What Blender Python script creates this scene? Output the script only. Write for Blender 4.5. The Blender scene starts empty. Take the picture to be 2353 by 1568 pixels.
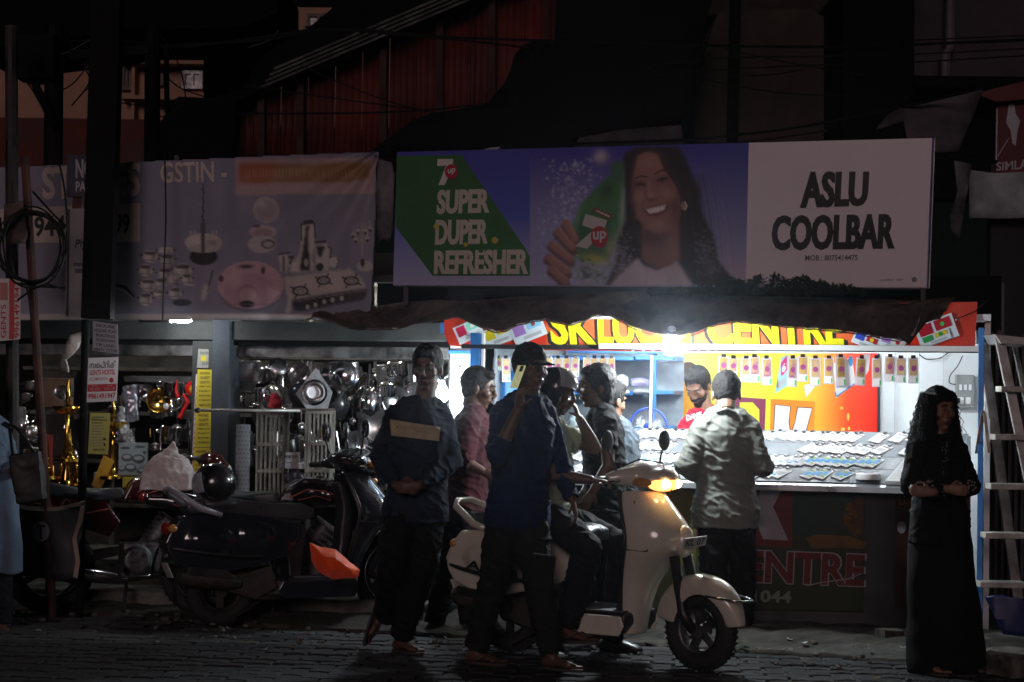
import bpy, bmesh, math, random
import numpy as np
from mathutils import Vector, Matrix, noise, Quaternion
random.seed(7)
sc = bpy.context.scene
COL = sc.collection
R = math.radians

# ---------------------------------------------------------------- camera, light, exposure
F_PX, CX, CY, CAM_H = 4445.0, 1176.5, 784.0, 1.5
PITCH, ROLL = math.atan(121 / F_PX), R(0.8)
cam_d = bpy.data.cameras.new('camera'); cam = bpy.data.objects.new('camera', cam_d); COL.objects.link(cam)
cam_d.sensor_width = 36; cam_d.lens = 36 * F_PX / 2353; cam_d.clip_end = 400; cam_d.clip_start = 0.1
cam_d.dof.use_dof = True; cam_d.dof.focus_distance = 10.9; cam_d.dof.aperture_fstop = 5.6
CAMR = Matrix.Rotation(math.pi / 2 + PITCH, 3, 'X') @ Matrix.Rotation(ROLL, 3, 'Z')
cam.matrix_world = Matrix.Translation((0, 0, CAM_H)) @ CAMR.to_4x4()
sc.camera = cam
w = bpy.data.worlds.new('World'); sc.world = w; w.use_nodes = True
nt = w.node_tree
sky = nt.nodes.new('ShaderNodeTexSky'); sky.sky_type = 'NISHITA'; sky.sun_disc = False
SUN_EL, SUN_AZ = R(15), R(-7)          # the street lamps behind the camera
sky.sun_elevation = SUN_EL; sky.sun_rotation = R(180) + SUN_AZ
bg = nt.nodes['Background']; bg.inputs[1].default_value = 0.0003
nt.links.new(sky.outputs[0], bg.inputs[0])
sl = bpy.data.lights.new('street_light', 'SUN'); so = bpy.data.objects.new('street_light', sl); COL.objects.link(so)
sl.energy = 0.39; sl.angle = R(16); sl.color = (1.0, 0.74, 0.76)
sd = Vector((math.sin(SUN_AZ) * math.cos(SUN_EL), -math.cos(SUN_AZ) * math.cos(SUN_EL), math.sin(SUN_EL)))
so.rotation_euler = sd.to_track_quat('Z', 'Y').to_euler(); so.location = (0, -3, 6)
vs = sc.view_settings; vs.view_transform = 'Standard'; vs.look = 'None'; vs.gamma = 1; vs.exposure = 0
sc.cycles.use_denoising = True; sc.cycles.max_bounces = 6; sc.cycles.diffuse_bounces = 3; sc.cycles.glossy_bounces = 4
sc.cycles.transmission_bounces = 6; sc.cycles.transparent_max_bounces = 12
sc.cycles.sample_clamp_indirect = 6.0; sc.cycles.caustics_reflective = False; sc.cycles.caustics_refractive = False

# ---------------------------------------------------------------- measuring helpers (photo measured on a 2353 px wide grid)
def ray(px, py): return CAMR @ Vector(((px - CX) / F_PX, -(py - CY) / F_PX, -1))
CAMO = Vector((0, 0, CAM_H))
def P(px, py, Y):
    r = ray(px, py); return CAMO + r * (Y / r.y)
def G(px, py, z=0.0):
    r = ray(px, py); return CAMO + r * ((z - CAM_H) / r.z)
def FY(px): return 13.1 - 0.0007 * (px - 1176)      # the shop fronts recede to the left
class Plane:
    def __init__(s, a, b, c, disp=None):
        s.disp = disp; s.o = a; s.n = (b - a).cross(c - a).normalized()
        if s.n.dot(CAMO - a) < 0: s.n = -s.n
    def hit(s, px, py, off=0.0):
        r = ray(px, py); t = (s.o - CAMO).dot(s.n) / r.dot(s.n)
        return CAMO + r * t + s.n * (off + (s.disp(px, py) if s.disp else 0))

# ---------------------------------------------------------------- materials
MATS = {}
def mat(name, col, rough=0.6, metal=0.0, var=0.18, scale=6.0, bump=0.0, bscale=60.0, spec=0.5, coat=0.0, alpha=1.0, trans=0.0, emit=None, es=0.0, col2=None, stretch=None, sheen=0.0, rvar=0.15):
    if name in MATS: return MATS[name]
    m = bpy.data.materials.new(name); m.use_nodes = True; t = m.node_tree; b = t.nodes['Principled BSDF']
    MATS[name] = m
    b.inputs['Roughness'].default_value = rough; b.inputs['Metallic'].default_value = metal
    b.inputs['Specular IOR Level'].default_value = spec
    b.inputs['Coat Weight'].default_value = coat; b.inputs['Coat Roughness'].default_value = 0.06
    b.inputs['Transmission Weight'].default_value = trans; b.inputs['Alpha'].default_value = alpha
    b.inputs['Sheen Weight'].default_value = sheen
    if emit: b.inputs['Emission Color'].default_value = (*emit, 1); b.inputs['Emission Strength'].default_value = es
    b.inputs['Base Color'].default_value = (*col, 1)
    tc = t.nodes.new('ShaderNodeTexCoord'); mp = t.nodes.new('ShaderNodeMapping')
    t.links.new(tc.outputs['Object'], mp.inputs[0])
    if stretch: mp.inputs['Scale'].default_value = stretch
    if var > 0 or col2:
        n = t.nodes.new('ShaderNodeTexNoise'); n.inputs['Scale'].default_value = scale; n.inputs['Detail'].default_value = 6; n.inputs['Roughness'].default_value = 0.62
        t.links.new(mp.outputs[0], n.inputs['Vector'])
        rp = t.nodes.new('ShaderNodeValToRGB'); rp.color_ramp.elements[0].position = 0.33; rp.color_ramp.elements[1].position = 0.67
        c2 = col2 if col2 else tuple(c * (1 - 2 * var) if 1 - 2 * var > 0 else c * .1 for c in col)
        rp.color_ramp.elements[0].color = (*c2, 1); rp.color_ramp.elements[1].color = (*(min(1, c * (1 + var * .6)) for c in col), 1)
        t.links.new(n.outputs['Fac'], rp.inputs[0]); t.links.new(rp.outputs[0], b.inputs['Base Color'])
        if rvar:
            mr = t.nodes.new('ShaderNodeMapRange'); mr.inputs[1].default_value = .3; mr.inputs[2].default_value = .7
            mr.inputs[3].default_value = max(.02, rough - rvar); mr.inputs[4].default_value = min(1, rough + rvar)
            t.links.new(n.outputs['Fac'], mr.inputs[0]); t.links.new(mr.outputs[0], b.inputs['Roughness'])
    if bump > 0:
        n2 = t.nodes.new('ShaderNodeTexNoise'); n2.inputs['Scale'].default_value = bscale; n2.inputs['Detail'].default_value = 4
        t.links.new(mp.outputs[0], n2.inputs['Vector'])
        bp = t.nodes.new('ShaderNodeBump'); bp.inputs['Strength'].default_value = bump; bp.inputs['Distance'].default_value = 0.01
        t.links.new(n2.outputs['Fac'], bp.inputs['Height']); t.links.new(bp.outputs[0], b.inputs['Normal'])
    return m

# ---------------------------------------------------------------- mesh helpers
def perp(d):
    d = d.normalized(); a = Vector((0, 0, 1)) if abs(d.z) < 0.9 else Vector((0, 1, 0))
    s = d.cross(a).normalized(); return s, s.cross(d).normalized()
class MB:
    def __init__(s): s.v = []; s.f = []
    def add(s, vs, fs):
        k = len(s.v); s.v += [Vector(v) for v in vs]; s.f += [tuple(i + k for i in f) for f in fs]; return s
    def box(s, c, d, rot=None):
        c = Vector(c); h = [x / 2 for x in d]; vs = []
        for z in (-1, 1):
            for x, y in ((-1, -1), (1, -1), (1, 1), (-1, 1)):
                p = Vector((x * h[0], y * h[1], z * h[2]))
                vs.append(c + (rot @ p if rot is not None else p))
        return s.add(vs, [(3, 2, 1, 0), (4, 5, 6, 7), (0, 1, 5, 4), (1, 2, 6, 5), (2, 3, 7, 6), (3, 0, 4, 7)])
    def bar(s, a, b, w, h=None, up=None):
        a = Vector(a); b = Vector(b); d = (b - a); L = d.length; d.normalize(); h = h or w
        u = Vector(up) if up else (Vector((0, 0, 1)) if abs(d.z) < .9 else Vector((0, 1, 0)))
        x = d.cross(u).normalized(); z = x.cross(d)
        m = Matrix((x, d, z)).transposed()
        return s.box((a + b) / 2, (w, L, h), m)
    def tube(s, pts, rad, n=10, sides=None, cap=True, lat=None, sq=1.0):
        """rad: number, list of numbers or of (lateral, other) pairs; lat: the lateral axis; sq <1 squares the section"""
        pts = [Vector(p) for p in pts]; m = len(pts)
        rad = [rad] * m if not isinstance(rad, (list, tuple)) else rad
        vs = []; prev = None
        for i, p in enumerate(pts):
            d = (pts[min(i + 1, m - 1)] - pts[max(i - 1, 0)])
            if d.length < 1e-9: d = Vector((0, 0, 1))
            d.normalize()
            if lat is not None:
                x = Vector(lat) - d * Vector(lat).dot(d); x.normalize(); y = d.cross(x)
            elif prev is None: x = perp(d)[0]; y = d.cross(x)
            else:
                x = prev - d * prev.dot(d); x.normalize(); y = d.cross(x)
            prev = x
            r = rad[i]; ra, rb = (r if isinstance(r, (list, tuple)) else (r, r))
            for k in range(n):
                a = 2 * math.pi * k / n; ca, sa = math.cos(a), math.sin(a)
                if sq != 1.0: ca = math.copysign(abs(ca) ** sq, ca); sa = math.copysign(abs(sa) ** sq, sa)
                vs.append(p + x * (ra * ca) + y * (rb * sa))
        fs = [(i * n + k, i * n + (k + 1) % n, (i + 1) * n + (k + 1) % n, (i + 1) * n + k) for i in range(m - 1) for k in range(n)]
        if cap: fs += [tuple(range(n))[::-1], tuple((m - 1) * n + k for k in range(n))]
        return s.add(vs, fs)
    def ell(s, c, r, rot=None, nu=16, nv=10, arc=None):
        c = Vector(c); r = (r, r, r) if not isinstance(r, (list, tuple)) else r
        vs = []; fs = []
        for j in range(1, nv):
            ph = math.pi * j / nv
            for i in range(nu):
                th = 2 * math.pi * i / nu
                p = Vector((r[0] * math.sin(ph) * math.cos(th), r[1] * math.sin(ph) * math.sin(th), r[2] * math.cos(ph)))
                vs.append(c + (rot @ p if rot is not None else p))
        t = len(vs); pz = Vector((0, 0, r[2])); vs += [c + (rot @ pz if rot is not None else pz), c - (rot @ pz if rot is not None else pz)]
        for j in range(nv - 2):
            for i in range(nu): fs.append((j * nu + i, (j + 1) * nu + i, (j + 1) * nu + (i + 1) % nu, j * nu + (i + 1) % nu))
        for i in range(nu): fs.append((t, i, (i + 1) % nu)); fs.append((t + 1, (nv - 2) * nu + (i + 1) % nu, (nv - 2) * nu + i))
        return s.add(vs, fs)
    def lathe(s, prof, c=(0, 0, 0), n=24, rot=None, cap=False):
        c = Vector(c); vs = []; m = len(prof)
        for r, z in prof:
            for k in range(n):
                a = 2 * math.pi * k / n; p = Vector((r * math.cos(a), r * math.sin(a), z))
                vs.append(c + (rot @ p if rot is not None else p))
        fs = [(i * n + k, i * n + (k + 1) % n, (i + 1) * n + (k + 1) % n, (i + 1) * n + k) for i in range(m - 1) for k in range(n)]
        if cap: fs += [tuple(range(n))[::-1], tuple((m - 1) * n + k for k in range(n))]
        return s.add(vs, fs)
    def prism(s, poly, off):
        """poly: 3-D points of a flat polygon, off: the extrusion vector"""
        poly = [Vector(p) for p in poly]; n = len(poly); off = Vector(off)
        nn = Vector((0, 0, 0))
        for i in range(n): nn += (poly[i] - poly[0]).cross(poly[(i + 1) % n] - poly[0])
        if nn.dot(off) < 0: poly.reverse()
        return s.add(poly + [p + off for p in poly], [tuple(range(n))[::-1], tuple(range(n, 2 * n))] + [(i, (i + 1) % n, n + (i + 1) % n, n + i) for i in range(n)])
    def side(s, pts, y0, y1):
        return s.prism([(x, y0, z) for x, z in pts], (0, y1 - y0, 0))
    def grid(s, fn, nu, nv):
        vs = [fn(i / nu, j / nv) for j in range(nv + 1) for i in range(nu + 1)]
        return s.add(vs, [(j * (nu + 1) + i, j * (nu + 1) + i + 1, (j + 1) * (nu + 1) + i + 1, (j + 1) * (nu + 1) + i) for j in range(nv) for i in range(nu)])
    def torus(s, c, Rr, r, axis='y', n=32, k=10, rot=None, flat=1.0):
        c = Vector(c); vs = []
        for i in range(n):
            a = 2 * math.pi * i / n
            for j in range(k):
                b = 2 * math.pi * j / k; rr = Rr + r * math.cos(b); h = r * flat * math.sin(b)
                p = {'y': Vector((rr * math.cos(a), h, rr * math.sin(a))), 'z': Vector((rr * math.cos(a), rr * math.sin(a), h)), 'x': Vector((h, rr * math.cos(a), rr * math.sin(a)))}[axis]
                vs.append(c + (rot @ p if rot is not None else p))
        return s.add(vs, [(i * k + j, i * k + (j + 1) % k, ((i + 1) % n) * k + (j + 1) % k, ((i + 1) % n) * k + j) for i in range(n) for j in range(k)])
    def mesh(s, name, org=None, recalc=True):
        me = bpy.data.meshes.new(name); o = Vector(org) if org is not None else Vector((0, 0, 0))
        me.from_pydata([v - o for v in s.v], [], s.f); me.validate()
        if not recalc: return me
        bm = bmesh.new(); bm.from_mesh(me); bmesh.ops.recalc_face_normals(bm, faces=bm.faces); bm.to_mesh(me); bm.free()
        return me
    def build(s, name, m, parent=None, smooth=False, bevel=0, org=None, thick=0, sub=0, local=False, auto=False):
        """links the collected shapes as ONE object; world coordinates unless local"""
        if org is None and parent is not None and not local: org = wloc(parent)
        if local: org = None
        me = s.mesh(name, org); o = bpy.data.objects.new(name, me); COL.objects.link(o)
        me.materials.append(m)
        if thick: md = o.modifiers.new('s', 'SOLIDIFY'); md.thickness = thick; md.offset = 0
        if bevel: md = o.modifiers.new('b', 'BEVEL'); md.width = bevel; md.segments = 2; md.limit_method = 'ANGLE'
        if sub: md = o.modifiers.new('u', 'SUBSURF'); md.levels = sub; md.render_levels = sub
        if smooth: me.polygons.foreach_set('use_smooth', [True] * len(me.polygons))
        if auto:
            me.polygons.foreach_set('use_smooth', [True] * len(me.polygons)); me.set_sharp_from_angle(angle=R(40))
        if parent is not None: o.parent = parent
        elif org is not None: o.location = org
        return o
def wloc(o):
    l = Vector(o.location)
    while o.parent is not None: o = o.parent; l = l + Vector(o.location)
    return l
_WS = bpy.data.scenes.new('workshop')
def organic(mb, voxel, it=4, disp=None, fac=0.6):
    """fuse the closed shapes of mb into one continuous skin"""
    me = mb.mesh('tmp', recalc=False); o = bpy.data.objects.new('tmp', me); _WS.collection.objects.link(o)
    md = o.modifiers.new('r', 'REMESH'); md.mode = 'VOXEL'; md.voxel_size = voxel
    if it: ms = o.modifiers.new('s', 'SMOOTH'); ms.factor = fac; ms.iterations = it
    vl = _WS.view_layers[0]; vl.update()
    ev = o.evaluated_get(vl.depsgraph)
    nm = bpy.data.meshes.new_from_object(ev)
    bpy.data.objects.remove(o); bpy.data.meshes.remove(me)
    if disp:
        n = len(nm.vertices); co = np.empty(n * 3); no = np.empty(n * 3); nm.vertices.foreach_get('co', co); nm.vertex_normals.foreach_get('vector', no)
        co = co.reshape(-1, 3); no = no.reshape(-1, 3); d = np.array([disp(Vector(c)) for c in co]); nm.vertices.foreach_set('co', (co + no * d[:, None]).ravel()); nm.update()
    return nm
def skin(mb, name, m, parent=None, voxel=0.009, it=4, disp=None, local=False, fac=0.6):
    nm = organic(mb, voxel, it, disp, fac); nm.name = name
    if parent is not None and not local: nm.transform(Matrix.Translation(-wloc(parent)))
    nm.materials.clear(); nm.materials.append(m)
    nm.polygons.foreach_set('use_smooth', [True] * len(nm.polygons))
    o = bpy.data.objects.new(name, nm); COL.objects.link(o)
    if parent is not None: o.parent = parent
    return o
def tag(o, label=None, cat=None, group=None, kind=None):
    if label: o['label'] = label
    if cat: o['category'] = cat
    if group: o['group'] = group
    if kind: o['kind'] = kind
    return o
def thing(name, label, cat, loc=(0, 0, 0), rz=0, group=None):
    o = bpy.data.objects.new(name, None); COL.objects.link(o); o.location = loc; o.rotation_euler = (0, 0, rz); o.empty_display_size = .1
    return tag(o, label, cat, group)
def copy_tree(o, parent=None):
    c = o.copy(); COL.objects.link(c); c.parent = parent
    for ch in list(o.children): copy_tree(ch, c)
    return c

# ---------------------------------------------------------------- lettering and flat print
_tc = {}
def text_geo(s, bold=0.0):
    key = (s, bold)
    if key not in _tc:
        cu = bpy.data.curves.new('t', 'FONT'); cu.body = s; cu.offset = bold; cu.resolution_u = 3; cu.fill_mode = 'FRONT'
        o = bpy.data.objects.new('t', cu); _WS.collection.objects.link(o); _WS.view_layers[0].update()
        me = bpy.data.meshes.new_from_object(o.evaluated_get(_WS.view_layers[0].depsgraph))
        v = [tuple(x.co[:2]) for x in me.vertices]; f = [tuple(p.vertices) for p in me.polygons]
        bpy.data.objects.remove(o); bpy.data.curves.remove(cu); bpy.data.meshes.remove(me)
        _tc[key] = (v, f)
    return _tc[key]
class Print:
    """flat print on a plane, drawn with coordinates of the 2353 px grid"""
    def __init__(s, plane, parent, t=0.002): s.p = plane; s.par = parent; s.t = t; s.d = {}
    def mb(s, name, m): return s.d.setdefault((name, m.name), (MB(), m))[0]
    def poly(s, pts, m, lay=1, name='print'):
        s.mb(name, m).add([s.p.hit(x, y, s.t * lay) for x, y in pts], [tuple(range(len(pts)))])
    def rect(s, x0, y0, x1, y1, m, lay=1, name='print'): s.poly([(x0, y0), (x1, y0), (x1, y1), (x0, y1)], m, lay, name)
    def ell(s, x, y, rx, ry, m, lay=1, name='print', rot=0, n=24, a0=0, a1=360):
        c, q = math.cos(R(rot)), math.sin(R(rot)); pts = []
        for k in range(n + (a1 - a0 < 360)):
            a = R(a0 + (a1 - a0) * k / n); u, v = rx * math.cos(a), ry * math.sin(a)
            pts.append((x + u * c - v * q, y + u * q + v * c))
        s.poly(pts, m, lay, name)
    def ring(s, x, y, rx, ry, wd, m, lay=1, name='print', n=28, a0=0, a1=360):
        P0 = []; P1 = []
        for k in range(n + 1):
            a = R(a0 + (a1 - a0) * k / n)
            P0.append(s.p.hit(x + rx * math.cos(a), y + ry * math.sin(a), s.t * lay)); P1.append(s.p.hit(x + (rx - wd) * math.cos(a), y + (ry - wd) * math.sin(a), s.t * lay))
        s.mb(name, m).add(P0 + P1, [(k, k + 1, n + 2 + k, n + 1 + k) for k in range(n)])
    def line(s, pts, wd, m, lay=1, name='print'):
        for (x0, y0), (x1, y1) in zip(pts, pts[1:]):
            L = math.hypot(x1 - x0, y1 - y0) or 1; nx, ny = -(y1 - y0) / L * wd / 2, (x1 - x0) / L * wd / 2
            s.poly([(x0 + nx, y0 + ny), (x1 + nx, y1 + ny), (x1 - nx, y1 - ny), (x0 - nx, y0 - ny)], m, lay, name)
    def text(s, st, q, m, lay=2, bold=0.0, name='lettering', grow=0.0):
        """q: x0,y0,x1,y1 or four corners TL TR BR BL of the text's bounding box"""
        if not isinstance(q[0], (tuple, list)): q = [(q[0], q[1]), (q[2], q[1]), (q[2], q[3]), (q[0], q[3])]
        bv, _ = text_geo(st, 0.0 if grow else bold); v, f = text_geo(st, min(bold, .034)); sh = max(0, bold - .034) * 1.0
        if sh > .004:
            V, F = [], []; 
            for dx in (-sh, 0, sh): F += [tuple(i + len(V) for i in q_) for q_ in f]; V += [(a + dx, b_) for a, b_ in v]
            nv = len(v); v, f = V, F; bv = bv if grow else v
        else: nv = 10 ** 9
        xs = [a for a, b in bv]; ys = [b for a, b in bv]
        if not xs: return
        x0, x1, y0, y1 = min(xs), max(xs), min(ys), max(ys)
        out = []
        for i_, (a, b) in enumerate(v):
            u = (a - x0) / (x1 - x0); t = (b - y0) / (y1 - y0)
            X = (q[0][0] * (1 - u) + q[1][0] * u) * t + (q[3][0] * (1 - u) + q[2][0] * u) * (1 - t)
            Y = (q[0][1] * (1 - u) + q[1][1] * u) * t + (q[3][1] * (1 - u) + q[2][1] * u) * (1 - t)
            out.append(s.p.hit(X, Y, s.t * lay + .00035 * (i_ // nv)))
        s.mb(name, m).add(out, f)
    def flush(s):
        for (name, _), (mb, m) in s.d.items(): mb.build(name, m, s.par)
        s.d = {}
def sstep(a, b, x):
    t = min(1, max(0, (x - a) / (b - a))); return t * t * (3 - 2 * t)

class Paint:
    """a printed photograph: soft colour areas computed on a grid and stored as the print's own colours"""
    def __init__(s, x0, y0, x1, y1, st=2.0):
        s.x0, s.y0, s.st = x0, y0, st; s.w = int((x1 - x0) / st) + 1; s.h = int((y1 - y0) / st) + 1
        s.X, s.Y = np.meshgrid(x0 + np.arange(s.w) * st, y0 + np.arange(s.h) * st); s.c = np.zeros((s.h, s.w, 3))
    def blur(s, m, r):
        r = r / s.st
        if r < .3: return m
        n = int(r * 2.5) + 1; k = np.exp(-.5 * (np.arange(-n, n + 1) / r) ** 2); k /= k.sum()
        p = np.pad(m, n, mode='edge'); p = np.apply_along_axis(lambda v: np.convolve(v, k, 'valid'), 1, p); return np.apply_along_axis(lambda v: np.convolve(v, k, 'valid'), 0, p)
    def mask(s, pts):
        m = np.zeros_like(s.X, bool); n = len(pts)
        for i in range(n):
            (xa, ya), (xb, yb) = pts[i], pts[(i + 1) % n]
            if ya == yb: continue
            m ^= ((s.Y >= min(ya, yb)) & (s.Y < max(ya, yb)) & (s.X < xa + (s.Y - ya) * (xb - xa) / (yb - ya)))
        return m.astype(float)
    def put(s, m, col, a=1.0): m = (m * a)[..., None]; s.c = s.c * (1 - m) + np.array(col) * m
    def poly(s, pts, col, soft=1.0, a=1.0): s.put(s.blur(s.mask(pts), soft), col, a)
    def ell(s, x, y, rx, ry, col, soft=1.0, a=1.0, rot=0):
        c, q = math.cos(R(rot)), math.sin(R(rot)); u = ((s.X - x) * c + (s.Y - y) * q) / rx; v = (-(s.X - x) * q + (s.Y - y) * c) / ry
        d = np.sqrt(u * u + v * v); e = max(.02, soft / min(rx, ry)); s.put(np.clip((1 + e * .5 - d) / e, 0, 1), col, a)
    def glow(s, x, y, rx, ry, col, a=1.0, rot=0):
        c, q = math.cos(R(rot)), math.sin(R(rot)); u = ((s.X - x) * c + (s.Y - y) * q) / rx; v = (-(s.X - x) * q + (s.Y - y) * c) / ry
        s.put(np.exp(-(u * u + v * v)), col, a)
    def line(s, pts, wd, col, soft=.8, a=1.0):
        d = np.full_like(s.X, 1e9)
        for (xa, ya), (xb, yb) in zip(pts, pts[1:]):
            L = (xb - xa) ** 2 + (yb - ya) ** 2 or 1; t = np.clip(((s.X - xa) * (xb - xa) + (s.Y - ya) * (yb - ya)) / L, 0, 1); d = np.minimum(d, np.hypot(s.X - xa - t * (xb - xa), s.Y - ya - t * (yb - ya)))
        s.put(np.clip((wd / 2 + soft / 2 - d) / soft, 0, 1), col, a)
    def build(s, plane, parent, off, name='photo_print', clip=None):
        vs = [plane.hit(s.X[j, i], s.Y[j, i], off) for j in range(s.h) for i in range(s.w)]; w_ = s.w; mb = MB()
        fs = [(j * w_ + i, j * w_ + i + 1, (j + 1) * w_ + i + 1, (j + 1) * w_ + i) for j in range(s.h - 1) for i in range(w_ - 1) if clip is None or clip(s.X[j, i], s.Y[j, i])]
        mb.v = vs; mb.f = fs; me = bpy.data.meshes.new(name); o_ = wloc(parent); me.from_pydata([v - o_ for v in vs], [], fs)
        at = me.color_attributes.new('ink', 'FLOAT_COLOR', 'POINT'); at.data.foreach_set('color', np.concatenate([np.clip(s.c, 0, 1).reshape(-1, 3), np.ones((s.w * s.h, 1))], 1).ravel().astype('f'))
        if 'photo_ink' not in MATS:
            m = mat('photo_ink', (.5, .5, .5), .5, var=0, spec=.25); a_ = m.node_tree.nodes.new('ShaderNodeAttribute'); a_.attribute_name = 'ink'; m.node_tree.links.new(a_.outputs['Color'], m.node_tree.nodes['Principled BSDF'].inputs['Base Color'])
        me.materials.append(MATS['photo_ink']); o = bpy.data.objects.new(name, me); COL.objects.link(o); o.parent = parent; return o
# ================================================================ ground
M_road = mat('road_base', (.022, .022, .023), .8, var=.3, scale=2.2, bump=.4, bscale=30)
M_pav = mat('paving_block', (.032, .033, .035), .8, var=.32, scale=3.5, bump=.6, bscale=45)
M_dirt = mat('verge_dirt', (.045, .041, .034), .95, var=.45, scale=5, bump=1.0, bscale=26)
M_conc = mat('old_concrete', (.17, .17, .15), .9, var=.4, scale=4, bump=.5, bscale=20)
M_stone = mat('rubble_stone', (.13, .12, .105), .9, var=.5, scale=9, bump=.8, bscale=20)
def EY(X):      # the road edge
    return 11.55 - 0.33 * (X - 1.2) + 0.05 * math.sin(X * 1.7)
gm = MB(); gm.grid(lambda u, v: Vector((-60 + 120 * u, -8 + 110 * v, -0.03)), 4, 4)
tag(gm.build('ground', M_dirt), kind='structure')
rm = MB()
rm.add([(-40, -8, -.012), (40, -8, -.012), (40, EY(40) if EY(40) > -7 else -7, -.012)] + [(x / 4, EY(x / 4), -.012) for x in range(48, -81, -1)] + [(-40, EY(-20), -.012)], [])
nn = len(rm.v); rm.f.append(tuple(range(nn)))
road = rm.build('road', M_road); tag(road, kind='structure')
# interlocking paving blocks, with worn and uneven joints
def paver_poly(L=.232, W=.115, k=.013):
    pts = []
    for i in range(5): pts.append((-L / 2 + L * i / 4, -W / 2 + (k if i % 2 else -k) * .8))
    for i in range(5): pts.append((L / 2 - L * i / 4, W / 2 + (k if (4 - i) % 2 else -k) * .8))
    return pts
pav_me = []
for q in range(4):
    mb = MB(); pp = paver_poly(); h = .03
    inner = [(x * .95, y * .90) for x, y in pp]; n = len(pp)
    mb.add([(x, y, -.03) for x, y in pp] + [(x, y, -.006) for x, y in pp] + [(x, y, 0) for x, y in inner],
           [(i, (i + 1) % n, n + (i + 1) % n, n + i) for i in range(n)] + [(n + i, n + (i + 1) % n, 2 * n + (i + 1) % n, 2 * n + i) for i in range(n)] + [tuple(range(2 * n, 3 * n))])
    me = mb.mesh('paver'); c = .6 + .17 * q
    me.materials.append(mat('paving_block_%d' % q, (.042 * c, .043 * c, .045 * c), .8, var=.45, scale=7, bump=.9, bscale=60, spec=.25)); pav_me.append(me)
cand = []
for r_ in range(-14, 60):
    for c_ in range(-22, 22):
        X = c_ * .245 + (.12 if r_ % 2 else 0); Y = 9.6 + r_ * .128
        X2, Y2 = X * math.cos(.08) + (Y - 10) * math.sin(.08), Y - X * .10
        if 9.2 < Y2 < EY(X2) - .12 and abs(X2) < Y2 * .44: cand.append(((100 if abs(X2) > Y2 * .275 + .1 or Y2 < 9.8 else 0) + Y2 + random.random() * .02, X2, Y2))
cand.sort(); stuffb = MB()
for i, (_, x, y) in enumerate(cand):
    z = random.uniform(-.006, .005) + .008 * noise.noise(Vector((x * 1.3, y * 1.3, 0))); a = -.10 + random.uniform(-.035, .035); x += random.uniform(-.004, .004)
    if i < 300:
        o = bpy.data.objects.new('paver', random.choice(pav_me)); COL.objects.link(o); o.parent = road
        o.location = (x, y, z); o.rotation_euler = (random.uniform(-.025, .025), random.uniform(-.02, .02), a)
    else:
        me = pav_me[0]; m4 = Matrix.Translation((x, y, z)) @ Matrix.Rotation(a, 4, 'Z')
        stuffb.add([m4 @ v.co for v in me.vertices], [tuple(p.vertices) for p in me.polygons])
if stuffb.v:
    tag(stuffb.build('farther_paver', M_pav, road), kind='stuff')
# verge: lumpy dirt between the road and the shops
def verge(u, v):
    X = -5 + 10 * u; y0 = EY(X) - .06; Y = y0 + (4.6) * v ** 1.6
    z = .012 + .05 * sstep(0, .25, v) + .035 * noise.noise(Vector((X * 2.3, Y * 2.3, 0))) * sstep(0, .1, v) + .016 * noise.noise(Vector((X * 9, Y * 9, 2)))
    return Vector((X, Y, z - (.03 if v == 0 else 0)))
vm = MB(); vm.grid(verge, 260, 90)
tag(vm.build('verge_ground', M_dirt, smooth=True), kind='structure')
# gravel, pebbles and litter on the verge
gr = MB()
def lump(mb, c, r, seed, fl=.6):
    rnd = random.Random(seed); v0 = len(mb.v)
    mb.ell(c, (r, r * rnd.uniform(.6, 1), r * fl), Matrix.Rotation(rnd.uniform(0, 3), 3, 'Z'), 7, 5)
    for i in range(v0, len(mb.v)): mb.v[i] += Vector([rnd.uniform(-.2, .2) * r for _ in range(3)])
for i in range(1500):
    X = random.uniform(-4, 4); v = random.random() ** 1.6 * .9; Y = EY(X) - .05 + v * 1.3
    if random.random() < .12: Y = EY(X) - random.random() * .8
    lump(gr, (X, Y, .03 * min(1, v * 3)), random.uniform(.006, .022) * (1.5 if random.random() < .1 else 1), i)
tag(gr.build('gravel', M_stone), kind='stuff')
# litter: scraps of paper, plastic and leaves
for nm, m_, n_ in (('paper litter', mat('litter_paper', (.42, .41, .38), .8), 46), ('leaf litter', mat('litter_leaf', (.10, .075, .035), .9), 120)):
    lt = MB()
    for i in range(n_):
        X = random.uniform(-3.6, 3.4); Y = EY(X) + random.choice((random.uniform(-.15, .7), random.uniform(-1.4, .1))); r_ = random.uniform(.008, .028); q_ = Matrix.Rotation(random.uniform(0, 6), 3, 'Z') @ Matrix.Rotation(random.uniform(-.5, .5), 3, 'X')
        c_ = Vector((X, Y, .012 if Y < EY(X) else .05)); lt.add([c_ + q_ @ Vector(v) * r_ for v in ((-1, -.6, 0), (.2, -.9, .2), (1, -.1, -.1), (.5, .7, .25), (-.6, .6, .1))], [(0, 1, 2), (0, 2, 3), (0, 3, 4)])
    tag(lt.build(nm.replace(' ', '_'), m_), kind='stuff')
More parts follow.
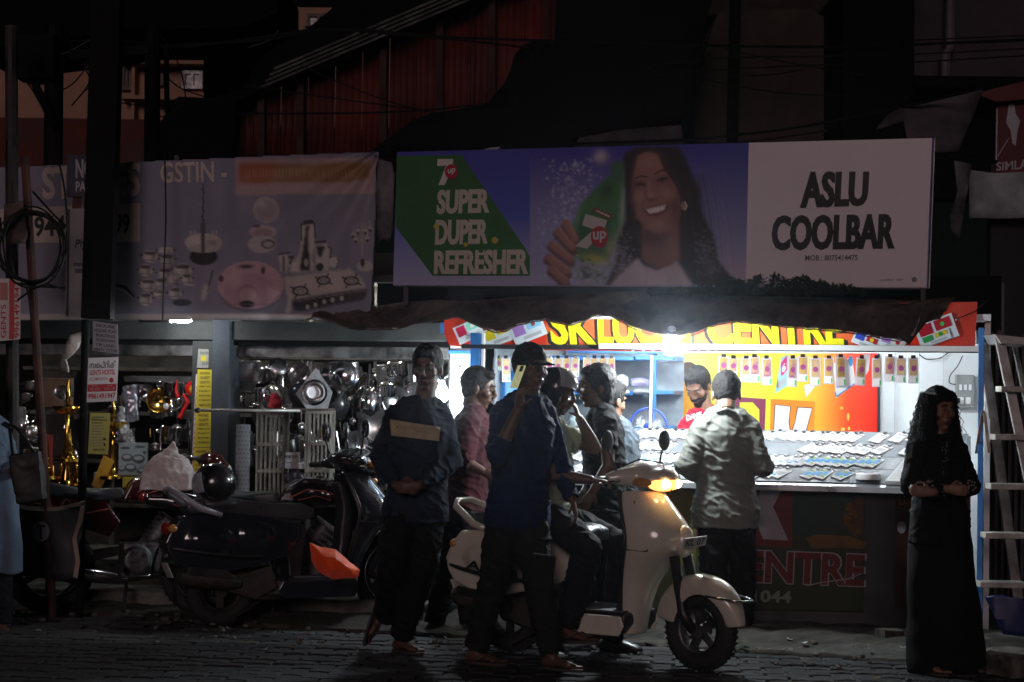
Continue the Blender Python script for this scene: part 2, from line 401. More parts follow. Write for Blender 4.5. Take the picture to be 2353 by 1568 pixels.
# broken slabs and stones, right bottom and under the shop front
def slab(name, lab, px, py, L, W, H, rz, z=None, m=None, tilt=0):
    g = G(px, py); mb = MB(); rnd = random.Random(px)
    mb.box((0, 0, H / 2), (L, W, H)); me_ = mb.mesh(name)
    bm = bmesh.new(); bm.from_mesh(me_); bmesh.ops.subdivide_edges(bm, edges=bm.edges, cuts=4, use_grid_fill=True)
    for v in bm.verts: v.co += Vector((noise.noise(v.co * 9 + Vector((px, 0, 0))), noise.noise(v.co * 9 + Vector((0, py, 0))), noise.noise(v.co * 9))) * .03 * min(1, L * 3)
    bm.to_mesh(me_); bm.free(); me_.materials.append(m or M_stone)
    o = bpy.data.objects.new(name, me_); COL.objects.link(o); o.location = (g.x, g.y, z if z is not None else .0); o.rotation_euler = (tilt, tilt * .5, rz)
    return tag(o, lab, 'stone')
slab('broken_slab', 'flat broken concrete slab lying at the right frame edge below the blue tarpaulin', 2320, 1492, .55, .25, .07, .15)
slab('broken_slab', 'second flat slab fragment just in front of the one below the blue tarpaulin', 2330, 1520, .5, .22, .06, -.1)
slab('rubble_rock', 'squarish grey rock to the left of the black trousered woman', 2045, 1480, .14, .12, .09, .3)
slab('rubble_rock', 'rounded rock at the lower right corner of the picture', 2335, 1552, .26, .2, .12, .5)
slab('rubble_rock', 'small block lying behind the side stand of the black scooter', 940, 1440, .16, .12, .1, .2)
slab('rubble_rock', 'dark brick lump under the belly of the black scooter', 800, 1415, .2, .12, .13, .1)
# the shop fronts' step slabs
def fw(px, off=0.0, z=0.0):
    p = P(px, 905, FY(px) + off); return Vector((p.x, p.y, z))
U = (fw(2250) - fw(0)).normalized(); N = Vector((-U.y, U.x, 0))
if N.y < 0: N = -N
RU = Matrix((U, N, Vector((0, 0, 1)))).transposed()
def fbox(mb, px0, px1, z0, z1, d0, d1):
    a = fw(px0); b = fw(px1); L = (b - a).length
    return mb.box(a + U * L / 2 + N * (d0 + d1) / 2 + Vector((0, 0, (z0 + z1) / 2)), (L, d1 - d0, z1 - z0), RU)
st = MB(); fbox(st, 120, 1085, -.02, .13, -.55, .1)
tag(st.build('shop_step', M_conc, bevel=.02), 'low worn concrete step below the kitchenware shop front', 'step')
st = MB(); fbox(st, 60, 1085, .10, .30, -.12, 2.2)
tag(st.build('shop_floor', M_conc), kind='structure')

# ================================================================ dark upper town
M_black = mat('unlit_black', (.006, .006, .007), .9, var=.3, spec=.1)  # near-black stands for the shade on unlit surfaces
M_beige = mat('lamplight_orange_render', (.42, .24, .16), .85, var=.2, scale=.7, bump=.2)  # beige wall with orange lamplight put into its colour
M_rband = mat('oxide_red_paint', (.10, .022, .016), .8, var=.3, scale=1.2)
M_redw = mat('red_corrugated_paint', (.085, .012, .010), .6, var=.45, scale=.9, bump=.3, bscale=12, spec=.25)
M_grayw = mat('grimy_plaster', (.055, .042, .035), .9, var=.35, scale=1.0, spec=.2)
M_pinkw = mat('grey_mauve_plaster', (.065, .055, .065), .85, var=.35, scale=.8, spec=.2)
M_win = mat('unlit_window_glass', (.012, .014, .018), .3, var=.2)
M_frame = mat('pale_window_frame', (.15, .115, .10), .7)
M_wire = mat('black_cable', (.008, .008, .008), .55, var=0, spec=.3)
def wallquad(mb, px0, py0, px1, py1, Y, th=.3):
    a = P(px0, py1, Y); b = P(px1, py0, Y); mb.box(((a.x + b.x) / 2, Y + th / 2, (a.z + b.z) / 2), (b.x - a.x, th, b.z - a.z))
    return mb
def polyprism(mb, pts, Y, th): return mb.prism([P(x, y, Y) for x, y in pts], (0, th, 0))
# far apartment block (orange light is in its colour)
b = thing('apartment_block', 'beige apartment block tinted as if lit orange, seen behind poles at the upper left', 'building', P(230, 905, 30))
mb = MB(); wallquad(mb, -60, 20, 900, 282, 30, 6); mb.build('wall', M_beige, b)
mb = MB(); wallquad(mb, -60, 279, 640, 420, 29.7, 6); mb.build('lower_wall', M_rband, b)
for (x0, y0, x1, y1) in [(279, 133, 306, 208), (355, 171, 377, 198), (419, 164, 467, 205), (281, 68, 309, 104), (60, 120, 100, 190), (705, 33, 760, 66), (360, 75, 400, 110)]:
    mb = MB(); Yw = 29.95
    a = P(x0, y1, Yw); c = P(x1, y0, Yw)
    for q in ((a.x, a.z, a.x + .05, c.z), (c.x - .05, a.z, c.x, c.z), (a.x + .05, a.z, c.x - .05, a.z + .05), (a.x + .05, c.z - .05, c.x - .05, c.z), ((a.x + c.x) / 2 - .02, a.z + .05, (a.x + c.x) / 2 + .02, c.z - .05)):
        mb.box(((q[0] + q[2]) / 2, Yw, (q[1] + q[3]) / 2), (q[2] - q[0], .12, q[3] - q[1]))
    wdw = mb.build('window', M_frame if x0 != 419 else M_win, b)
    mb = MB(); mb.box(((a.x + c.x) / 2, Yw + .02, (a.z + c.z) / 2), (c.x - a.x - .01, .05, c.z - a.z - .01)); mb.build('pane', M_win, wdw)
mb = MB()
for y in (140, 222, 112): wallquad(mb, 277, y, 520, y + 5, 29.6, .5)
wallquad(mb, 300, 60, 312, 290, 29.75, .3)
mb.build('ledge', M_beige, b)
# eave of a dark building above it
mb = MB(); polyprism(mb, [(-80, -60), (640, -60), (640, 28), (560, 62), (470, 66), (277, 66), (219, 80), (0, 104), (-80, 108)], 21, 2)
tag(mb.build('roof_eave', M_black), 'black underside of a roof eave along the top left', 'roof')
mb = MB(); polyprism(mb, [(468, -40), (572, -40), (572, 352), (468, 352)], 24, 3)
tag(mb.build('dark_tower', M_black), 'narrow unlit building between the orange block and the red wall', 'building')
# red corrugated wall: separate sheets
b = thing('corrugated_wall', 'dark red corrugated metal wall rising behind the two long banners', 'wall', P(1000, 905, 16.5))
k = 0
for px in range(520, 1300, 62):
    def topy(x): return 243 - (x - 540) * .445 if x < 1120 else (-40 if x < 1560 else -30)
    x0, x1 = px + 1, px + 61
    a = P(x0, 380, 16.5); c = P(x1, 380, 16.5); mb = MB(); n = 16
    z0 = P(x0, topy(x0), 16.5).z; z1 = P(x1, topy(x1), 16.5).z; zb = a.z
    vs = []
    for i in range(n + 1):
        t = i / n; X = a.x + (c.x - a.x) * t; yy = 16.5 - .009 * math.cos(t * 2 * math.pi * 4) - (.012 if k % 2 else 0)
        vs += [Vector((X, yy, zb)), Vector((X, yy, z0 + (z1 - z0) * t))]
    mb.add(vs, [(2 * i, 2 * i + 2, 2 * i + 3, 2 * i + 1) for i in range(n)])
    mb.build('panel', mat('red_sheet_%d' % (k % 3), (.105 + .018 * (k % 3), .021, .018), .6, var=.45, scale=.9, bump=.3, bscale=12, spec=.25), b, thick=.006, smooth=True); k += 1
for px in (600, 690, 880, 1010, 1130, 1255):
    mb = MB(); mb.bar(P(px, 372, 16.4), P(px, topy(px) + 6, 16.4), .06, .05); mb.build('batten', mat('dark_batten', (.045, .010, .009), .8), b)
# black roof slope above the wall
b = thing('sheet_roof', 'black sloping sheet roof running up to the right over the red wall', 'roof', P(700, 905, 16))
mb = MB(); polyprism(mb, [(338, 380), (345, 330), (395, 232), (412, 222), (480, 226), (560, 205), (604, 130), (640, 105), (720, 55), (760, 22), (800, -30), (1250, -60), (1095, -4), (905, 72), (748, 152), (600, 205), (542, 236), (530, 380)], 16.2, .2)
mb.build('slope', M_black, b)
for k in range(4):
    mb = MB(); mb.bar(P(600 + 10 * k, 205 - 14 * k - 4, 16.15), P(1095 + 8 * k, -8 - 14 * k, 16.15), .02, .02); mb.build('batten', mat('roof_batten', (.010, .009, .009), .6), b)
# dark hanging tarpaulin in front of the red wall
dk = MB(); poly = [(845, 362), (870, 330), (947, 273), (995, 256), (1060, 250), (1118, 239), (1140, 215), (1157, 195), (1172, 160), (1181, 127), (1200, 105), (1230, 93), (1274, 98), (1280, -20), (1640, -20), (1620, 60), (1600, 200), (1560, 290), (1330, 320), (1320, 362)]
def cloth_poly(pts, Y, amp=.08, step=.12, sd=0, thick=.01):
    P3 = [P(x, y, Y) for x, y in pts]
    bm = bmesh.new(); vs = [bm.verts.new(p) for p in P3]; f = bm.faces.new(vs)
    xs = [p.x for p in P3]; zs = [p.z for p in P3]
    def cut(co, no):
        bmesh.ops.bisect_plane(bm, geom=bm.verts[:] + bm.edges[:] + bm.faces[:], plane_co=co, plane_no=no)
    x = min(xs) + step
    while x < max(xs): cut((x, 0, 0), (1, 0, 0)); x += step
    z = min(zs) + step
    while z < max(zs): cut((0, 0, z), (0, 0, 1)); z += step
    for v in bm.verts:
        q = v.co
        v.co.y += amp * noise.noise(Vector((q.x * 1.6 + sd, q.z * .9, sd))) + amp * .5 * noise.noise(Vector((q.x * 5 + q.z * 2, q.z * 1.5, sd + 3)))
    me = bpy.data.meshes.new('c'); bm.to_mesh(me); bm.free()
    return me
def cloth(name, pts, Y, m, lab=None, cat='tarpaulin', amp=.08, step=.12, sd=0, parent=None, thick=.008):
    me = cloth_poly(pts, Y, amp, step, sd); me.name = name
    if parent is not None: me.transform(Matrix.Translation(-wloc(parent)))
    me.materials.append(m); me.polygons.foreach_set('use_smooth', [True] * len(me.polygons))
    o = bpy.data.objects.new(name, me); COL.objects.link(o)
    s = o.modifiers.new('s', 'SOLIDIFY'); s.thickness = thick
    if parent is not None: o.parent = parent
    if lab: tag(o, lab, cat)
    return o
cloth('dark_tarpaulin', poly, 16.05, mat('tarp_black', (.009, .0085, .009), .85, spec=.1), 'large black tarpaulin hanging over the middle of the red corrugated wall', amp=.2, step=.2)
M_gt = mat('tarp_grey', (.10, .09, .10), .8, var=.4, scale=2, spec=.2)
cloth('grey_tarpaulin', [(1318, 345), (1330, 318), (1420, 300), (1565, 288), (1572, 345)], 14.6, M_gt, 'narrow grey tarpaulin strip peeking out above the drink banner', amp=.08)
cloth('white_rag', [(1090, 352), (1125, 340), (1150, 338), (1140, 352)], 14.0, mat('rag_white', (.4, .36, .42), .8), 'small white rag on top of the drink banner', 'rag', amp=.03, step=.04)
# right-hand plaster walls
b = thing('plaster_house', 'grimy brown plastered house wall above the right half of the drink banner', 'building', P(1800, 905, 17))
mb = MB(); polyprism(mb, [(1600, 400), (1590, 240), (1625, 100), (1650, 30), (1745, 24), (1860, 22), (1905, 45), (1935, 75), (1948, 160), (1975, 175), (1985, 230), (1985, 400)], 17, 3); mb.build('wall', M_grayw, b)
mb = MB(); mb.bar(P(1690, -20, 16.9), P(1682, 335, 16.9), .09); mb.build('drainpipe', M_black, b)
mb = MB(); wallquad(mb, 1928, 60, 1940, 330, 16.85, .12); mb.build('corner_pipe', mat('dull_pipe', (.03, .026, .024), .8), b)
mb = MB(); wallquad(mb, 1500, -60, 2110, 30, 18, 1.0)
tag(mb.build('upper_roof', mat('oxide_roof', (.016, .006, .005), .8)), 'dark oxide red roof edge along the top above the plaster wall', 'roof')
mb = MB(); polyprism(mb, [(1938, -40), (2098, -40), (2098, 215), (2070, 245), (2010, 330), (1938, 360)], 16, 1.5)
tag(mb.build('dark_pier', M_black), 'unlit black pier between the brown wall and the mauve wall', 'wall')
b = thing('mauve_wall', 'grey mauve rendered wall with a drainpipe in the upper right corner', 'wall', P(2200, 905, 17.5))
mb = MB(); polyprism(mb, [(2101, -40), (2420, -40), (2420, 210), (2250, 185), (2178, 178), (2101, 182)], 17.5, 2); mb.build('wall_face', M_pinkw, b)
mb = MB(); mb.tube([P(2185, -40, 17.3), P(2183, 110, 17.3), P(2173, 125, 17.3), P(2173, 200, 17.3)], .045, 8); mb.build('drainpipe', mat('grey_pipe', (.12, .10, .11), .6), b)
mb = MB(); wallquad(mb, 2101, 178, 2420, 200, 17.2, .5); mb.build('sunshade', M_black, b)
# masonry behind everything, closing the view
mb = MB(); wallquad(mb, -300, -200, 2700, 420, 40, 1)
tag(mb.build('far_dark_building', M_black), 'unlit building mass closing the view at the very back', 'building')
# wires
WIRES = [[(277, 108, 15), (500, 98, 15), (700, 70, 15)], [(277, 112, 15), (600, 92, 15), (760, 66, 15), (1000, 84, 15), (1180, 92, 15), (1666, 106, 14), (1940, 108, 14), (2101, 103, 13), (2360, 92, 13)],
 [(700, 62, 15.2), (1130, 100, 15.2), (1240, 118, 15)], [(540, 262, 15), (900, 258, 15), (1130, 238, 15)], [(560, 195, 15), (760, 225, 15), (990, 256, 15)], [(690, 150, 15), (860, 222, 15), (1000, 262, 15)],
 [(1500, 150, 14), (1666, 134, 14), (1900, 130, 14), (2101, 125, 14), (2360, 112, 14)], [(1500, 172, 14), (1700, 158, 14), (1940, 148, 14), (2101, 143, 14), (2360, 128, 14)],
 [(1666, 112, 14), (1780, 138, 14), (1870, 155, 14), (1980, 172, 14)], [(1620, 182, 14), (1700, 200, 14), (1800, 214, 14), (1960, 222, 14)], [(1666, 177, 14), (1770, 172, 14), (1850, 160, 14)],
 [(1320, 331, 13.3), (1570, 322, 13.2), (1680, 312, 13.1), (1850, 290, 13), (2080, 245, 12.9), (2260, 202, 12.6)], [(1320, 337, 13.3), (1570, 331, 13.2), (1720, 326, 13.1), (1900, 300, 13)],
 [(2101, 93, 13.5), (2360, 82, 13.5)], [(44, 110, 14), (219, 92, 14), (420, 108, 14), (468, 102, 14)], [(219, 130, 13.6), (170, 190, 13.6), (140, 208, 13.6)], [(219, 84, 13.6), (160, 118, 13.6), (118, 130, 13.6)],
 [(277, 236, 14), (300, 240, 14), (340, 246, 14), (382, 252, 14)], [(343, 262, 14), (380, 268, 14), (420, 240, 14)], [(360, 70, 14), (390, 110, 14), (415, 160, 14), (427, 225, 14)], [(372, 165, 14), (410, 200, 14), (468, 222, 14)],
 [(378, 348, 12.9), (381, 500, 12.9), (376, 640, 12.9), (374, 735, 12.9)], [(640, 70, 15), (620, 92, 15), (570, 110, 15)], [(132, 60, 14), (210, 175, 14), (195, 210, 14)], [(70, 60, 13.7), (110, 140, 13.7), (100, 225, 13.7)],
 [(45, 175, 13.6), (70, 200, 13.6), (96, 245, 13.6), (110, 262, 13.6)], [(219, 96, 13.6), (196, 150, 13.6), (205, 190, 13.6), (165, 243, 13.6)]]
def cable(pts, r, n=5, steps=6):
    P3 = [P(*p) for p in pts]; out = []
    m = len(P3)
    for i in range(m - 1):
        p0 = P3[max(i - 1, 0)]; p1 = P3[i]; p2 = P3[i + 1]; p3 = P3[min(i + 2, m - 1)]
        for s in range(steps):
            t = s / steps
            out.append(.5 * ((2 * p1) + (p2 - p0) * t + (2 * p0 - 5 * p1 + 4 * p2 - p3) * t * t + (3 * p1 - p0 - 3 * p2 + p3) * t ** 3))
    out.append(P3[-1]); mb = MB(); mb.tube(out, r, n); return mb
WL = ['overhead wire', 'drooping overhead wire', 'slack overhead wire']
for i, wr in enumerate(WIRES):
    a, b_ = wr[0], wr[-1]
    o = cable(wr, .011 if i in (1, 11) else .0055 if i > 3 else .008).build('overhead_wire', M_wire)
    where = 'over the orange block' if b_[0] < 480 else 'across the red wall' if b_[0] < 1300 and a[0] < 1000 else 'along the top edge of the drink banner' if a[1] > 300 and a[0] > 1300 else 'crossing the upper right walls'
    tag(o, 'black overhead wire among the tangle %s' % where, 'wire', 'overhead wires %s' % where)

# ================================================================ pole and left-hand clutter
M_pole = mat('tarred_pole', (.007, .007, .008), .8, var=.3, spec=.15)
M_rust = mat('rusty_pole', (.10, .045, .035), .85, var=.5, scale=5, bump=.3)
M_gal = mat('grimy_galvanised', (.07, .065, .065), .6, metal=.4, var=.4)
b = thing('utility_pole', 'thick black utility pole rising past the left banner to the top of the photo', 'pole', (P(198, 905, 12.7).x, 12.7, 0))
mb = MB(); mb.tube([(P(193, 905, 12.7).x, 12.7, -.1), P(197, 735, 12.7)], .028, 12); mb.build('lower_shaft', M_pole, b)
mb = MB(); mb.bar(P(225, 733, 12.7), P(250, -60, 12.7), .19, .16, up=(0, 1, 0)); mb.build('shaft', M_pole, b)
mb = MB(); mb.bar(P(160, 128, 12.79), P(345, 114, 12.79), .06); mb.build('cross_arm', M_pole, b)
mb = MB(); mb.box(P(88, 135, 13), (.26, .2, .3)); 
tag(mb.build('junction_box', M_pole, bevel=.01), 'black junction box hanging in the cable tangle near the top left', 'box')
def strut(name, lab, a, b_, r, m, n=10, cat='pole'):
    o = MB().tube([a, b_], r, n).build(name, m); return tag(o, lab, cat)
strut('slanted_pole', 'slanting rusty brown pole left of the utility pole', P(57, 360, 12.3), G(122, 1420), .028, M_rust)
strut('slim_pole', 'dark slim pole at the extreme left with the red notice on it', P(26, 60, 12.4), P(30, 1300, 12.4), .042, mat('dull_pole', (.045, .035, .035), .7, var=.4, bump=.3))
strut('far_pole', 'black pole in front of the orange block, left of the utility pole', P(125, 60, 14), P(122, 380, 14), .07, M_pole)
strut('far_pole', 'black pole in front of the orange block, right of the utility pole', P(351, 60, 14), P(349, 380, 14), .058, M_pole)
strut('far_pole', 'thinnest black pole between the orange block and the red wall', P(382, 110, 14), P(384, 260, 14), .02, M_pole)
strut('diagonal_stay', 'diagonal black stay bracing the far pole below the junction box', P(70, 170, 13.8), P(125, 290, 13.8), .03, M_pole, cat='stay')
# coil of black cable
cm = MB(); rnd = random.Random(3)
for k in range(5):
    cx, cy, rx, ry = 72 + rnd.uniform(-6, 6), 570 + rnd.uniform(-8, 8), 74 + rnd.uniform(-9, 9), 82 + rnd.uniform(-9, 9)
    pts = [P(cx + rx * math.cos(a), cy + ry * math.sin(a), 12.2 + .04 * math.sin(a + k)) for a in [2 * math.pi * i / 36 for i in range(37)]]
    cm.tube(pts, .0065, 6)
tag(cm.build('cable_coil', M_wire, smooth=True), 'large loose coil of black cable in front of the phone number on the left banner', 'cable')
for i, pts in enumerate([[(40, 690, 12.2), (100, 655, 12.2), (150, 668, 12.3)], [(0, 500, 12.2), (20, 630, 12.2), (60, 655, 12.2), (150, 662, 12.3)], [(75, 440, 12.2), (120, 490, 12.2), (152, 520, 12.2)], [(135, 370, 12.3), (150, 450, 12.3), (152, 560, 12.3), (120, 640, 12.2)], [(72, 735, 12.25), (66, 680, 12.25), (60, 660, 12.25)]]):
    tag(cable(pts, .007).build('loose_cable', M_wire), 'loose black cable end trailing from the cable coil', 'cable', 'loose cables by the coil')
cloth('torn_wrap', [(10, 470), (52, 462), (64, 540), (58, 560), (20, 560), (8, 520)], 12.25, mat('dull_wrap', (.14, .10, .09), .8, var=.4), 'torn dull plastic wrapped round the slim left pole', 'wrap', amp=.06, step=.05, sd=4)

# ================================================================ banners
def flatmat(n, c, **k): return mat(n, c, k.pop('rough', .55), var=k.pop('var', .10), scale=k.pop('scale', 2.0), spec=.25, **k)
M_bgrey = flatmat('banner_grey', (.25, .25, .34), var=.2, bump=.8, bscale=2.2)
M_bwhite = flatmat('banner_white', (.80, .74, .77), var=.04)
M_bcream = flatmat('banner_cream', (.66, .58, .52))
M_borange = flatmat('banner_orange', (.42, .16, .08), col2=(.22, .14, .07))
M_bdark = flatmat('banner_ink', (.028, .028, .03), var=.05)
M_bpink = flatmat('banner_pink', (.62, .40, .45))
M_bsteel = flatmat('banner_steel', (.60, .57, .55), col2=(.28, .26, .26), scale=14)
def banner_cloth(name, q, Ys, m, lab, cat='banner', off=.0, amp=.02, parent_frame=True, group=None, disp=None):
    """q: TL TR BR BL pixels, Ys: depths at left and right"""
    T = thing(name, lab, cat, P((q[0][0] + q[1][0]) / 2, q[3][1], (Ys[0] + Ys[1]) / 2))
    pl = Plane(P(*q[0], Ys[0]), P(*q[1], Ys[1]), P(*q[3], Ys[0]), disp)
    C = [pl.hit(*p) for p in q]
    pl.disp, dsp = None, pl.disp; C = [pl.hit(*p) for p in q]; pl.disp = dsp
    def fn(u, v):
        p = (C[0] * (1 - u) + C[1] * u) * (1 - v) + (C[3] * (1 - u) + C[2] * u) * v
        return p - pl.n * (.004 if not disp else .045)
    mb = MB(); mb.grid(fn, 40, 12); mb.build('sheet', m, T, thick=.004)
    return T, pl, C
# ---- left kitchen shop banner
def lbd(x, y):
    dx, dy = 880 - x, y - 335; r_ = math.hypot(dx, dy); a = math.atan2(dy, dx); k = sstep(330, 560, x)
    return .020 * k * math.exp(-r_ / 420) * math.sin(a * 15 + .004 * r_) + .010 * noise.noise(Vector((x * .010, y * .006, 2))) * (.35 + .65 * k) + .006 * noise.noise(Vector((x * .03, y * .012, 7))) * k
Yl, Yr = 13.35, 12.95
T, pl, C = banner_cloth('kitchen_shop_banner', [(-40, 386), (867, 348), (851, 735), (-40, 735)], (Yl, Yr), M_bgrey, 'faded grey kitchenware shop banner printed with stove and vessels', disp=lbd)
p = Print(pl, T, .0025)
p.text('STORES', [(97, 385), (325, 372), (323, 452), (99, 460)], M_bcream, 4, .035)
p.text('GSTIN -', [(369, 374), (521, 371), (521, 418), (370, 422)], M_bcream, 4, .02)
p.poly([(-40, 482), (323, 467), (323, 556), (-40, 561)], flatmat('banner_panel', (.60, .52, .46)), 3)
p.text('0', (-14, 499, 4, 545), M_bdark, 4, .03)
p.text('944', [(80, 498), (151, 495), (151, 543), (80, 546)], M_bdark, 4, .03)
p.text('6 77', [(165, 496), (250, 494), (250, 541), (165, 543)], M_bdark, 4, .03)
p.text('99', [(264, 492), (299, 491), (299, 538), (264, 539)], M_bdark, 4, .03)
b_ = Paint(-40, 346, 868, 738, 2.6); rnd = random.Random(5); b_.c[:] = (.25, .25, .32)
for i in range(26): b_.glow(rnd.uniform(-40, 868), rnd.uniform(350, 735), rnd.uniform(30, 130), rnd.uniform(20, 90), rnd.choice([(.29, .27, .36), (.21, .22, .28), (.27, .24, .30), (.30, .28, .33)]), .45)
CR, DK, ST, PK = (.62, .56, .52), (.03, .03, .035), (.42, .40, .40), (.58, .38, .43)
b_.poly([(-40, 723), (851, 722), (851, 733), (-40, 734)], (.55, .49, .47), 1.5)
b_.poly([(540, 366), (864, 362), (861, 446), (540, 448)], (.46, .33, .34), 2); b_.poly([(548, 377), (850, 373), (848, 408), (800, 421), (548, 421)], (.30, .17, .08), 3); b_.poly([(548, 377), (640, 376), (620, 421), (548, 421)], (.42, .10, .06), 8, .8)
for i in range(34): x = 566 + i * 7.6 + rnd.uniform(-1, 1); b_.line([(x, 389 + rnd.uniform(-2, 2)), (x + rnd.uniform(-2, 2), 407)], 3.0, (.50, .29, .15), 2, rnd.uniform(.3, .8))
def vessel(x, y, rx, ry, lid=False, rot=0):
    b_.ell(x, y + 2, rx, ry, (.16, .15, .17), 4, .6, rot); b_.ell(x, y, rx, ry, CR if rnd.random() < .6 else ST, 2.5, 1, rot); b_.glow(x + rx * .45, y + ry * .1, rx * .3, ry * .8, (.20, .19, .20), .8, rot); b_.glow(x - rx * .4, y - ry * .1, rx * .25, ry * .6, (.75, .72, .70), .7, rot)
    b_.ell(x, y - ry * .55, rx * .8, ry * .32, DK if not lid else (.55, .50, .48), 2, .85, rot); b_.line([(x - rx * .7, y + ry * .55), (x + rx * .6, y + ry * .6)], 2, DK, 2, .7); b_.ell(x - rx - 2, y - ry * .2, 4, 2.5, DK, 1.5, .8); b_.ell(x + rx + 2, y - ry * .2, 4, 2.5, DK, 1.5, .8)
for i in range(9): b_.line([(467 - (i % 2) * 3, 424 + i * 10.5), (467 + (i % 2) * 3, 434 + i * 10.5)], 3.2, DK, 1.6, .85)
b_.line([(467, 520), (467, 580)], 11, (.10, .09, .10), 3); b_.ell(468, 558, 43, 21, CR, 2); b_.glow(490, 560, 16, 14, (.28, .26, .26), .8); b_.glow(448, 553, 14, 10, (.78, .74, .72), .6); b_.ell(468, 590, 32, 20, DK, 3); b_.ell(468, 572, 36, 9, (.50, .46, .44), 2); b_.line([(467, 515), (467, 578)], 9, (.13, .11, .12), 3)
for x in (438, 447, 489, 497): b_.line([(x, 552), (x + 1, 532)], 3, CR, 2, .9)
for v_ in [(346, 590, 18, 14), (381, 577, 18, 9, True), (384, 598, 17, 15), (335, 622, 16, 14), (380, 630, 18, 15), (420, 622, 22, 16), (340, 655, 18, 14), (370, 652, 16, 13), (400, 645, 17, 13, True), (430, 642, 12, 14), (335, 688, 15, 16), (403, 674, 15, 14), (366, 676, 14, 9)]: vessel(*v_)
b_.ell(419, 696, 22, 8, (.045, .045, .06), 2); b_.line([(425, 655), (446, 656)], 3, CR, 1.5); b_.line([(262, 655), (288, 661), (306, 682)], 8, DK, 2); b_.line([(264, 661), (286, 667), (304, 684)], 3, CR, 2); b_.line([(489, 622), (478, 668)], 3.5, DK, 2); b_.poly([(480, 655), (472, 690), (462, 692), (470, 654)], CR, 3)
b_.ell(576, 660, 78, 58, (.20, .17, .20), 5, .7); b_.ell(576, 655, 76, 55, PK, 3); b_.ell(573, 668, 58, 40, (.50, .31, .37), 6); b_.glow(540, 640, 26, 20, (.70, .50, .54), .7); b_.ell(570, 675, 24, 20, (.42, .25, .30), 3); b_.ell(570, 679, 21, 17, PK, 4); b_.ell(566, 613, 18, 4.5, (.10, .07, .08), 4); b_.ell(606, 622, 5, 9, (.12, .07, .08), 3); b_.ell(568, 699, 18, 8, (.04, .03, .04), 3); b_.ell(508, 641, 6, 8, (.12, .07, .08), 3); b_.line([(500, 672), (530, 700), (620, 700), (650, 668)], 2.5, (.24, .18, .20), 3, .7)
b_.ell(612, 483, 30, 30, (.46, .40, .42), 2.5); b_.ell(612, 485, 23, 23, (.40, .34, .37), 4); b_.glow(602, 470, 10, 8, (.60, .54, .55), .7); b_.ell(604, 533, 30, 16, (.52, .42, .44), 3); b_.ell(604, 536, 24, 10, (.40, .28, .31), 4); b_.ell(602, 562, 33, 20, (.50, .46, .46), 3); b_.ell(616, 561, 17, 11, (.12, .11, .12), 3); b_.ell(616, 562, 12, 7, (.45, .42, .42), 2); b_.ell(590, 520, 9, 3, DK, 2, .8)
b_.poly([(668, 625), (690, 580), (694, 518), (724, 517), (724, 560), (718, 590), (722, 624)], (.60, .57, .52), 2); b_.poly([(688, 622), (700, 555), (704, 518), (712, 518), (710, 560), (714, 622)], DK, 2.5); b_.line([(694, 553), (693, 515), (723, 513), (726, 546)], 3.2, DK, 1.5); b_.line([(700, 510), (718, 509)], 5, DK, 2); b_.ell(704, 604, 5, 9, CR, 2, .7); b_.glow(674, 610, 8, 12, (.72, .70, .66), .7)
b_.poly([(641, 588), (664, 586), (661, 626), (647, 626)], CR, 2); b_.poly([(649, 590), (656, 590), (656, 626), (650, 626)], DK, 2); b_.line([(642, 585), (666, 581)], 3.2, DK, 1.5); b_.line([(664, 592), (674, 590), (668, 606)], 4, DK, 2)
b_.poly([(724, 563), (750, 561), (758, 575), (756, 624), (726, 624)], (.56, .54, .50), 2); b_.poly([(726, 567), (748, 565), (738, 592), (731, 592)], DK, 2); b_.ell(735, 614, 9, 9, DK, 2); b_.line([(726, 557), (748, 555)], 4, DK, 2); b_.line([(753, 567), (761, 571), (759, 592)], 3, DK, 2); b_.ell(768, 603, 12, 12, CR, 2.5); b_.line([(776, 595), (779, 600), (774, 614)], 3, DK, 2)
b_.poly([(653, 638), (805, 618), (830, 640), (842, 662), (666, 690)], (.56, .50, .47), 2.5); b_.glow(730, 650, 50, 12, (.66, .60, .57), .5); b_.poly([(653, 640), (670, 690), (667, 718), (655, 718), (662, 692)], CR, 2.5); b_.poly([(670, 690), (842, 663), (842, 678), (836, 690), (690, 716), (674, 712)], (.05, .045, .05), 2.5); b_.line([(674, 694), (838, 668)], 2, (.30, .26, .25), 2, .8)
for (x, y, r_) in [(690, 669, 19), (744, 645, 17), (808, 646, 18)]:
    b_.ell(x, y, r_, r_ * .62, DK, 2); b_.ell(x, y, r_ - 5, r_ * .62 - 4, (.50, .46, .43), 2); b_.ell(x, y, r_ * .45, r_ * .28, (.20, .18, .18), 2); b_.ell(x, y, r_ * .25, r_ * .15, (.50, .46, .43), 1.5)
    for a in (30, 120, 210, 300): b_.line([(x + r_ * .7 * math.cos(R(a)), y + r_ * .45 * math.sin(R(a))), (x + r_ * 1.35 * math.cos(R(a)), y + r_ * .98 * math.sin(R(a)))], 3.4, DK, 1.5)
for x, y in ((707, 706), (725, 701), (746, 694), (765, 690), (786, 686)): b_.ell(x, y, 4.5, 5.5, (.52, .48, .46), 2)
b_.line([(832, 515), (832, 605)], 4, (.40, .37, .35), 3)
for k, (dx, yy) in enumerate([(-20, 536), (-10, 528), (8, 528), (18, 522), (-14, 548), (12, 545)]): b_.line([(832, 562), (832 + dx, yy + 6)], 2.4, (.38, .35, .33), 2); b_.ell(832 + dx, yy + 3, 5.5, 4, (.52, .48, .45), 2); b_.line([(832 + dx, yy), (832 + dx, yy - 14)], 2.2, (.50, .47, .44), 2); b_.ell(832 + dx, yy + 8, 3.4, 3, DK, 2)
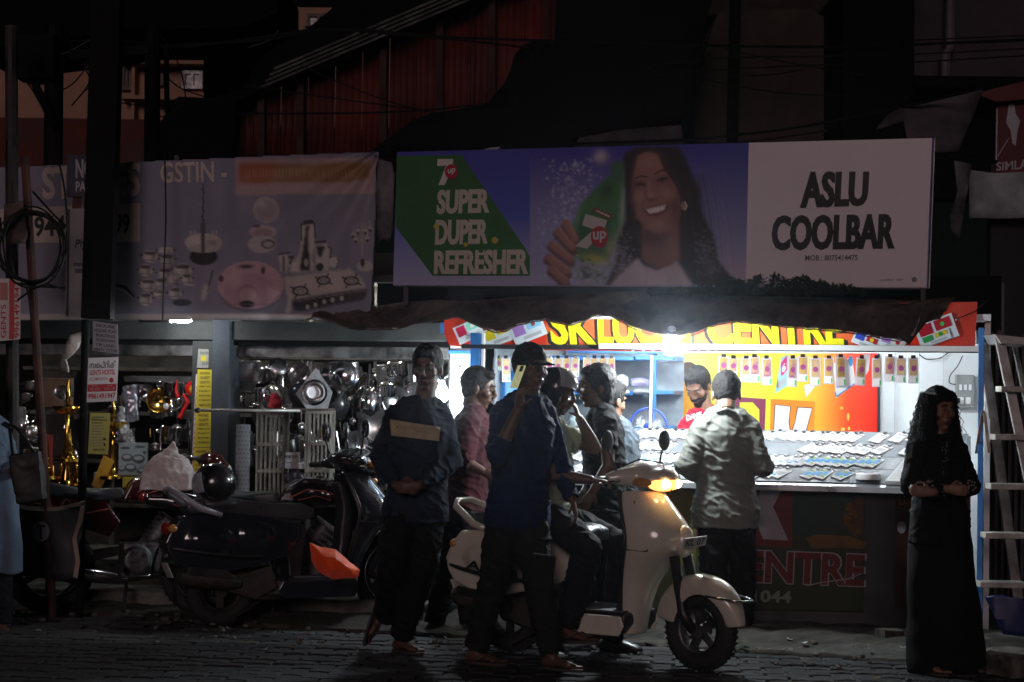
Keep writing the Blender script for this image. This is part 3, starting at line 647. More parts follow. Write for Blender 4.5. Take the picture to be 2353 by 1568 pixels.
b_.ell(838, 612, 18, 13, (.50, .46, .45), 4); b_.ell(833, 604, 5, 10, DK, 3)
b_.c *= 1 + .10 * (np.random.RandomState(5).rand(b_.h, b_.w, 1) - .5)
b_.build(pl, T, .004, clip=lambda x, y: y > 386 - (x + 40) * .0419 + (0 if x < 860 else 9) and y < 733.5 and x < 866 - (y - 348) * .041)
p.flush()
mb = MB()
for xx in (-30, 400, 850): mb.bar(pl.hit(xx, 733, -.03), pl.hit(xx, 355, -.03), .03)
mb.v = [v - pl.n * .03 for v in mb.v]; mb.build('frame', M_gal, T)
# ---- drink banner
Yl, Yr = 12.95, 12.15
def ramp_mat(name, stops, axis_pts, noisev=.06):
    m = mat(name, stops[0][1], .5, var=0, spec=.25); t = m.node_tree; bs = t.nodes['Principled BSDF']
    tc = t.nodes.new('ShaderNodeTexCoord'); sx = t.nodes.new('ShaderNodeSeparateXYZ'); t.links.new(tc.outputs['Object'], sx.inputs[0])
    mr = t.nodes.new('ShaderNodeMapRange'); mr.inputs[1].default_value = axis_pts[1]; mr.inputs[2].default_value = axis_pts[2]
    t.links.new(sx.outputs[axis_pts[0]], mr.inputs[0]); cr = t.nodes.new('ShaderNodeValToRGB'); e = cr.color_ramp.elements
    e[0].position, e[0].color = stops[0][0], (*stops[0][1], 1); e[1].position, e[1].color = stops[-1][0], (*stops[-1][1], 1)
    for pos, c in stops[1:-1]: q = e.new(pos); q.color = (*c, 1)
    t.links.new(mr.outputs[0], cr.inputs[0]); t.links.new(cr.outputs[0], bs.inputs['Base Color']); return m
M_blue = ramp_mat('printed_blue_fade', [(0, (.42, .42, .60)), (.22, (.27, .29, .58)), (.45, (.075, .10, .50)), (1, (.05, .038, .34))], ('Z', 0, 1.0))
T, pl, C = banner_cloth('drink_banner', [(912, 350), (2144, 317), (2130, 663), (903, 656)], (Yl, Yr), M_blue, 'long soft drink banner with a bottle, smiling woman and the name ASLU COOLBAR', amp=.01)
p = Print(pl, T, .0022)
M_green = flatmat('print_green', (.035, .165, .035), col2=(.025, .11, .03)); M_pw = flatmat('print_white', (.70, .66, .62), var=.04)
M_pgold = flatmat('print_cream_letters', (.60, .56, .46), var=.06); M_pred = flatmat('print_red', (.42, .012, .03), var=.05); M_yel = flatmat('print_yellow', (.55, .50, .05))
M_skinp = flatmat('print_skin', (.27, .115, .085), col2=(.20, .085, .065), scale=3); M_hairp = flatmat('print_hair', (.010, .007, .008)); M_shirtp = flatmat('print_shirt', (.45, .39, .42))
M_skind = flatmat('print_skin_dark', (.10, .042, .033)); M_bott = flatmat('print_bottle', (.05, .14, .05), col2=(.025, .07, .03), scale=5); M_bott2 = flatmat('print_bottle_light', (.22, .32, .20)); M_tee = flatmat('print_teeth', (.62, .50, .48), var=.02)
p.poly([(912, 359), (1061, 356), (1205, 568), (1243, 634), (994, 634), (909, 521)], M_green, 1)
def seven(x0, y0, w_, h_, sl):
    P7 = [(0, 0), (1, 0), (.98, .22), (.46, 1), (.05, 1), (.55, .25), (-.03, .27)]
    p.poly([(x0 + a * w_ + sl * (1 - b_) , y0 + b_ * h_) for a, b_ in P7], M_pw, 3, 'logo')
seven(1006, 366, 36, 60, 0)
p.ell(1038, 395, 15, 17, M_pred, 4, 'logo'); p.text('up', [(1029, 390), (1048, 386), (1047, 400), (1030, 405)], M_pw, 5, .03)
p.text('SUPER', [(1006, 437), (1127, 434), (1125, 490), (1003, 493)], M_pgold, 3, .055)
p.text('DUPER', [(1002, 506), (1124, 505), (1121, 561), (1000, 564)], M_pgold, 3, .055)
p.text('REFRESHER', [(999, 576), (1216, 573), (1214, 631), (997, 631)], M_pgold, 3, .055)
for x, y, r_ in ((1138, 553, 7.5), (1071, 563, 5), (1003, 521, 6)): p.ell(x, y, r_, r_, M_yel, 5)
p.ell(1106, 577, 5, 5, M_green, 5); 
rnd = random.Random(9); q_ = Paint(1212, 334, 1721, 660, 2.0); C3 = lambda *c: np.array(c)
ty = np.clip((q_.Y - 345) / 300, 0, 1)[..., None]; q_.c = C3(.035, .025, .24) * (1 - ty) + C3(.30, .29, .44) * ty
tx = np.clip((q_.X - 1560) / 160, 0, 1)[..., None] * (1 - ty) * .5; q_.c = q_.c * (1 - tx) + C3(.03, .06, .22) * tx
q_.glow(1330, 560, 120, 90, (.22, .26, .44), .7); q_.glow(1700, 640, 120, 50, (.36, .28, .36), .7)
def pg(pts, col, soft=1.0, a=1.0): q_.poly(pts, col, soft, a)
for i in range(420):      # water splash
    t = rnd.random(); x = 1292 + rnd.gauss(0, 30) + 30 * (1 - t) ** 2; y = 365 + t * 285; r_ = rnd.choice((1.5, 1.8, 2, 2.6, 3.6)); q_.glow(x, y, r_, r_ * rnd.uniform(.6, 1.6), (.46, .48, .62), rnd.uniform(.15, .6), rnd.uniform(0, 180))
# bottle, tilted, with its own bright and dark glass
q_.poly([(1404, 376), (1420, 369), (1442, 376), (1450, 392), (1446, 420), (1434, 430), (1402, 410)], (.035, .10, .05), 2.5); q_.glow(1442, 398, 5, 20, (.24, .32, .24), .8)
q_.poly([(1400, 404), (1434, 426), (1438, 462), (1438, 512), (1426, 550), (1396, 604), (1340, 604), (1302, 580), (1318, 515), (1335, 470), (1372, 430)], (.040, .15, .045), 3)
q_.glow(1395, 440, 16, 26, (.012, .035, .016), .8, 25); q_.glow(1357, 470, 22, 12, (.05, .16, .05), .8, -30); q_.glow(1431, 480, 7, 55, (.26, .34, .27), .85, 4); q_.glow(1424, 545, 12, 26, (.26, .32, .18), .7, 20); q_.glow(1325, 520, 6, 40, (.16, .26, .16), .7, 12)
q_.poly([(1348, 486), (1404, 506), (1398, 560), (1372, 602), (1318, 580), (1326, 515)], (.022, .08, .028), 4, .7); q_.glow(1372, 598, 34, 12, (.33, .34, .06), .9, 15); q_.glow(1404, 572, 12, 22, (.30, .30, .14), .7)
# crushed ice
for i in range(150):
    x = 1352 + rnd.gauss(0, 38); y = 628 + rnd.gauss(0, 15); q_.glow(x, y, rnd.uniform(2, 7), rnd.uniform(2, 5), rnd.choice([(.10, .18, .11), (.34, .38, .34), (.03, .05, .04), (.42, .38, .42), (.14, .24, .14)]), rnd.uniform(.4, .9), rnd.uniform(0, 180))
# fingers round the bottle
for (x0, y0, x1, y1) in [(1302, 512, 1322, 548), (1284, 532, 1316, 568), (1270, 562, 1310, 594), (1262, 592, 1304, 622), (1270, 618, 1300, 645)]:
    q_.line([(x0 - 2, y0 + 8), (x1, y1 + 10)], 22, (.10, .04, .035), 6, .9); q_.line([(x0, y0), (x1, y1)], 17, (.27, .13, .105), 6); q_.line([(x0 + 4, y0 - 3), (x1, y1 - 5)], 5, (.38, .22, .18), 5, .7)
# hair behind
q_.poly([(1438, 350), (1465, 338), (1493, 336), (1560, 338), (1578, 365), (1590, 399), (1609, 435), (1614, 487), (1628, 520), (1642, 545), (1653, 602), (1676, 630), (1712, 660), (1390, 660), (1414, 604), (1421, 545), (1438, 506), (1436, 435), (1433, 364)], (.009, .006, .008), 3)
for i in range(50): x = 1585 + rnd.gauss(0, 26); q_.line([(x, 400), (x + 14, 470), (x + 26, 560), (x + 34, 650)], 1.6, (.035, .022, .024), 2, .35)
# jacket speckle
for i in range(130): q_.glow(1632 + rnd.gauss(0, 20), 590 + rnd.gauss(0, 36), rnd.uniform(1.5, 4), rnd.uniform(1.5, 3), (.20, .18, .24), rnd.uniform(.2, .7)); q_.glow(1428 + rnd.gauss(0, 13), 582 + rnd.gauss(0, 30), rnd.uniform(1.5, 5), rnd.uniform(1.5, 3), (.22, .20, .26), rnd.uniform(.2, .7))
# shirt and neck
q_.poly([(1466, 594), (1480, 612), (1512, 622), (1552, 597), (1574, 628), (1596, 662), (1398, 662), (1438, 620)], (.46, .40, .44), 3); q_.glow(1440, 640, 26, 26, (.33, .28, .33), .6); q_.glow(1550, 640, 20, 26, (.34, .29, .33), .6); q_.line([(1490, 620), (1482, 660)], 5, (.36, .31, .35), 6, .6); q_.line([(1530, 622), (1540, 660)], 5, (.36, .31, .35), 6, .6)
q_.poly([(1476, 520), (1562, 500), (1560, 596), (1540, 612), (1512, 618), (1486, 606), (1474, 590)], (.20, .095, .075), 3); q_.glow(1500, 545, 42, 22, (.055, .022, .02), .85, 8); q_.glow(1545, 575, 12, 30, (.27, .135, .11), .6); q_.line([(1484, 604), (1512, 616), (1548, 602)], 2, (.10, .045, .04), 2, .7)
# face
q_.poly([(1463, 362), (1480, 352), (1497, 350), (1517, 358), (1528, 386), (1556, 426), (1567, 464), (1563, 506), (1546, 524), (1519, 537), (1500, 534), (1484, 524), (1462, 500), (1450, 459), (1451, 411)], (.225, .105, .085), 3)
q_.glow(1492, 375, 26, 18, (.29, .15, .125), .7); q_.glow(1552, 470, 16, 50, (.09, .038, .034), .8, -8); q_.glow(1456, 450, 8, 46, (.10, .042, .038), .75); q_.glow(1470, 452, 14, 14, (.33, .165, .14), .75); q_.glow(1535, 446, 16, 14, (.33, .165, .14), .75); q_.glow(1512, 516, 18, 11, (.33, .18, .155), .8)
q_.glow(1471, 424, 15, 9, (.09, .038, .034), .85, -8); q_.glow(1521, 414, 17, 10, (.09, .038, .034), .85, -12); q_.line([(1491, 420), (1493, 440), (1494, 452)], 6, (.34, .18, .15), 6, .6); q_.line([(1483, 424), (1484, 452)], 5, (.12, .05, .045), 6, .6)
q_.glow(1497, 459, 13, 4.5, (.09, .035, .032), .85, -8); q_.glow(1498, 450, 8, 6, (.36, .20, .17), .6)
q_.line([(1461, 411), (1473, 405), (1487, 407)], 3, (.015, .01, .012), 2); q_.line([(1505, 401), (1517, 393), (1533, 390)], 3.2, (.015, .01, .012), 2)
q_.line([(1461, 426), (1471, 422), (1482, 425)], 3, (.012, .008, .01), 2); q_.line([(1511, 415), (1522, 410), (1534, 411)], 3, (.012, .008, .01), 2); q_.glow(1472, 425, 4, 2.6, (.01, .008, .01), 1); q_.glow(1522, 414, 4, 2.8, (.01, .008, .01), 1)
q_.line([(1480, 462), (1474, 476)], 3, (.11, .045, .04), 5, .6); q_.line([(1520, 452), (1538, 468)], 3, (.11, .045, .04), 5, .6)
q_.poly([(1479, 482), (1500, 475), (1534, 468), (1537, 476), (1530, 488), (1511, 498), (1490, 497)], (.10, .020, .025), 2); q_.poly([(1486, 482), (1502, 478), (1531, 471), (1527, 482), (1510, 489), (1491, 491)], (.62, .52, .50), 1.5); q_.line([(1490, 498), (1512, 500), (1530, 490)], 5, (.26, .08, .08), 4, .8)
for k_ in range(5): q_.line([(1494 + k_ * 8, 480 - k_ * 1.8), (1495 + k_ * 8, 489 - k_ * 1.8)], .8, (.40, .32, .32), 1.2, .6)
q_.line([(1517, 358), (1528, 386), (1557, 426), (1569, 464), (1565, 510)], 7, (.02, .012, .014), 6, .9); q_.line([(1462, 362), (1452, 400), (1450, 450), (1456, 492)], 5, (.03, .016, .018), 6, .8); q_.ell(1571, 474, 6, 9, (.32, .20, .14), 2, .8)
q_.line([(1574, 464), (1579, 474), (1574, 483)], 2, (.62, .58, .52), 1.5)
q_.glow(1381, 360, 15, 14, (.40, .36, .42), .95)
# wrinkles and grime of the flex itself are in its material; a fine print grain
q_.c = 1 - (1 - np.clip(q_.c, 0, 1)) ** 1.0; q_.c *= np.array((1.42, 1.42, 1.40)); q_.c *= 1 + .10 * (np.random.RandomState(3).rand(q_.h, q_.w, 1) - .5)
def _cl(x, y): return y > 337 and not (y < 352 - (x - 912) * .027) and not (x < 1222)
q_.build(pl, T, .0064, clip=lambda x, y: 351 - (x - 912) * .0268 < y < 654.5 and x > 1216)
P7 = [(1346, 492), (1396, 507), (1388, 530), (1350, 572), (1322, 566), (1366, 528), (1338, 518)]
M_pwd = flatmat('print_white_dim', (.56, .54, .50), var=.04)
p.poly(P7, M_pwd, 4, 'logo'); p.ell(1378, 545, 20, 25, M_pred, 5, 'logo'); p.text('up', [(1363, 533), (1394, 531), (1393, 556), (1364, 561)], M_pwd, 6, .03)
p.poly([(1366, 476), (1408, 494), (1402, 506), (1362, 486)], flatmat('print_brick', (.22, .05, .04)), 4); p.line([(1370, 484), (1402, 499)], 4, M_pgold, 5)
# name panel
p.poly([(1721, 329), (2142, 318), (2128, 661), (1714, 660)], M_bwhite, 4)
p.text('ASLU', [(1842, 395), (1998, 394), (1994, 474), (1838, 480)], M_bdark, 6, .062)
p.text('COOLBAR', [(1775, 496), (2060, 491), (2056, 573), (1772, 577)], M_bdark, 6, .062)
p.text('MOB : 8075414475', [(1851, 587), (1971, 586), (1971, 599), (1850, 600)], flatmat('print_grey_ink', (.09, .08, .09)), 6, .015)
p.text('coolbar sign', [(2022, 641), (2076, 639), (2076, 647), (2022, 649)], flatmat('print_faint_ink', (.25, .22, .24)), 6, .0); p.ell(2101, 643, 6, 6, flatmat('print_faint_ink', (.25, .22, .24)), 6)
p.flush()
mb = MB()
for xx in (930, 1500, 2120): mb.bar(pl.hit(xx, 700, -.03), pl.hit(xx, 355, -.03), .03)
mb.bar(pl.hit(905, 654, -.03), pl.hit(2128, 660, -.03), .03); mb.bar(pl.hit(914, 354, -.03), pl.hit(2140, 322, -.03), .03); mb.build('frame', M_gal, T)
mb = MB(); mb.bar(pl.hit(2146, 318, -.012), pl.hit(2133, 663, -.012), .006, .05); mb.build('edge_strip', mat('pale_edge', (.7, .7, .72), .4), T)
# torn cloth between the banners
cloth('torn_flex', [(868, 365), (900, 372), (906, 400), (902, 520), (895, 555), (880, 548), (866, 560), (864, 430)], 12.9, mat('torn_flex_grey', (.16, .14, .16), .7, var=.5, scale=6), 'torn grey flex sheet hanging in the gap between the two banners', 'torn sheet', amp=.09, step=.05, sd=7)
# creeper growing over the lower edge of the banner
M_leafd = mat('creeper_leaf', (.022, .034, .016), .8, var=.5, scale=20)
lf = MB(); rnd = random.Random(12)
for i in range(1500):
    x = rnd.uniform(1490, 1985); h = 30 * math.exp(-((x - 1780) / 130) ** 2) + 12 + 14 * noise.noise(Vector((x * .03, 0, 0)))
    y = 676 - rnd.random() * h; Y = pl.hit(x, 660).y - .05 - rnd.random() * .22; c = P(x, y, Y); s_ = rnd.uniform(.010, .03)
    q = Quaternion((rnd.uniform(-1, 1), rnd.uniform(-1, 1), rnd.uniform(-1, 1)), rnd.uniform(0, 3)).to_matrix()
    lf.add([c + q @ Vector(v) * s_ for v in ((-1, 0, 0), (0, -.5, .1), (1.1, 0, 0), (0, .5, .1))], [(0, 1, 2, 3)])
tag(lf.build('creeper', M_leafd), 'dark creeper crowding the lower edge of the drink banner below the name panel', 'plant', kind='stuff')
# ---- signs at the left
def board(name, lab, cat, q, Y, m, th=.02, group=None):
    T = thing(name, lab, cat, P((q[0][0] + q[1][0]) / 2, q[3][1], Y)); pl = Plane(P(*q[0], Y), P(*q[1], Y), P(*q[3], Y))
    mb = MB(); mb.prism([pl.hit(*c) for c in q], -pl.n * th); mb.build('sheet', m, T); return T, Print(pl, T, .002)
M_ink = flatmat('sign_blue_black', (.03, .03, .055)); M_lw = flatmat('sign_lettering_white', (.42, .42, .46)); M_ply = flatmat('sign_pale', (.30, .27, .29))
T, p = board('parking_sign', 'dark blue no parking sign partly hidden behind the black utility pole', 'sign', [(156, 356), (262, 354), (262, 452), (156, 453)], 12.95, M_ink, .03)
p.text('NO', (174, 366, 214, 410), M_lw, 1, .03); p.text('PARKING', (174, 417, 256, 441), M_lw, 1, .03); p.line([(156, 357), (156, 452)], 4, M_bdark, 2); p.flush()
mb = MB(); mb.bar(P(178, 452, 12.99), P(176, 480, 12.99), .05); mb.build('bracket', M_rust, T)
T, p = board('plywood_sign', 'tall narrow pale sign board under the no parking sign', 'sign', [(154, 480), (262, 478), (258, 726), (150, 728)], 12.9, M_ply, .06)
p.line([(158, 482), (155, 726)], 5, M_bdark, 1); p.text('Ply', [(175, 551), (200, 549), (198, 574), (172, 576)], M_bdark, 2, .01)
p.rect(168, 604, 196, 612, flatmat('sign_dim_bar', (.10, .08, .11)), 1); p.rect(172, 618, 196, 628, flatmat('sign_dim_bar', (.10, .08, .11)), 1); p.flush()
M_redn = mat('notice_red', (.62, .03, .03), .5, var=.15); M_pap = mat('notice_paper', (.74, .70, .68), .6, var=.06)
def notice(name, lab, q, Y, m=None, curl=.0, cat='poster', th=.004):
    T = thing(name, lab, cat, P((q[0][0] + q[1][0]) / 2, q[3][1], Y)); pl = Plane(P(*q[0], Y), P(*q[1], Y), P(*q[3], Y))
    mb = MB(); mb.prism([pl.hit(*c) for c in q], -pl.n * th); mb.build('paper', m or M_pap, T); return T, Print(pl, T, .0012)
T, p = notice('pole_notice', 'red and white notice at the left edge with a phone number printed sideways', [(-30, 640), (47, 641), (46, 780), (-30, 787)], 12.2)
p.rect(-28, 644, -2, 784, M_pap, 1); p.rect(21, 643, 33, 780, M_redn, 1); p.rect(-28, 648, -12, 780, M_redn, 1)
p.text('9961491947', [(33, 778), (33, 646), (45, 646), (45, 776)], M_redn, 2, .02)
p.text('GENTS', [(2, 778), (2, 700), (14, 700), (14, 776)], M_redn, 2, .02); p.rect(0, 650, 18, 690, flatmat('notice_faint_red', (.6, .25, .22)), 1); p.flush()
# ================================================================ lottery kiosk
def paper_mat(name, col, tr=.45, rough=.6, var=.05):
    m = mat(name, col, rough, var=var, scale=3, spec=.25); t = m.node_tree; b = t.nodes['Principled BSDF']; out = t.nodes['Material Output']
    tl = t.nodes.new('ShaderNodeBsdfTranslucent'); mx = t.nodes.new('ShaderNodeMixShader'); mx.inputs[0].default_value = tr
    tl.inputs[0].default_value = (*col, 1)
    t.links.new(b.outputs[0], mx.inputs[1]); t.links.new(tl.outputs[0], mx.inputs[2]); t.links.new(mx.outputs[0], out.inputs[0]); return m
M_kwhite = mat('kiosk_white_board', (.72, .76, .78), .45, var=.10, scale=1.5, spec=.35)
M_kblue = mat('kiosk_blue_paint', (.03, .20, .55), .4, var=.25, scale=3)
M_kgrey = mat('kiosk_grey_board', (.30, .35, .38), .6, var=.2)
M_steelb = mat('counter_sheet', (.45, .48, .50), .32, metal=.6, var=.12, scale=3)
M_dkboard = mat('rack_board', (.13, .15, .17), .5, var=.15)
M_rail = mat('dark_rail', (.03, .03, .035), .4, metal=.5)
M_white = mat('plain_white', (.8, .8, .8), .5, var=.03)
K = thing('lottery_kiosk', 'brightly lit lottery kiosk with a white interior and blue frame', 'kiosk', fw(1680, .2))
mb = MB(); fbox(mb, 1095, 2330, .0, 2.0, 1.50, 1.56); mb.build('back_wall', M_kwhite, K)
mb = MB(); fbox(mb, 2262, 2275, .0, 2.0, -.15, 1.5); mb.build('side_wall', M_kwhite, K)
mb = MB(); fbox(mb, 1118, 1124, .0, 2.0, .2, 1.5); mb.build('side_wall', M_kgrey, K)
mb = MB(); fbox(mb, 1095, 2275, 2.0, 2.04, -.25, 1.56); mb.build('ceiling', M_kwhite, K)
mb = MB(); fbox(mb, 1125, 2262, .0, .12, -.1, 1.5); mb.build('floor', M_kgrey, K)
def kpost(p0, p1, z0, z1, d0, d1, m, name='post'):
    mb = MB(); fbox(mb, p0, p1, z0, z1, d0, d1); return mb.build(name, m, K, bevel=.003)
kpost(1086, 1102, .0, 1.86, .05, .1, M_kblue); kpost(1106, 1128, .0, 1.9, -.32, -.26, M_kblue); kpost(1129, 1136, .0, 1.9, -.30, -.27, M_white, 'trim')
kpost(1448, 1456, .9, 2.0, .95, .98, M_kblue); kpost(2247, 2260, 0, 1.95, -.36, -.3, M_kblue)
kpost(1126, 1180, 1.46, 1.66, .3, .32, M_kblue, 'side_board'); kpost(1126, 1180, 1.0, 1.46, .31, .33, M_kblue, 'side_board')
kpost(1086, 2255, 1.795, 1.825, -.32, -.28, M_rail, 'lintel_rail'); kpost(1400, 2250, 1.80, 1.835, -.40, -.37, M_white, 'lintel_rail')
kpost(1012, 1088, 1.765, 1.79, .0, .04, M_kblue, 'cross_rail'); kpost(1240, 1500, 1.80, 1.83, .9, .93, M_kblue, 'cross_rail')
mb = MB(); mb.bar(P(1498, 818, FY(1498) + .45), P(1494, 985, FY(1498) + .45), .018); mb.build('partition_post', M_white, K)
for (a, b_, z) in [(1404, 1500, 1.755), (1420, 1500, 1.51), (1200, 1400, 1.50), (1200, 1400, 1.75), (1404, 1500, 1.25)]:
    kpost(a, b_, z, z + .03, .95, 1.4, M_kblue, 'shelf')
kpost(1200, 1500, .9, 2.0, 1.42, 1.44, M_kgrey, 'shelf_back')
for x in (2036, 2098, 2160): kpost(x, x + 1, .5, 1.98, 1.485, 1.5, M_kgrey, 'board_joint')
# counter and its stepped ticket rack
cz0, cz1, cd0, cd1 = .945, 1.262, -.36, .42
def cb(px, t, up=0.0):      # a point on the sloping rack
    a = fw(px, 0); d = cd0 + (cd1 - cd0) * t; return a + N * d + Vector((0, 0, cz0 + (cz1 - cz0) * t + up))
mb = MB(); x0, x1 = 1180, 2232
mb.add([cb(x0, 0), cb(x1, 0), cb(x1, 1), cb(x0, 1), cb(x0, 0, -.035), cb(x1, 0, -.035), cb(x1, 1, -.035), cb(x0, 1, -.035)], [(0, 1, 2, 3), (7, 6, 5, 4), (0, 4, 5, 1), (1, 5, 6, 2), (2, 6, 7, 3), (3, 7, 4, 0)])
mb.build('counter_top', M_steelb, K)
mb = MB(); fbox(mb, 1180, 2232, .0, .91, -.20, .5); mb.build('counter_base', M_rail, K)
for t in (.05, .29, .53, .77):
    mb = MB(); mb.add([cb(1186, t, .004), cb(2226, t, .004), cb(2226, t + .215, .016), cb(1186, t + .215, .016)], [(0, 1, 2, 3)]); mb.build('rack_step', M_dkboard, K, thick=.006)
    mb = MB(); mb.tube([cb(1186, t + .225, .012), cb(2226, t + .225, .012)], .006, 6); mb.build('rack_rail', mat('chrome_rod', (.6, .62, .65), .2, metal=1, var=0), K)
for px in range(1200, 2230, 74):
    mb = MB(); mb.ell(cb(px, -.0, -.017), (.006, .004, .006), None, 8, 6); mb.build('rivet', mat('chrome_rod', (.6, .62, .65), .2, metal=1), K)
# ticket bundles on the rack
M_tw = paper_mat('ticket_paper', (.80, .80, .80), .15); M_tg = flatmat('ticket_grey_print', (.40, .42, .44)); M_tb = flatmat('ticket_blue_print', (.06, .32, .62)); M_tgn = flatmat('ticket_green_print', (.25, .45, .12))
M_clip = mat('black_clip', (.012, .012, .014), .35, spec=.5); M_tin = flatmat('ticket_ink', (.12, .12, .14))
def ticket_proto(kind):
    T = thing('ticket_bundle', 'x', 'lottery tickets')
    mb = MB(); w_, l_ = .078, .150
    for k in range(4): mb.box((.002 * k * (1 if kind else -1), -.001 * k, .0015 + .0022 * k), (w_, l_, .002))
    mb.build('paper', M_tw, T, local=True)
    z = .0094
    def rect(x0, y0, x1, y1, m, nm='print'):
        mb = MB(); mb.add([(x0, y0, z), (x1, y0, z), (x1, y1, z), (x0, y1, z)], [(0, 1, 2, 3)]); mb.build(nm, m, T, local=True)
    if kind == 0: rect(-.028, -.035, .022, .012, M_tg); rect(-.032, .035, .03, .05, M_tin, 'lettering')
    elif kind == 1: rect(-.034, -.05, .0, .015, M_tb); rect(.002, -.02, .034, .045, M_tb); rect(-.034, .02, 0, .045, M_tgn); rect(.005, -.05, .03, -.03, M_tgn)
    else: rect(-.03, -.03, .03, .02, M_tg); rect(-.034, -.06, .0, -.04, M_tb)
    mb = MB(); mb.prism([(-.012, .078, .016), (.012, .078, .016), (.009, .060, .013), (-.009, .060, .013)], (0, 0, .006)); mb.bar((-.01, .079, .018), (-.01, .092, .024), .002); mb.bar((.01, .079, .018), (.01, .092, .024), .002)
    mb.build('clip', M_clip, T, local=True); return T
tp = [ticket_proto(i) for i in range(3)]
slope = math.atan2(cz1 - cz0, cd1 - cd0)
def place_ticket(px, row, kind, i, n):
    t = (.16, .40, .64, .88)[row] + random.uniform(-.012, .012); c = cb(px + random.uniform(-3, 3), t, .013); o = copy_tree(tp[kind])
    o.location = c; yaw = math.atan2(U.y, U.x)
    o.rotation_euler = (Matrix.Rotation(yaw, 3, 'Z') @ Matrix.Rotation(slope, 3, 'X') @ Matrix.Rotation(R(-33 + random.uniform(-10, 8)), 3, 'Z')).to_euler()
    o.rotation_mode = 'XYZ'
    side = 'left of the customer' if px < 1640 else 'right of the customer'
    o['label'] = '%s printed ticket bundle of the %s rack row, %s' % (('grey', 'blue', 'pale')[kind], ('front', 'second', 'third', 'topmost')[row], side)
    o['group'] = 'lottery ticket bundles on the counter rack'
def cx5(x): return 1436 + x * .293
rows = {3: [60, 120, 190, 260, 330, 400, 460, 1045, 1105, 1240, 1310, 1375, 1440, 1500, 1570, 1640, 1710, 1770, 1960, 2115, 2270, 2350], 2: [110, 170, 235, 300, 1420, 1490, 1580, 1645, 1715, 1800, 1870, 1995, 2210],
        1: [160, 215, 275, 330, 385, 1135, 1200, 1265, 1325, 1385, 1470, 1560, 1620, 1685, 1745, 1880, 1945], 0: [250, 300, 350, 410, 1050, 1140, 1230, 1470, 1550, 1720]}
for row, xs in rows.items():
    for i, x in enumerate(xs):
        place_ticket(cx5(x) + 6, row, (1 if row < 2 and x > 1400 else 2 if row < 2 else 0), i, len(xs))
for px in (1190, 1240, 1290, 1340, 1380, 1415):
    for row in (0, 1, 3): place_ticket(px, row, random.randint(0, 2), 0, 1)
for t in tp:
    for ch in list(t.children): bpy.data.objects.remove(ch)
    bpy.data.objects.remove(t)
# receipt roll and newspaper on the counter
g = cb(2002, .10, .012); T = thing('tape_roll', 'small white round box with a purple emblem on the counter beside the newspaper', 'box', g)
MB().lathe([(0, 0), (.075, 0), (.08, .01), (.078, .035), (.07, .042), (0, .042)], g, 24).build('body', M_white, T, auto=True)
MB().lathe([(.018, .0435), (.034, .0435)], g, 20).build('emblem', flatmat('purple_print', (.16, .05, .40)), T)
T = thing('newspaper', 'folded newspaper lying on the right end of the ticket counter', 'newspaper', cb(2070, .1, .02))
def skew(px, t, up): return cb(px + t * 95, t, up)
for k in range(4):
    mb = MB(); mb.add([skew(2038, .02, .014 + .006 * k), skew(2150, .02, .014 + .006 * k), skew(2150, .46, .014 + .006 * k), skew(2038, .46, .014 + .006 * k)], [(0, 1, 2, 3)]); mb.build('sheet', paper_mat('newsprint', (.62, .62, .62), .1), T, thick=.004)
pr = MB()
for i in range(13):
    t = .06 + i * .03
    for c in range(3): pr.add([skew(2044 + c * 34, t, .0345), skew(2044 + c * 34 + 29 - (i * 5 + c) % 9, t, .0345), skew(2044 + c * 34 + 29 - (i * 5 + c) % 9, t + .011, .0345), skew(2044 + c * 34, t + .011, .0345)], [(0, 1, 2, 3)])
pr.build('lettering', flatmat('news_ink', (.36, .36, .38)), T)
# the painted front panel under the counter
pa, pb = fw(1180, -.205), fw(2232, -.205); pl = Plane(pa, pb, pa + Vector((0, 0, 1)))
T = thing('counter_poster', 'dark colourful SK poster with outlined letters CENTRE pasted under the counter', 'poster', fw(1700, -.21))
def hitq(pl, pts, off=0): return [pl.hit(x, y, off) for x, y in pts]
mb = MB(); mb.prism(hitq(pl, [(1450, 1118), (1988, 1128), (1985, 1405), (1450, 1395)], .003), -pl.n * .002); mb.build('sheet', flatmat('poster_dark_green', (.014, .030, .012), col2=(.025, .018, .008), scale=1.5), T)
p = Print(pl, T, .0018); p.t = .0025
D_y = flatmat('poster_olive', (.075, .07, .008)); D_r = flatmat('poster_dark_red', (.11, .012, .012)); D_t = flatmat('poster_teal', (.008, .034, .030), col2=(.012, .02, .012)); D_w = flatmat('poster_offwhite', (.26, .24, .26)); D_o = flatmat('poster_ochre', (.15, .075, .012), col2=(.06, .03, .01), scale=5)
p.poly([(1455, 1122), (1600, 1122), (1600, 1300), (1455, 1300)], D_y, 2); p.poly([(1640, 1122), (1821, 1127), (1820, 1258), (1640, 1250)], D_r, 2)
p.poly([(1748, 1123), (1797, 1124), (1777, 1165), (1812, 1242), (1754, 1239), (1732, 1180)], D_w, 4); p.poly([(1600, 1124), (1640, 1124), (1650, 1240), (1600, 1240)], flatmat('poster_purple', (.05, .008, .035)), 3)
p.poly([(1821, 1127), (1985, 1128), (1985, 1235), (1821, 1230)], D_t, 2); p.poly([(1850, 1236), (1880, 1228), (1950, 1232), (1992, 1246), (1985, 1262), (1930, 1258), (1868, 1262)], D_o, 4)
rnd = random.Random(4)
for i in range(16): p.ell(1952 + rnd.gauss(0, 9), 1170 + i * 4 - 10, 6, 6, D_o, 5, n=9)
p.poly([(1965, 1140), (1985, 1140), (1985, 1235), (1960, 1235)], flatmat('poster_brown', (.07, .035, .02)), 4)
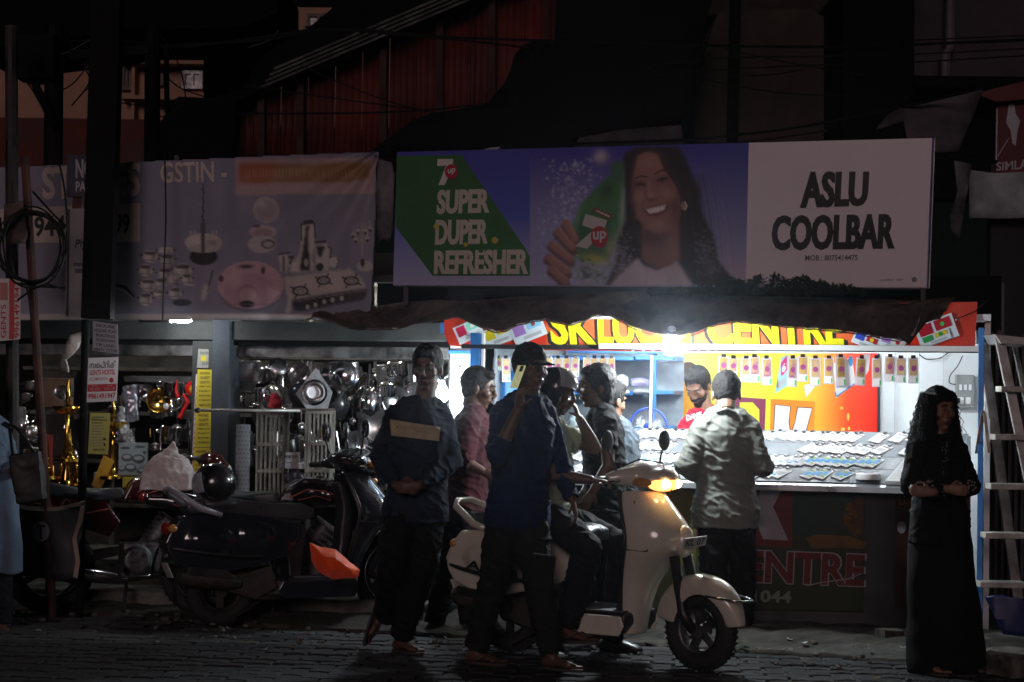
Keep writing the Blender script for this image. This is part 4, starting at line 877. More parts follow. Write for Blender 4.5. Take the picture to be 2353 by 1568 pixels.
p.text('CENTRE', [(1646, 1262), (1988, 1275), (1985, 1347), (1643, 1334)], D_w, 5, .055, grow=1); p.text('CENTRE', [(1648, 1264), (1986, 1277), (1983, 1345), (1645, 1332)], D_r, 6, .030, grow=1)
p.text('44001044', [(1628, 1352), (1820, 1358), (1818, 1386), (1628, 1380)], flatmat('poster_pale_green', (.15, .19, .15)), 5, .03)
p.line([(1853, 1346), (1890, 1338), (1950, 1330), (1980, 1318)], 2.5, D_w, 7); p.flush()
T = thing('counter_poster', 'narrow red poster with small yellow LUCKY CENTRE lettering at the right end under the counter', 'poster', fw(2140, -.21))
mb = MB(); mb.prism(hitq(pl, [(2058, 1130), (2228, 1134), (2226, 1400), (2056, 1396)], .003), -pl.n * .002); mb.build('sheet', flatmat('poster_deep_red', (.05, .007, .006), col2=(.022, .006, .005)), T)
p = Print(pl, T, .0025); p.text('LUCKY CENTRE', [(2066, 1138), (2222, 1141), (2221, 1163), (2066, 1161)], D_o, 3, .03); p.ell(2072, 1212, 10, 14, D_w, 3); p.flush()
# back wall posters
pa, pb = fw(1180, 1.49), fw(2232, 1.49); pl = Plane(pa, pb, pa + Vector((0, 0, 1)))
T = thing('wall_poster', 'yellow to red poster with purple and orange SK letters on the kiosk back wall', 'poster', fw(1800, 1.48))
M_yr = mat('poster_yellow_red', (.6, .6, .1), .5, var=0, spec=.25); t_ = M_yr.node_tree; tc = t_.nodes.new('ShaderNodeTexCoord'); sx = t_.nodes.new('ShaderNodeSeparateXYZ'); t_.links.new(tc.outputs['Object'], sx.inputs[0])
mr = t_.nodes.new('ShaderNodeMapRange'); mr.inputs[1].default_value = pl.hit(1500, 900).x - fw(1800, 1.48).x; mr.inputs[2].default_value = pl.hit(2022, 900).x - fw(1800, 1.48).x; t_.links.new(sx.outputs[0], mr.inputs[0])
cr = t_.nodes.new('ShaderNodeValToRGB'); e = cr.color_ramp.elements; e[0].position = 0; e[0].color = (.60, .44, .22, 1); e[1].position = 1; e[1].color = (.62, .008, .004, 1)
for ps, c in ((.22, (.55, .50, .10)), (.40, (.50, .55, .02)), (.62, (.58, .50, .015)), (.76, (.72, .26, .02)), (.86, (.66, .05, .008))): q = e.new(ps); q.color = (*c, 1)
t_.links.new(mr.outputs[0], cr.inputs[0]); t_.links.new(cr.outputs[0], t_.nodes['Principled BSDF'].inputs['Base Color'])
mb = MB(); mb.prism(hitq(pl, [(1500, 812), (2016, 812), (2022, 1000), (1500, 1000)], .003), -pl.n * .003); mb.build('sheet', M_yr, T)
p = Print(pl, T, .0025); b_p = flatmat('poster_maroon', (.14, .01, .045)); b_o = flatmat('poster_orange', (.75, .19, .01)); b_y = flatmat('poster_lime', (.55, .58, .02)); M_kw = flatmat('poster_lilac_white', (.66, .66, .74), var=.03); M_kk = flatmat('poster_black', (.02, .02, .025))
p.poly([(1690, 912), (1760, 917), (1757, 996), (1690, 996)], b_p, 2); p.poly([(1700, 925), (1730, 925), (1745, 942), (1745, 972), (1700, 965)], b_y, 3)
p.poly([(1771, 917), (1873, 923), (1871, 996), (1769, 996)], b_o, 2)
p.poly([(1780, 929), (1818, 934), (1814, 970), (1818, 996), (1777, 996)], M_kk, 3); p.poly([(1782, 931), (1816, 935), (1812, 970), (1816, 996), (1779, 996)], M_kw, 4)
p.poly([(1832, 935), (1868, 937), (1852, 996), (1817, 996), (1826, 970)], M_kk, 3); p.poly([(1834, 937), (1866, 939), (1850, 996), (1820, 996), (1828, 970)], M_kw, 4)
for x, y, rx, ry in ((1934, 938, 4, 3), (1949, 958, 3, 9), (1937, 987, 5, 4), (1951, 985, 3, 4)): p.ell(x, y, rx, ry, flatmat('poster_spark', (.85, .45, .08)), 3)
p.poly([(1500, 990), (1500, 905), (1512, 880), (1530, 870), (1555, 905), (1566, 950), (1562, 996), (1500, 996)], flatmat('poster_robe', (.42, .13, .02), col2=(.25, .07, .02), scale=5), 2)
p.poly([(1550, 910), (1568, 880), (1592, 868), (1612, 900), (1612, 996), (1560, 996)], flatmat('poster_robe_gold', (.62, .33, .02), col2=(.45, .18, .01), scale=4), 3)
p.ell(1522, 868, 17, 20, flatmat('poster_hair', (.09, .05, .035)), 3); p.ell(1582, 852, 22, 20, flatmat('poster_hair', (.09, .05, .035)), 4); p.ell(1586, 866, 13, 15, flatmat('poster_face', (.40, .22, .12)), 5)
p.line([(1518, 880), (1540, 930), (1560, 990)], 12, flatmat('poster_arm', (.30, .10, .03)), 4)
p.poly([(1500, 812), (1560, 812), (1540, 845), (1500, 850)], flatmat('poster_cream', (.62, .50, .34)), 2)
p.rect(2016, 812, 2022, 1000, M_kk, 3); p.flush()
# switch box and its cables
def boxthing(name, lab, cat, q, Y, th, m):
    T = thing(name, lab, cat, P(q[0], q[3], Y)); mb = MB(); a = P(q[0], q[3], Y); b = P(q[2], q[1], Y)
    mb.box(((a.x + b.x) / 2, Y - th / 2, (a.z + b.z) / 2), (b.x - a.x, th, b.z - a.z)); mb.build('body', m, T, bevel=.004); return T, a, b
Yb = pl.hit(2215, 900).y
T, a, b = boxthing('switch_board', 'grey electrical switch board on the white kiosk wall above the curly haired woman', 'switch board', (2194, 862, 2234, 937), Yb, .06, mat('switch_grey', (.30, .31, .31), .5))
for i in range(3): MB().box((a.x + .025 + .034 * i, Yb - .066, b.z - .09), (.018, .012, .04)).build('switch', M_white, T)
for i in range(2): MB().box((a.x + .03 + .05 * i, Yb - .066, a.z + .05), (.034, .01, .05)).build('socket', M_white, T)
MB().box((a.x - .01, Yb - .09, a.z + .05), (.045, .05, .04)).build('plug', M_clip, T, bevel=.005)
for i, pts in enumerate([[(2112, 815, Yb), (2130, 826, Yb), (2160, 823, Yb), (2180, 810, Yb)], [(2212, 818, Yb - .05), (2200, 842, Yb - .05), (2184, 862, Yb - .05), (2182, 880, Yb - .05), (2196, 884, Yb - .05)], [(2195, 925, Yb - .1), (2180, 930, Yb - .1), (2172, 960, Yb - .1)]]):
    tag(cable(pts, .004).build('cable', M_wire), ('thin black cable drooping below the kiosk lintel at the right', 'black cable looping down into the grey switch board', 'black cable hanging from the plug on the switch board')[i], 'cable')
# hanging ticket pouches
M_pouch = paper_mat('pouch_plastic', (.70, .72, .76), .35, .15); M_py = flatmat('pouch_yellow', (.55, .42, .06), col2=(.42, .22, .20), scale=14); M_pp = flatmat('pouch_purple', (.30, .06, .22)); M_pg = flatmat('pouch_green', (.03, .55, .12))
M_PYS = [M_py, flatmat('pouch_yellow_b', (.60, .50, .10), col2=(.30, .10, .25), scale=20), flatmat('pouch_yellow_c', (.45, .33, .10), col2=(.50, .40, .30), scale=30), flatmat('pouch_yellow_d', (.58, .45, .05), col2=(.20, .12, .10), scale=24)]
def pouch(px, y0, y1, wpx, d, lab, dark=False):
    Y = FY(px) + d; c = P(px, y0, Y); T = thing('ticket_pouch', lab, 'ticket pouch', c, 0, 'plastic ticket pouches hanging under the kiosk lintel')
    s_ = Y / F_PX; W = wpx * s_; H = (y1 - y0) * s_
    mb = MB(); mb.box((c.x, Y, c.z - H / 2), (W, .004, H)); mb.build('sleeve', M_pouch, T)
    mb = MB(); mb.box((c.x, Y - .005, c.z - H * .38), (W * .72, .004, H * .62)); mb.build('ticket', M_PYS[int(px) % 4], T)
    mb = MB(); mb.ell((c.x + W * .02, Y - .008, c.z - H * .42), (W * .25, .001, W * .28), None, 14, 6); mb.build('emblem', M_pp, T)
    mb = MB(); mb.box((c.x, Y - .005, c.z - H * .85), (W * .88, .003, H * .24)); mb.build('slip', M_white, T)
    mb = MB(); mb.box((c.x + W * .3, Y - .008, c.z - H * .86), (W * .13, .002, H * .18)); mb.build('green_bar', M_pg, T)
    mb = MB(); mb.box((c.x, Y - .002, c.z + .004), (W * .42, .016, .022)); mb.build('clip', M_clip, T)
    T.rotation_euler = (random.uniform(-.05, .05), random.uniform(-.055, .055), random.uniform(-.25, .25)); T.scale = (random.uniform(.92, 1.06), 1, random.uniform(.94, 1.04))
xs = [775, 850, 950, 1015, 1110, 1315, 1395, 1495, 1600, 1690, 1855, 1975, 2080, 2165, 2260]
for i, x in enumerate(xs):
    pos = ('leftmost beside the vendor', 'second beside the vendor', 'above the customer, left of a pair', 'above the customer, right of a pair', 'just left of the tilted pink card', 'just right of the tilted pink card', 'second to the right of the pink card', 'left of the small tilted card', 'right of the small tilted card', 'overlapping the big white tilted card', 'right of the big tilted card', 'third from the right end', 'next but one from the right end', 'last but one at the right end', 'last one at the right end')[i]
    pouch(cx5(x), 819 + (3 if i % 3 else 0), 718 + (520, 515, 560, 560, 570, 580, 555, 590, 575, 590, 570, 590, 550, 552, 555)[i] * .293, 24, .12, 'plastic lottery ticket pouch with yellow tickets, ' + pos)
for i, x in enumerate([570, 635, 970, 1045, 1110, 1180, 1275, 1330, 1395, 1460]):
    pouch(976.6 + x * .293, 822, 822 + (30 if i == 0 else 58 if i == 1 else 47), 20, .25, 'plastic lottery ticket pouch in the left group, number %s from the blue frame' % ('one', 'two', 'three', 'four', 'five', 'six', 'seven', 'eight', 'nine', 'ten')[i])
def tiltcard(q, m, lab, extra=None, d=.2):
    Y = FY(q[0][0]) + d; T, p = notice('tilted_card', lab, q, Y, m, cat='card'); 
    if extra: extra(p)
    p.flush()
tiltcard([(1795, 822), (1812, 815), (1808, 887), (1781, 905)], flatmat('card_cyan', (.30, .55, .66)), 'tilted card with a pink emblem hanging among the ticket pouches', lambda p: (p.poly([(1794, 835), (1808, 818), (1808, 852), (1795, 866)], flatmat('card_pink', (.62, .02, .14)), 1), p.text('6', [(1797, 838), (1805, 832), (1805, 852), (1797, 858)], M_white, 2, .03), p.poly([(1786, 880), (1806, 866), (1806, 880), (1786, 894)], M_tg, 1)))
tiltcard([(1847, 885), (1878, 880), (1860, 905), (1852, 912)], M_white, 'small tilted white card poking out between pouches', None)
tiltcard([(1915, 835), (1958, 822), (1966, 880), (1921, 915)], M_white, 'big white tilted card edged in blue hanging in front of the red poster', lambda p: (p.line([(1918, 900), (1922, 912), (1964, 882)], 3, M_tb, 1), p.ell(1955, 830, 5, 12, M_tb, 1)))
tiltcard([(1985, 815), (2000, 812), (1996, 852), (1978, 880)], M_white, 'narrow tilted white card in front of the red poster edge', None)
# goods on the blue shelves
def parcel(px, y0, y1, wpx, d, m, lab, name='parcel', cat='parcel'):
    Y = FY(px) + d; c = P(px, (y0 + y1) / 2, Y); s_ = Y / F_PX; mb = MB(); mb.ell(c, (wpx * s_ / 2, .09, (y1 - y0) * s_ / 2), None, 12, 8)
    mb.box(c - Vector((0, 0, (y1 - y0) * s_ * .1)), (wpx * s_ * .86, .13, (y1 - y0) * s_ * .8))
    o = skin(mb, name, m, None, .008, 3, lambda q: .005 * noise.noise(q * 18)); return tag(o, lab, cat)
parcel(1429, 861, 888, 32, 1.1, mat('pack_white', (.62, .65, .66), .5), 'white packet on the upper blue shelf of the kiosk'); parcel(1470, 868, 888, 46, 1.1, mat('pack_lilac', (.33, .30, .48), .5), 'lilac plastic bag on the blue shelf beside the white packet', 'plastic_bag', 'bag')
parcel(1475, 894, 905, 46, 1.0, mat('pack_grey', (.35, .36, .37), .5), 'flat grey paper bundle on the lower edge of the blue shelf'); parcel(1440, 895, 906, 14, 1.0, M_white, 'tiny white packet beside the grey paper bundle')
for i in range(5): parcel(1250 + i * 34, 862 + (i % 2) * 6, 888, 26, 1.15, (M_kgrey, mat('pack_white', (.62, .65, .66)), mat('pack_lilac', (.33, .30, .48)))[i % 3], ('grey', 'white', 'lilac', 'grey', 'white')[i] + ' packet on the kiosk shelf behind the heads, %s of the row' % ('first', 'second', 'middle', 'fourth', 'last')[i])
parcel(1322, 950, 1000, 34, .9, mat('pack_clear', (.45, .55, .6), .3), 'pale blue wrapped packet beyond the helmeted rider')
# table fan
c = P(1490, 981, FY(1490) + .62); T = thing('table_fan', 'small table fan with a blue rim standing behind the ticket counter', 'fan', c - Vector((0, 0, .35)))
rf = Matrix.Rotation(R(-8), 3, 'Z'); MB().torus(c, .128, .008, 'y', 40, 8, rf).build('rim', mat('fan_blue', (.03, .10, .70), .35), T, smooth=True)
mb = MB()
for k in range(48):
    a = 2 * math.pi * k / 48; e1 = c + rf @ Vector((.03 * math.cos(a), -.05, .03 * math.sin(a))); e2 = c + rf @ Vector((.09 * math.cos(a), -.045, .09 * math.sin(a))); e3 = c + rf @ Vector((.126 * math.cos(a), -.004, .126 * math.sin(a)))
    mb.tube([e1, e2, e3], .0011, 4, cap=False)
mb.torus(c + rf @ Vector((0, -.05, 0)), .032, .003, 'y', 20, 5, rf); mb.build('guard', mat('fan_wire', (.55, .58, .6), .3, metal=.6), T)
for k in range(3):
    a = R(120 * k + 20); mb = MB(); pts = []
    for q in range(9):
        b_ = a + R(-32 + 64 * q / 8); rr = .108 * (1 - .12 * abs(q - 4) / 4); pts.append(c + rf @ Vector((rr * math.cos(b_), .004 * (q - 4), rr * math.sin(b_))))
    mb.add([c + rf @ Vector((.02 * math.cos(a), 0, .02 * math.sin(a)))] + pts, [(0, i, i + 1) for i in range(1, 9)]); mb.build('blade', mat('fan_blade', (.16, .20, .26), .3), T, thick=.002)
MB().ell(c, (.028, .05, .028), rf).build('motor', mat('fan_blue', (.03, .10, .70)), T, smooth=True); MB().tube([c + Vector((0, .03, -.02)), c + Vector((0, .05, -.3)), c + Vector((0, .02, -.35))], [.014, .014, .07]).build('stand', mat('fan_blue', (.03, .10, .70)), T)
# SK banner
q = [(1012, 700), (2246, 690), (2250, 802), (1014, 800)]
pa = fw(1012, -.44); pb = fw(2248, -.44); pl = Plane(pa, pb, pa + Vector((0, .12, 1)))
T = thing('lucky_centre_banner', 'red banner with yellow SK LUCKY CENTRE letters glowing under the wavy awning', 'banner', fw(1640, -.45, 1.8))
M_rb = paper_mat('banner_lit_red', (.66, .045, .018), .3, .4)
mb = MB(); pts = [(1021, 702), (1300, 700), (1700, 700), (2246, 694), (2240, 799), (2124, 800), (1900, 803), (1500, 808), (1250, 805), (1080, 799), (1033, 794), (1020, 765)]
mb.add([pl.hit(x, y) for x, y in pts], [tuple(range(len(pts)))]); mb.build('sheet', M_rb, T, thick=.003)
p = Print(pl, T, .0028); M_ly = flatmat('banner_letter_yellow', (.75, .68, .01), var=.04); M_or = flatmat('banner_orange_field', (.72, .12, .03), var=.06)  # orange field in the middle of the red banner
p.poly([(1255, 702), (1960, 702), (1960, 800), (1500, 800), (1255, 800)], M_or, 1.0); p.rect(1012, 742, 1021, 767, M_kblue, 1)
for st_, qq in (('SK', [(1262, 712), (1358, 712), (1364, 790), (1272, 789)]), ('LUCKY', [(1376, 712), (1604, 714), (1603, 791), (1378, 790)]), ('CENTRE', [(1626, 714), (1930, 722), (1936, 792), (1630, 792)])):
    g_ = [(qq[0][0] - 4, qq[0][1]), (qq[1][0] + 4, qq[1][1]), (qq[2][0] + 5, qq[2][1] + 4), (qq[3][0] - 4, qq[3][1] + 4)]
    p.text(st_, g_, M_kk, 2, .085, name='letter_outline', grow=1); p.text(st_, qq, M_ly, 3.2, .045, grow=1)
p.poly([(1440, 797), (1950, 795), (1950, 808), (1440, 808)], flatmat('banner_maroon', (.30, .02, .025)), 2); p.text('PH : 9744001044', (1452, 799, 1775, 808), M_pw, 3, .02)
def tcard(cx, cy, w_, h_, rot, cols, lay):
    c_, s_ = math.cos(R(rot)), math.sin(R(rot)); f = lambda a, b: (cx + a * w_ * c_ - b * h_ * s_, cy + a * w_ * s_ + b * h_ * c_)
    p.poly([f(-.5, -.5), f(.5, -.5), f(.5, .5), f(-.5, .5)], flatmat('card_pale', (.62, .70, .74)), lay)
    p.poly([f(-.42, -.42), f(-.08, -.42), f(-.08, .12), f(-.42, .12)], cols[0], lay + .7); p.poly([f(.0, -.42), f(.42, -.42), f(.42, .0), f(.0, .0)], cols[1], lay + .7)
    p.poly([f(-.2, .22), f(.35, .22), f(.35, .38), f(-.2, .38)], M_tg, lay + .7); p.ell(*f(.2, -.2), 5, 5, cols[2], lay + 1.1)
tcard(1078, 762, 62, 42, -24, (flatmat('card_crimson', (.5, .01, .06)), flatmat('card_mint', (.20, .60, .45)), M_pw), 4)
tcard(1145, 772, 66, 42, -20, (flatmat('card_gold', (.62, .50, .02)), flatmat('card_gold', (.62, .50, .02)), M_pred), 5); tcard(1215, 760, 78, 48, -22, (flatmat('card_violet', (.35, .18, .50)), flatmat('card_sky', (.25, .55, .80)), flatmat('card_brown', (.25, .06, .03))), 6)
tcard(1990, 784, 62, 30, 22, (flatmat('card_navy', (.03, .06, .45)), M_pred, flatmat('card_gold', (.62, .50, .02))), 5); tcard(2050, 790, 60, 26, 18, (flatmat('card_violet', (.35, .18, .50)), M_pw, M_pred), 6)
tcard(2152, 762, 92, 56, -20, (M_pred, M_pred, M_pg), 5); tcard(2150, 778, 70, 24, -20, (flatmat('card_deepgreen', (.03, .30, .08)), flatmat('card_gold', (.62, .50, .02)), flatmat('card_deepgreen', (.03, .30, .08))), 7)
p.flush()
# wavy awning of old tarpaulin
FR = [(700, 738), (728, 735), (760, 745), (806, 761), (835, 764), (865, 763), (893, 764), (920, 761), (965, 748), (1014, 741), (1053, 735), (1084, 749), (1111, 761), (1135, 769), (1160, 768), (1193, 753), (1225, 745), (1252, 741), (1275, 747), (1310, 754), (1340, 745), (1369, 732), (1398, 731), (1425, 744), (1451, 759), (1480, 770), (1520, 779), (1560, 781), (1597, 774), (1630, 760), (1656, 750), (1700, 746), (1760, 753), (1817, 759), (1880, 764), (1934, 768), (1993, 777), (2040, 787), (2066, 790), (2089, 787), (2098, 772), (2113, 752), (2160, 740)]
BK = [(735, 724), (800, 716), (870, 704), (940, 694), (1000, 690), (1060, 694), (1130, 688), (1200, 682), (1250, 680), (1330, 676), (1400, 672), (1500, 668), (1600, 676), (1700, 682), (1850, 684), (2000, 688), (2100, 690), (2200, 684)]
def interp(pts, x):
    for (a, b_), (c, d) in zip(pts, pts[1:]):
        if a <= x <= c: t = (x - a) / (c - a); t = t * t * (3 - 2 * t) * .5 + t * .5; return b_ + (d - b_) * t
    return pts[0][1] if x < pts[0][0] else pts[-1][1]
def awn(u, v):
    xf = 704 + (2160 - 704) * u; xb = 745 + (2195 - 745) * u; x = xb + (xf - xb) * v
    yf = interp(FR, xf) - 5 - 2.2 * noise.noise(Vector((xf * .06, 0, 0))) - 1.5 * noise.noise(Vector((xf * .19, 3, 0))); yb = interp(BK, xb)
    yf -= max(0, min(8, (yf - yb) * .05)); vv = v ** 1.15
    Yf = FY(xf) - 1.02; Yb_ = FY(xb) - .12; y = yb + (yf - yb) * vv; Y = Yb_ + (Yf - Yb_) * v
    p_ = P(x, y, Y); fold = .065 * noise.noise(Vector((x * .022 + v * 2.2, v * 3.0, 1))) + .055 * (.3 - abs(noise.noise(Vector((x * .035 - v * 3.5, v * 2.5 + x * .006, 3))))) + .016 * noise.noise(Vector((x * .09 + v * 6, v * 5, 5)))
    return p_ + Vector((0, -fold * .6, fold * v * (1 - v) * 2.4))
M_awn = mat('awning_tarp', (.17, .13, .115), .75, var=.4, scale=3, bump=.5, bscale=18, spec=.25)
mb = MB(); mb.grid(awn, 320, 26); o = mb.build('awning', M_awn, thick=.006, smooth=True); tag(o, 'wavy dirty tarpaulin awning sagging over the lucky centre banner', 'awning')
# hem flap of the awning, its underside ropes and front rod
mb = MB(); pts = [P(x, interp(FR, x) - 5.5 - 2.2 * noise.noise(Vector((x * .06, 0, 0))) - 1.5 * noise.noise(Vector((x * .19, 3, 0))), FY(x) - 1.03) for x in range(728, 2110, 8)]; mb.tube(pts, .0045, 6); tag(mb.build('awning_hem', M_awn, smooth=True), 'rolled hem along the wavy lower edge of the awning', 'hem')
cloth('awning_flap', [(2062, 775), (2098, 772), (2122, 700), (2165, 690), (2140, 726), (2110, 765), (2090, 792)], 11.35, mat('flap_dark', (.06, .045, .04), .8, var=.4), 'folded dark end flap of the awning at its right tip', 'flap', amp=.06, step=.04, sd=11)
# black board painted as the shade in the gap between awning and banners
mb = MB(); fbox(mb, 860, 2300, 1.95, 2.3, .03, .08); tag(mb.build('gap_shade_board', M_black), 'black board painted as shade between the drink banner and the awning', 'fascia')
# bulbs
def bulb(px, py, Y, r, es, lab, wire, col=(1, 1, 1)):
    c = P(px, py, Y); T = thing('hanging_bulb', lab, 'light bulb', c)
    m = mat('lit_bulb_%d' % px, (1, 1, 1), .3, var=0, emit=col, es=es)
    MB().lathe([(0, -r), (r * .5, -r * .87), (r * .87, -r * .5), (r, 0), (r * .87, r * .5), (r * .6, r * .95), (r * .42, r * 1.3)], c, 24).build('glass', m, T, smooth=True)
    MB().lathe([(r * .42, r * 1.3), (r * .42, r * 1.9), (r * .2, r * 2.1), (0, r * 2.1)], c, 16).build('cap', M_white, T, auto=True)
    MB().tube([c + Vector((0, 0, r * 2.0))] + [P(*w_) for w_ in wire], .003, 5).build('flex', mat('white_flex', (.5, .5, .5), .5), T)
    return T
bulb(1543, 796, FY(1543) - .93, .060, 820, 'blazing white bulb hanging in front of the lucky centre banner', [(1546, 780, FY(1543) - .92), (1548, 765, FY(1543) - .8)], (.86, .95, 1.0))
bulb(1015, 908, 12.85, .050, 330, 'bright bare bulb hanging beside the white pillar behind the sweater man', [(1004, 880, 12.85), (1006, 850, 12.9), (998, 790, 13.0)], (.88, .95, 1.0))
# tube lamp on the kiosk ceiling
T = thing('tube_lamp', 'fluorescent tube under the kiosk ceiling behind the lucky centre banner', 'lamp', fw(1750, .1, 2.1))
mb = MB(); a_, b_ = fw(1350, .45, 1.95), fw(2100, .45, 1.95); mb.tube([a_, b_], .018, 10); mb.build('tube', mat('lit_tube', (1, 1, 1), .3, var=0, emit=(.88, .96, 1), es=130), T)
mb = MB(); mb.bar(a_ + Vector((0, 0, .04)), b_ + Vector((0, 0, .04)), .05, .03); mb.build('batten', M_white, T)
# white pillar at the left of the kiosk
T = thing('white_pillar', 'white painted pillar between the pot shop and the kiosk, glaring in the lamplight', 'pillar', fw(1060, .1))
mb = MB(); fbox(mb, 1031, 1088, .1, 1.93, .02, .25); mb.build('shaft', mat('pillar_white', (.66, .70, .68), .7, var=.10, scale=2, bump=.2), T, bevel=.006)
for y in (842, 868): MB().ell(P(1057, y, FY(1057) + .018), (.008, .004, .008), None, 8, 6).build('bolt', M_clip, T)
# stepladder
M_alu = mat('scuffed_aluminium', (.50, .50, .47), .45, metal=.25, var=.25, scale=8)
T = thing('step_ladder', 'scuffed aluminium step ladder standing at the right end of the kiosk', 'ladder', G(2290, 1420))
Yl_ = 11.75
def lb(a, b_, w_, h_, name): mb = MB(); mb.bar(a, b_, w_, h_, up=(0, 1, 0)); return mb.build(name, M_alu, T, bevel=.004)
gy = .02
lb(P(2296, 775, Yl_), Vector((G(2236, 1400).x, Yl_ - .1, gy)), .058, .03, 'rail'); lb(P(2366, 775, Yl_), Vector((G(2352, 1400).x + .1, Yl_ - .1, gy)), .05, .03, 'rail')
lb(P(2258, 790, Yl_ + .35), Vector((G(2228, 1400).x, Yl_ + .75, gy)), .062, .03, 'rail'); lb(P(2330, 790, Yl_ + .35), Vector((G(2330, 1400).x, Yl_ + .75, gy)), .03, .03, 'rail')
mb = MB(); mb.prism([P(2286, 768, Yl_ - .05), P(2366, 777, Yl_ - .05), P(2372, 795, Yl_ - .05), P(2300, 790, Yl_ - .05)], (0, .35, 0)); mb.build('top_cap', M_alu, T, bevel=.004)
for (x0, y0, x1, y1) in [(2294, 893, 2362, 897), (2280, 1004, 2360, 1006), (2270, 1116, 2360, 1120), (2258, 1228, 2356, 1232), (2246, 1340, 2352, 1345)]:
    a, b_ = P(x0, y0, Yl_ - .02), P(x1, y1, Yl_ - .02); mb = MB(); mb.box((a + b_) / 2, ((b_ - a).length, .14, .035)); mb.build('tread', M_alu, T, bevel=.005)
mb = MB(); mb.bar(P(2262, 948, Yl_ + .1), P(2273, 1040, Yl_ + .02), .02, .006, up=(0, 1, 0)); mb.bar(P(2259, 945, Yl_ + .1), P(2243, 1042, Yl_ + .3), .02, .006, up=(0, 1, 0)); mb.build('spreader', mat('spreader_pinkish', (.42, .34, .30), .5, metal=.4), T)
# right edge: post, slatted shutter, posters, hanging cloths
b = thing('blue_grey_post', 'blue grey painted post above the step ladder at the right', 'post', P(2265, 905, 12.5))
mb = MB(); wallquad(mb, 2243, 640, 2284, 790, 12.45, .12); mb.build('shaft', mat('post_blue_grey', (.09, .115, .14), .6), b); mb = MB(); wallquad(mb, 2287, 650, 2308, 770, 12.6, .1); mb.build('back_shaft', mat('post_grey', (.11, .11, .12), .7), b)
b = thing('slatted_shutter', 'dark slatted shutter seen through the step ladder at the right edge', 'shutter', P(2320, 905, 12.9))
for x in range(2284, 2400, 15): mb = MB(); wallquad(mb, x, 770, x + 11, 1395, 12.9 + (x % 2) * .012, .02); mb.build('slat', mat('shutter_slat', (.05, .05, .055), .5, metal=.3, var=.3), b)
mb = MB(); wallquad(mb, 2270, 380, 2500, 1400, 13.0, .1); tag(mb.build('side_wall', mat('sidewall_dark', (.022, .02, .024), .85)), 'dark wall closing the right edge behind the ladder', 'wall')
T, p = notice('movie_poster', 'dark red poster with a white standing figure and SIMLA lettering at the right edge', [(2289, 232), (2420, 200), (2420, 392), (2286, 396)], 13.0, flatmat('poster_wine', (.10, .02, .025)), th=.01)
p.poly([(2318, 240), (2330, 238), (2334, 262), (2344, 278), (2338, 300), (2334, 335), (2326, 330), (2322, 300), (2312, 282)], M_lw, 1); p.line([(2291, 250), (2289, 390)], 3, M_bsteel, 1); p.line([(2292, 360), (2318, 318)], 2, M_lw, 1); p.poly([(2340, 225), (2420, 205), (2420, 280), (2350, 285)], D_r, 1)
p.text('SIMLA', [(2289, 374), (2362, 366), (2362, 388), (2289, 393)], M_lw, 2, .02); p.rect(2287, 368, 2420, 397, flatmat('poster_wine_band', (.13, .015, .02)), 1); p.flush()
mb = MB(); polyprism(mb, [(2240, 215), (2360, 185), (2420, 180), (2420, 222), (2290, 234)], 12.9, .06); tag(mb.build('red_sign_edge', D_r), 'dark red sign edge above the wine red poster', 'sign')
M_cl = mat('hung_cloth_white', (.36, .40, .41), .85, var=.35, scale=3)
cloth('hanging_sheet', [(2230, 390), (2285, 398), (2420, 396), (2420, 500), (2300, 503), (2231, 500)], 12.85, M_cl, 'pale cloth sheet hung under the poster at the right edge', 'sheet', amp=.1, step=.06, sd=3)
cloth('hanging_strip', [(2190, 370), (2232, 378), (2224, 430), (2212, 490), (2204, 552), (2186, 530), (2182, 495), (2198, 440)], 12.3, mat('strip_grey', (.13, .13, .135), .85, var=.4), 'torn grey cloth strip dangling right of the name panel', 'cloth strip', amp=.07, step=.05, sd=5)
cloth('grey_tarpaulin', [(2010, 300), (2040, 265), (2075, 245), (2180, 222), (2259, 201), (2240, 260), (2206, 345), (2148, 350), (2146, 330), (2080, 322), (2075, 280)], 12.9, M_gt, 'bulging grey tarpaulin above the right corner of the name panel', amp=.2, step=.08, sd=9)
T = tag(MB().bar(P(2130, 352, 12.2), P(2290, 372, 12.4), .02).build('support_rod', M_pole), 'dark rod sticking out from the right edge of the drink banner', 'rod')
mb = MB(); mb.tube([P(2196, 735, 12), P(2240, 716, 12.1), P(2270, 690, 12.2)], .004, 5); tag(mb.build('loose_wire', mat('silver_wire', (.6, .6, .6), .3, metal=1)), 'thin shiny wire above the right end of the lucky centre banner', 'wire')
cloth('blue_tarpaulin', [(2262, 1372), (2290, 1366), (2420, 1385), (2420, 1470), (2300, 1455)], 11.3, mat('tarp_blue', (.012, .02, .10), .4, var=.2), 'dark blue tarpaulin heaped at the lower right edge', amp=.12, step=.06, sd=2)
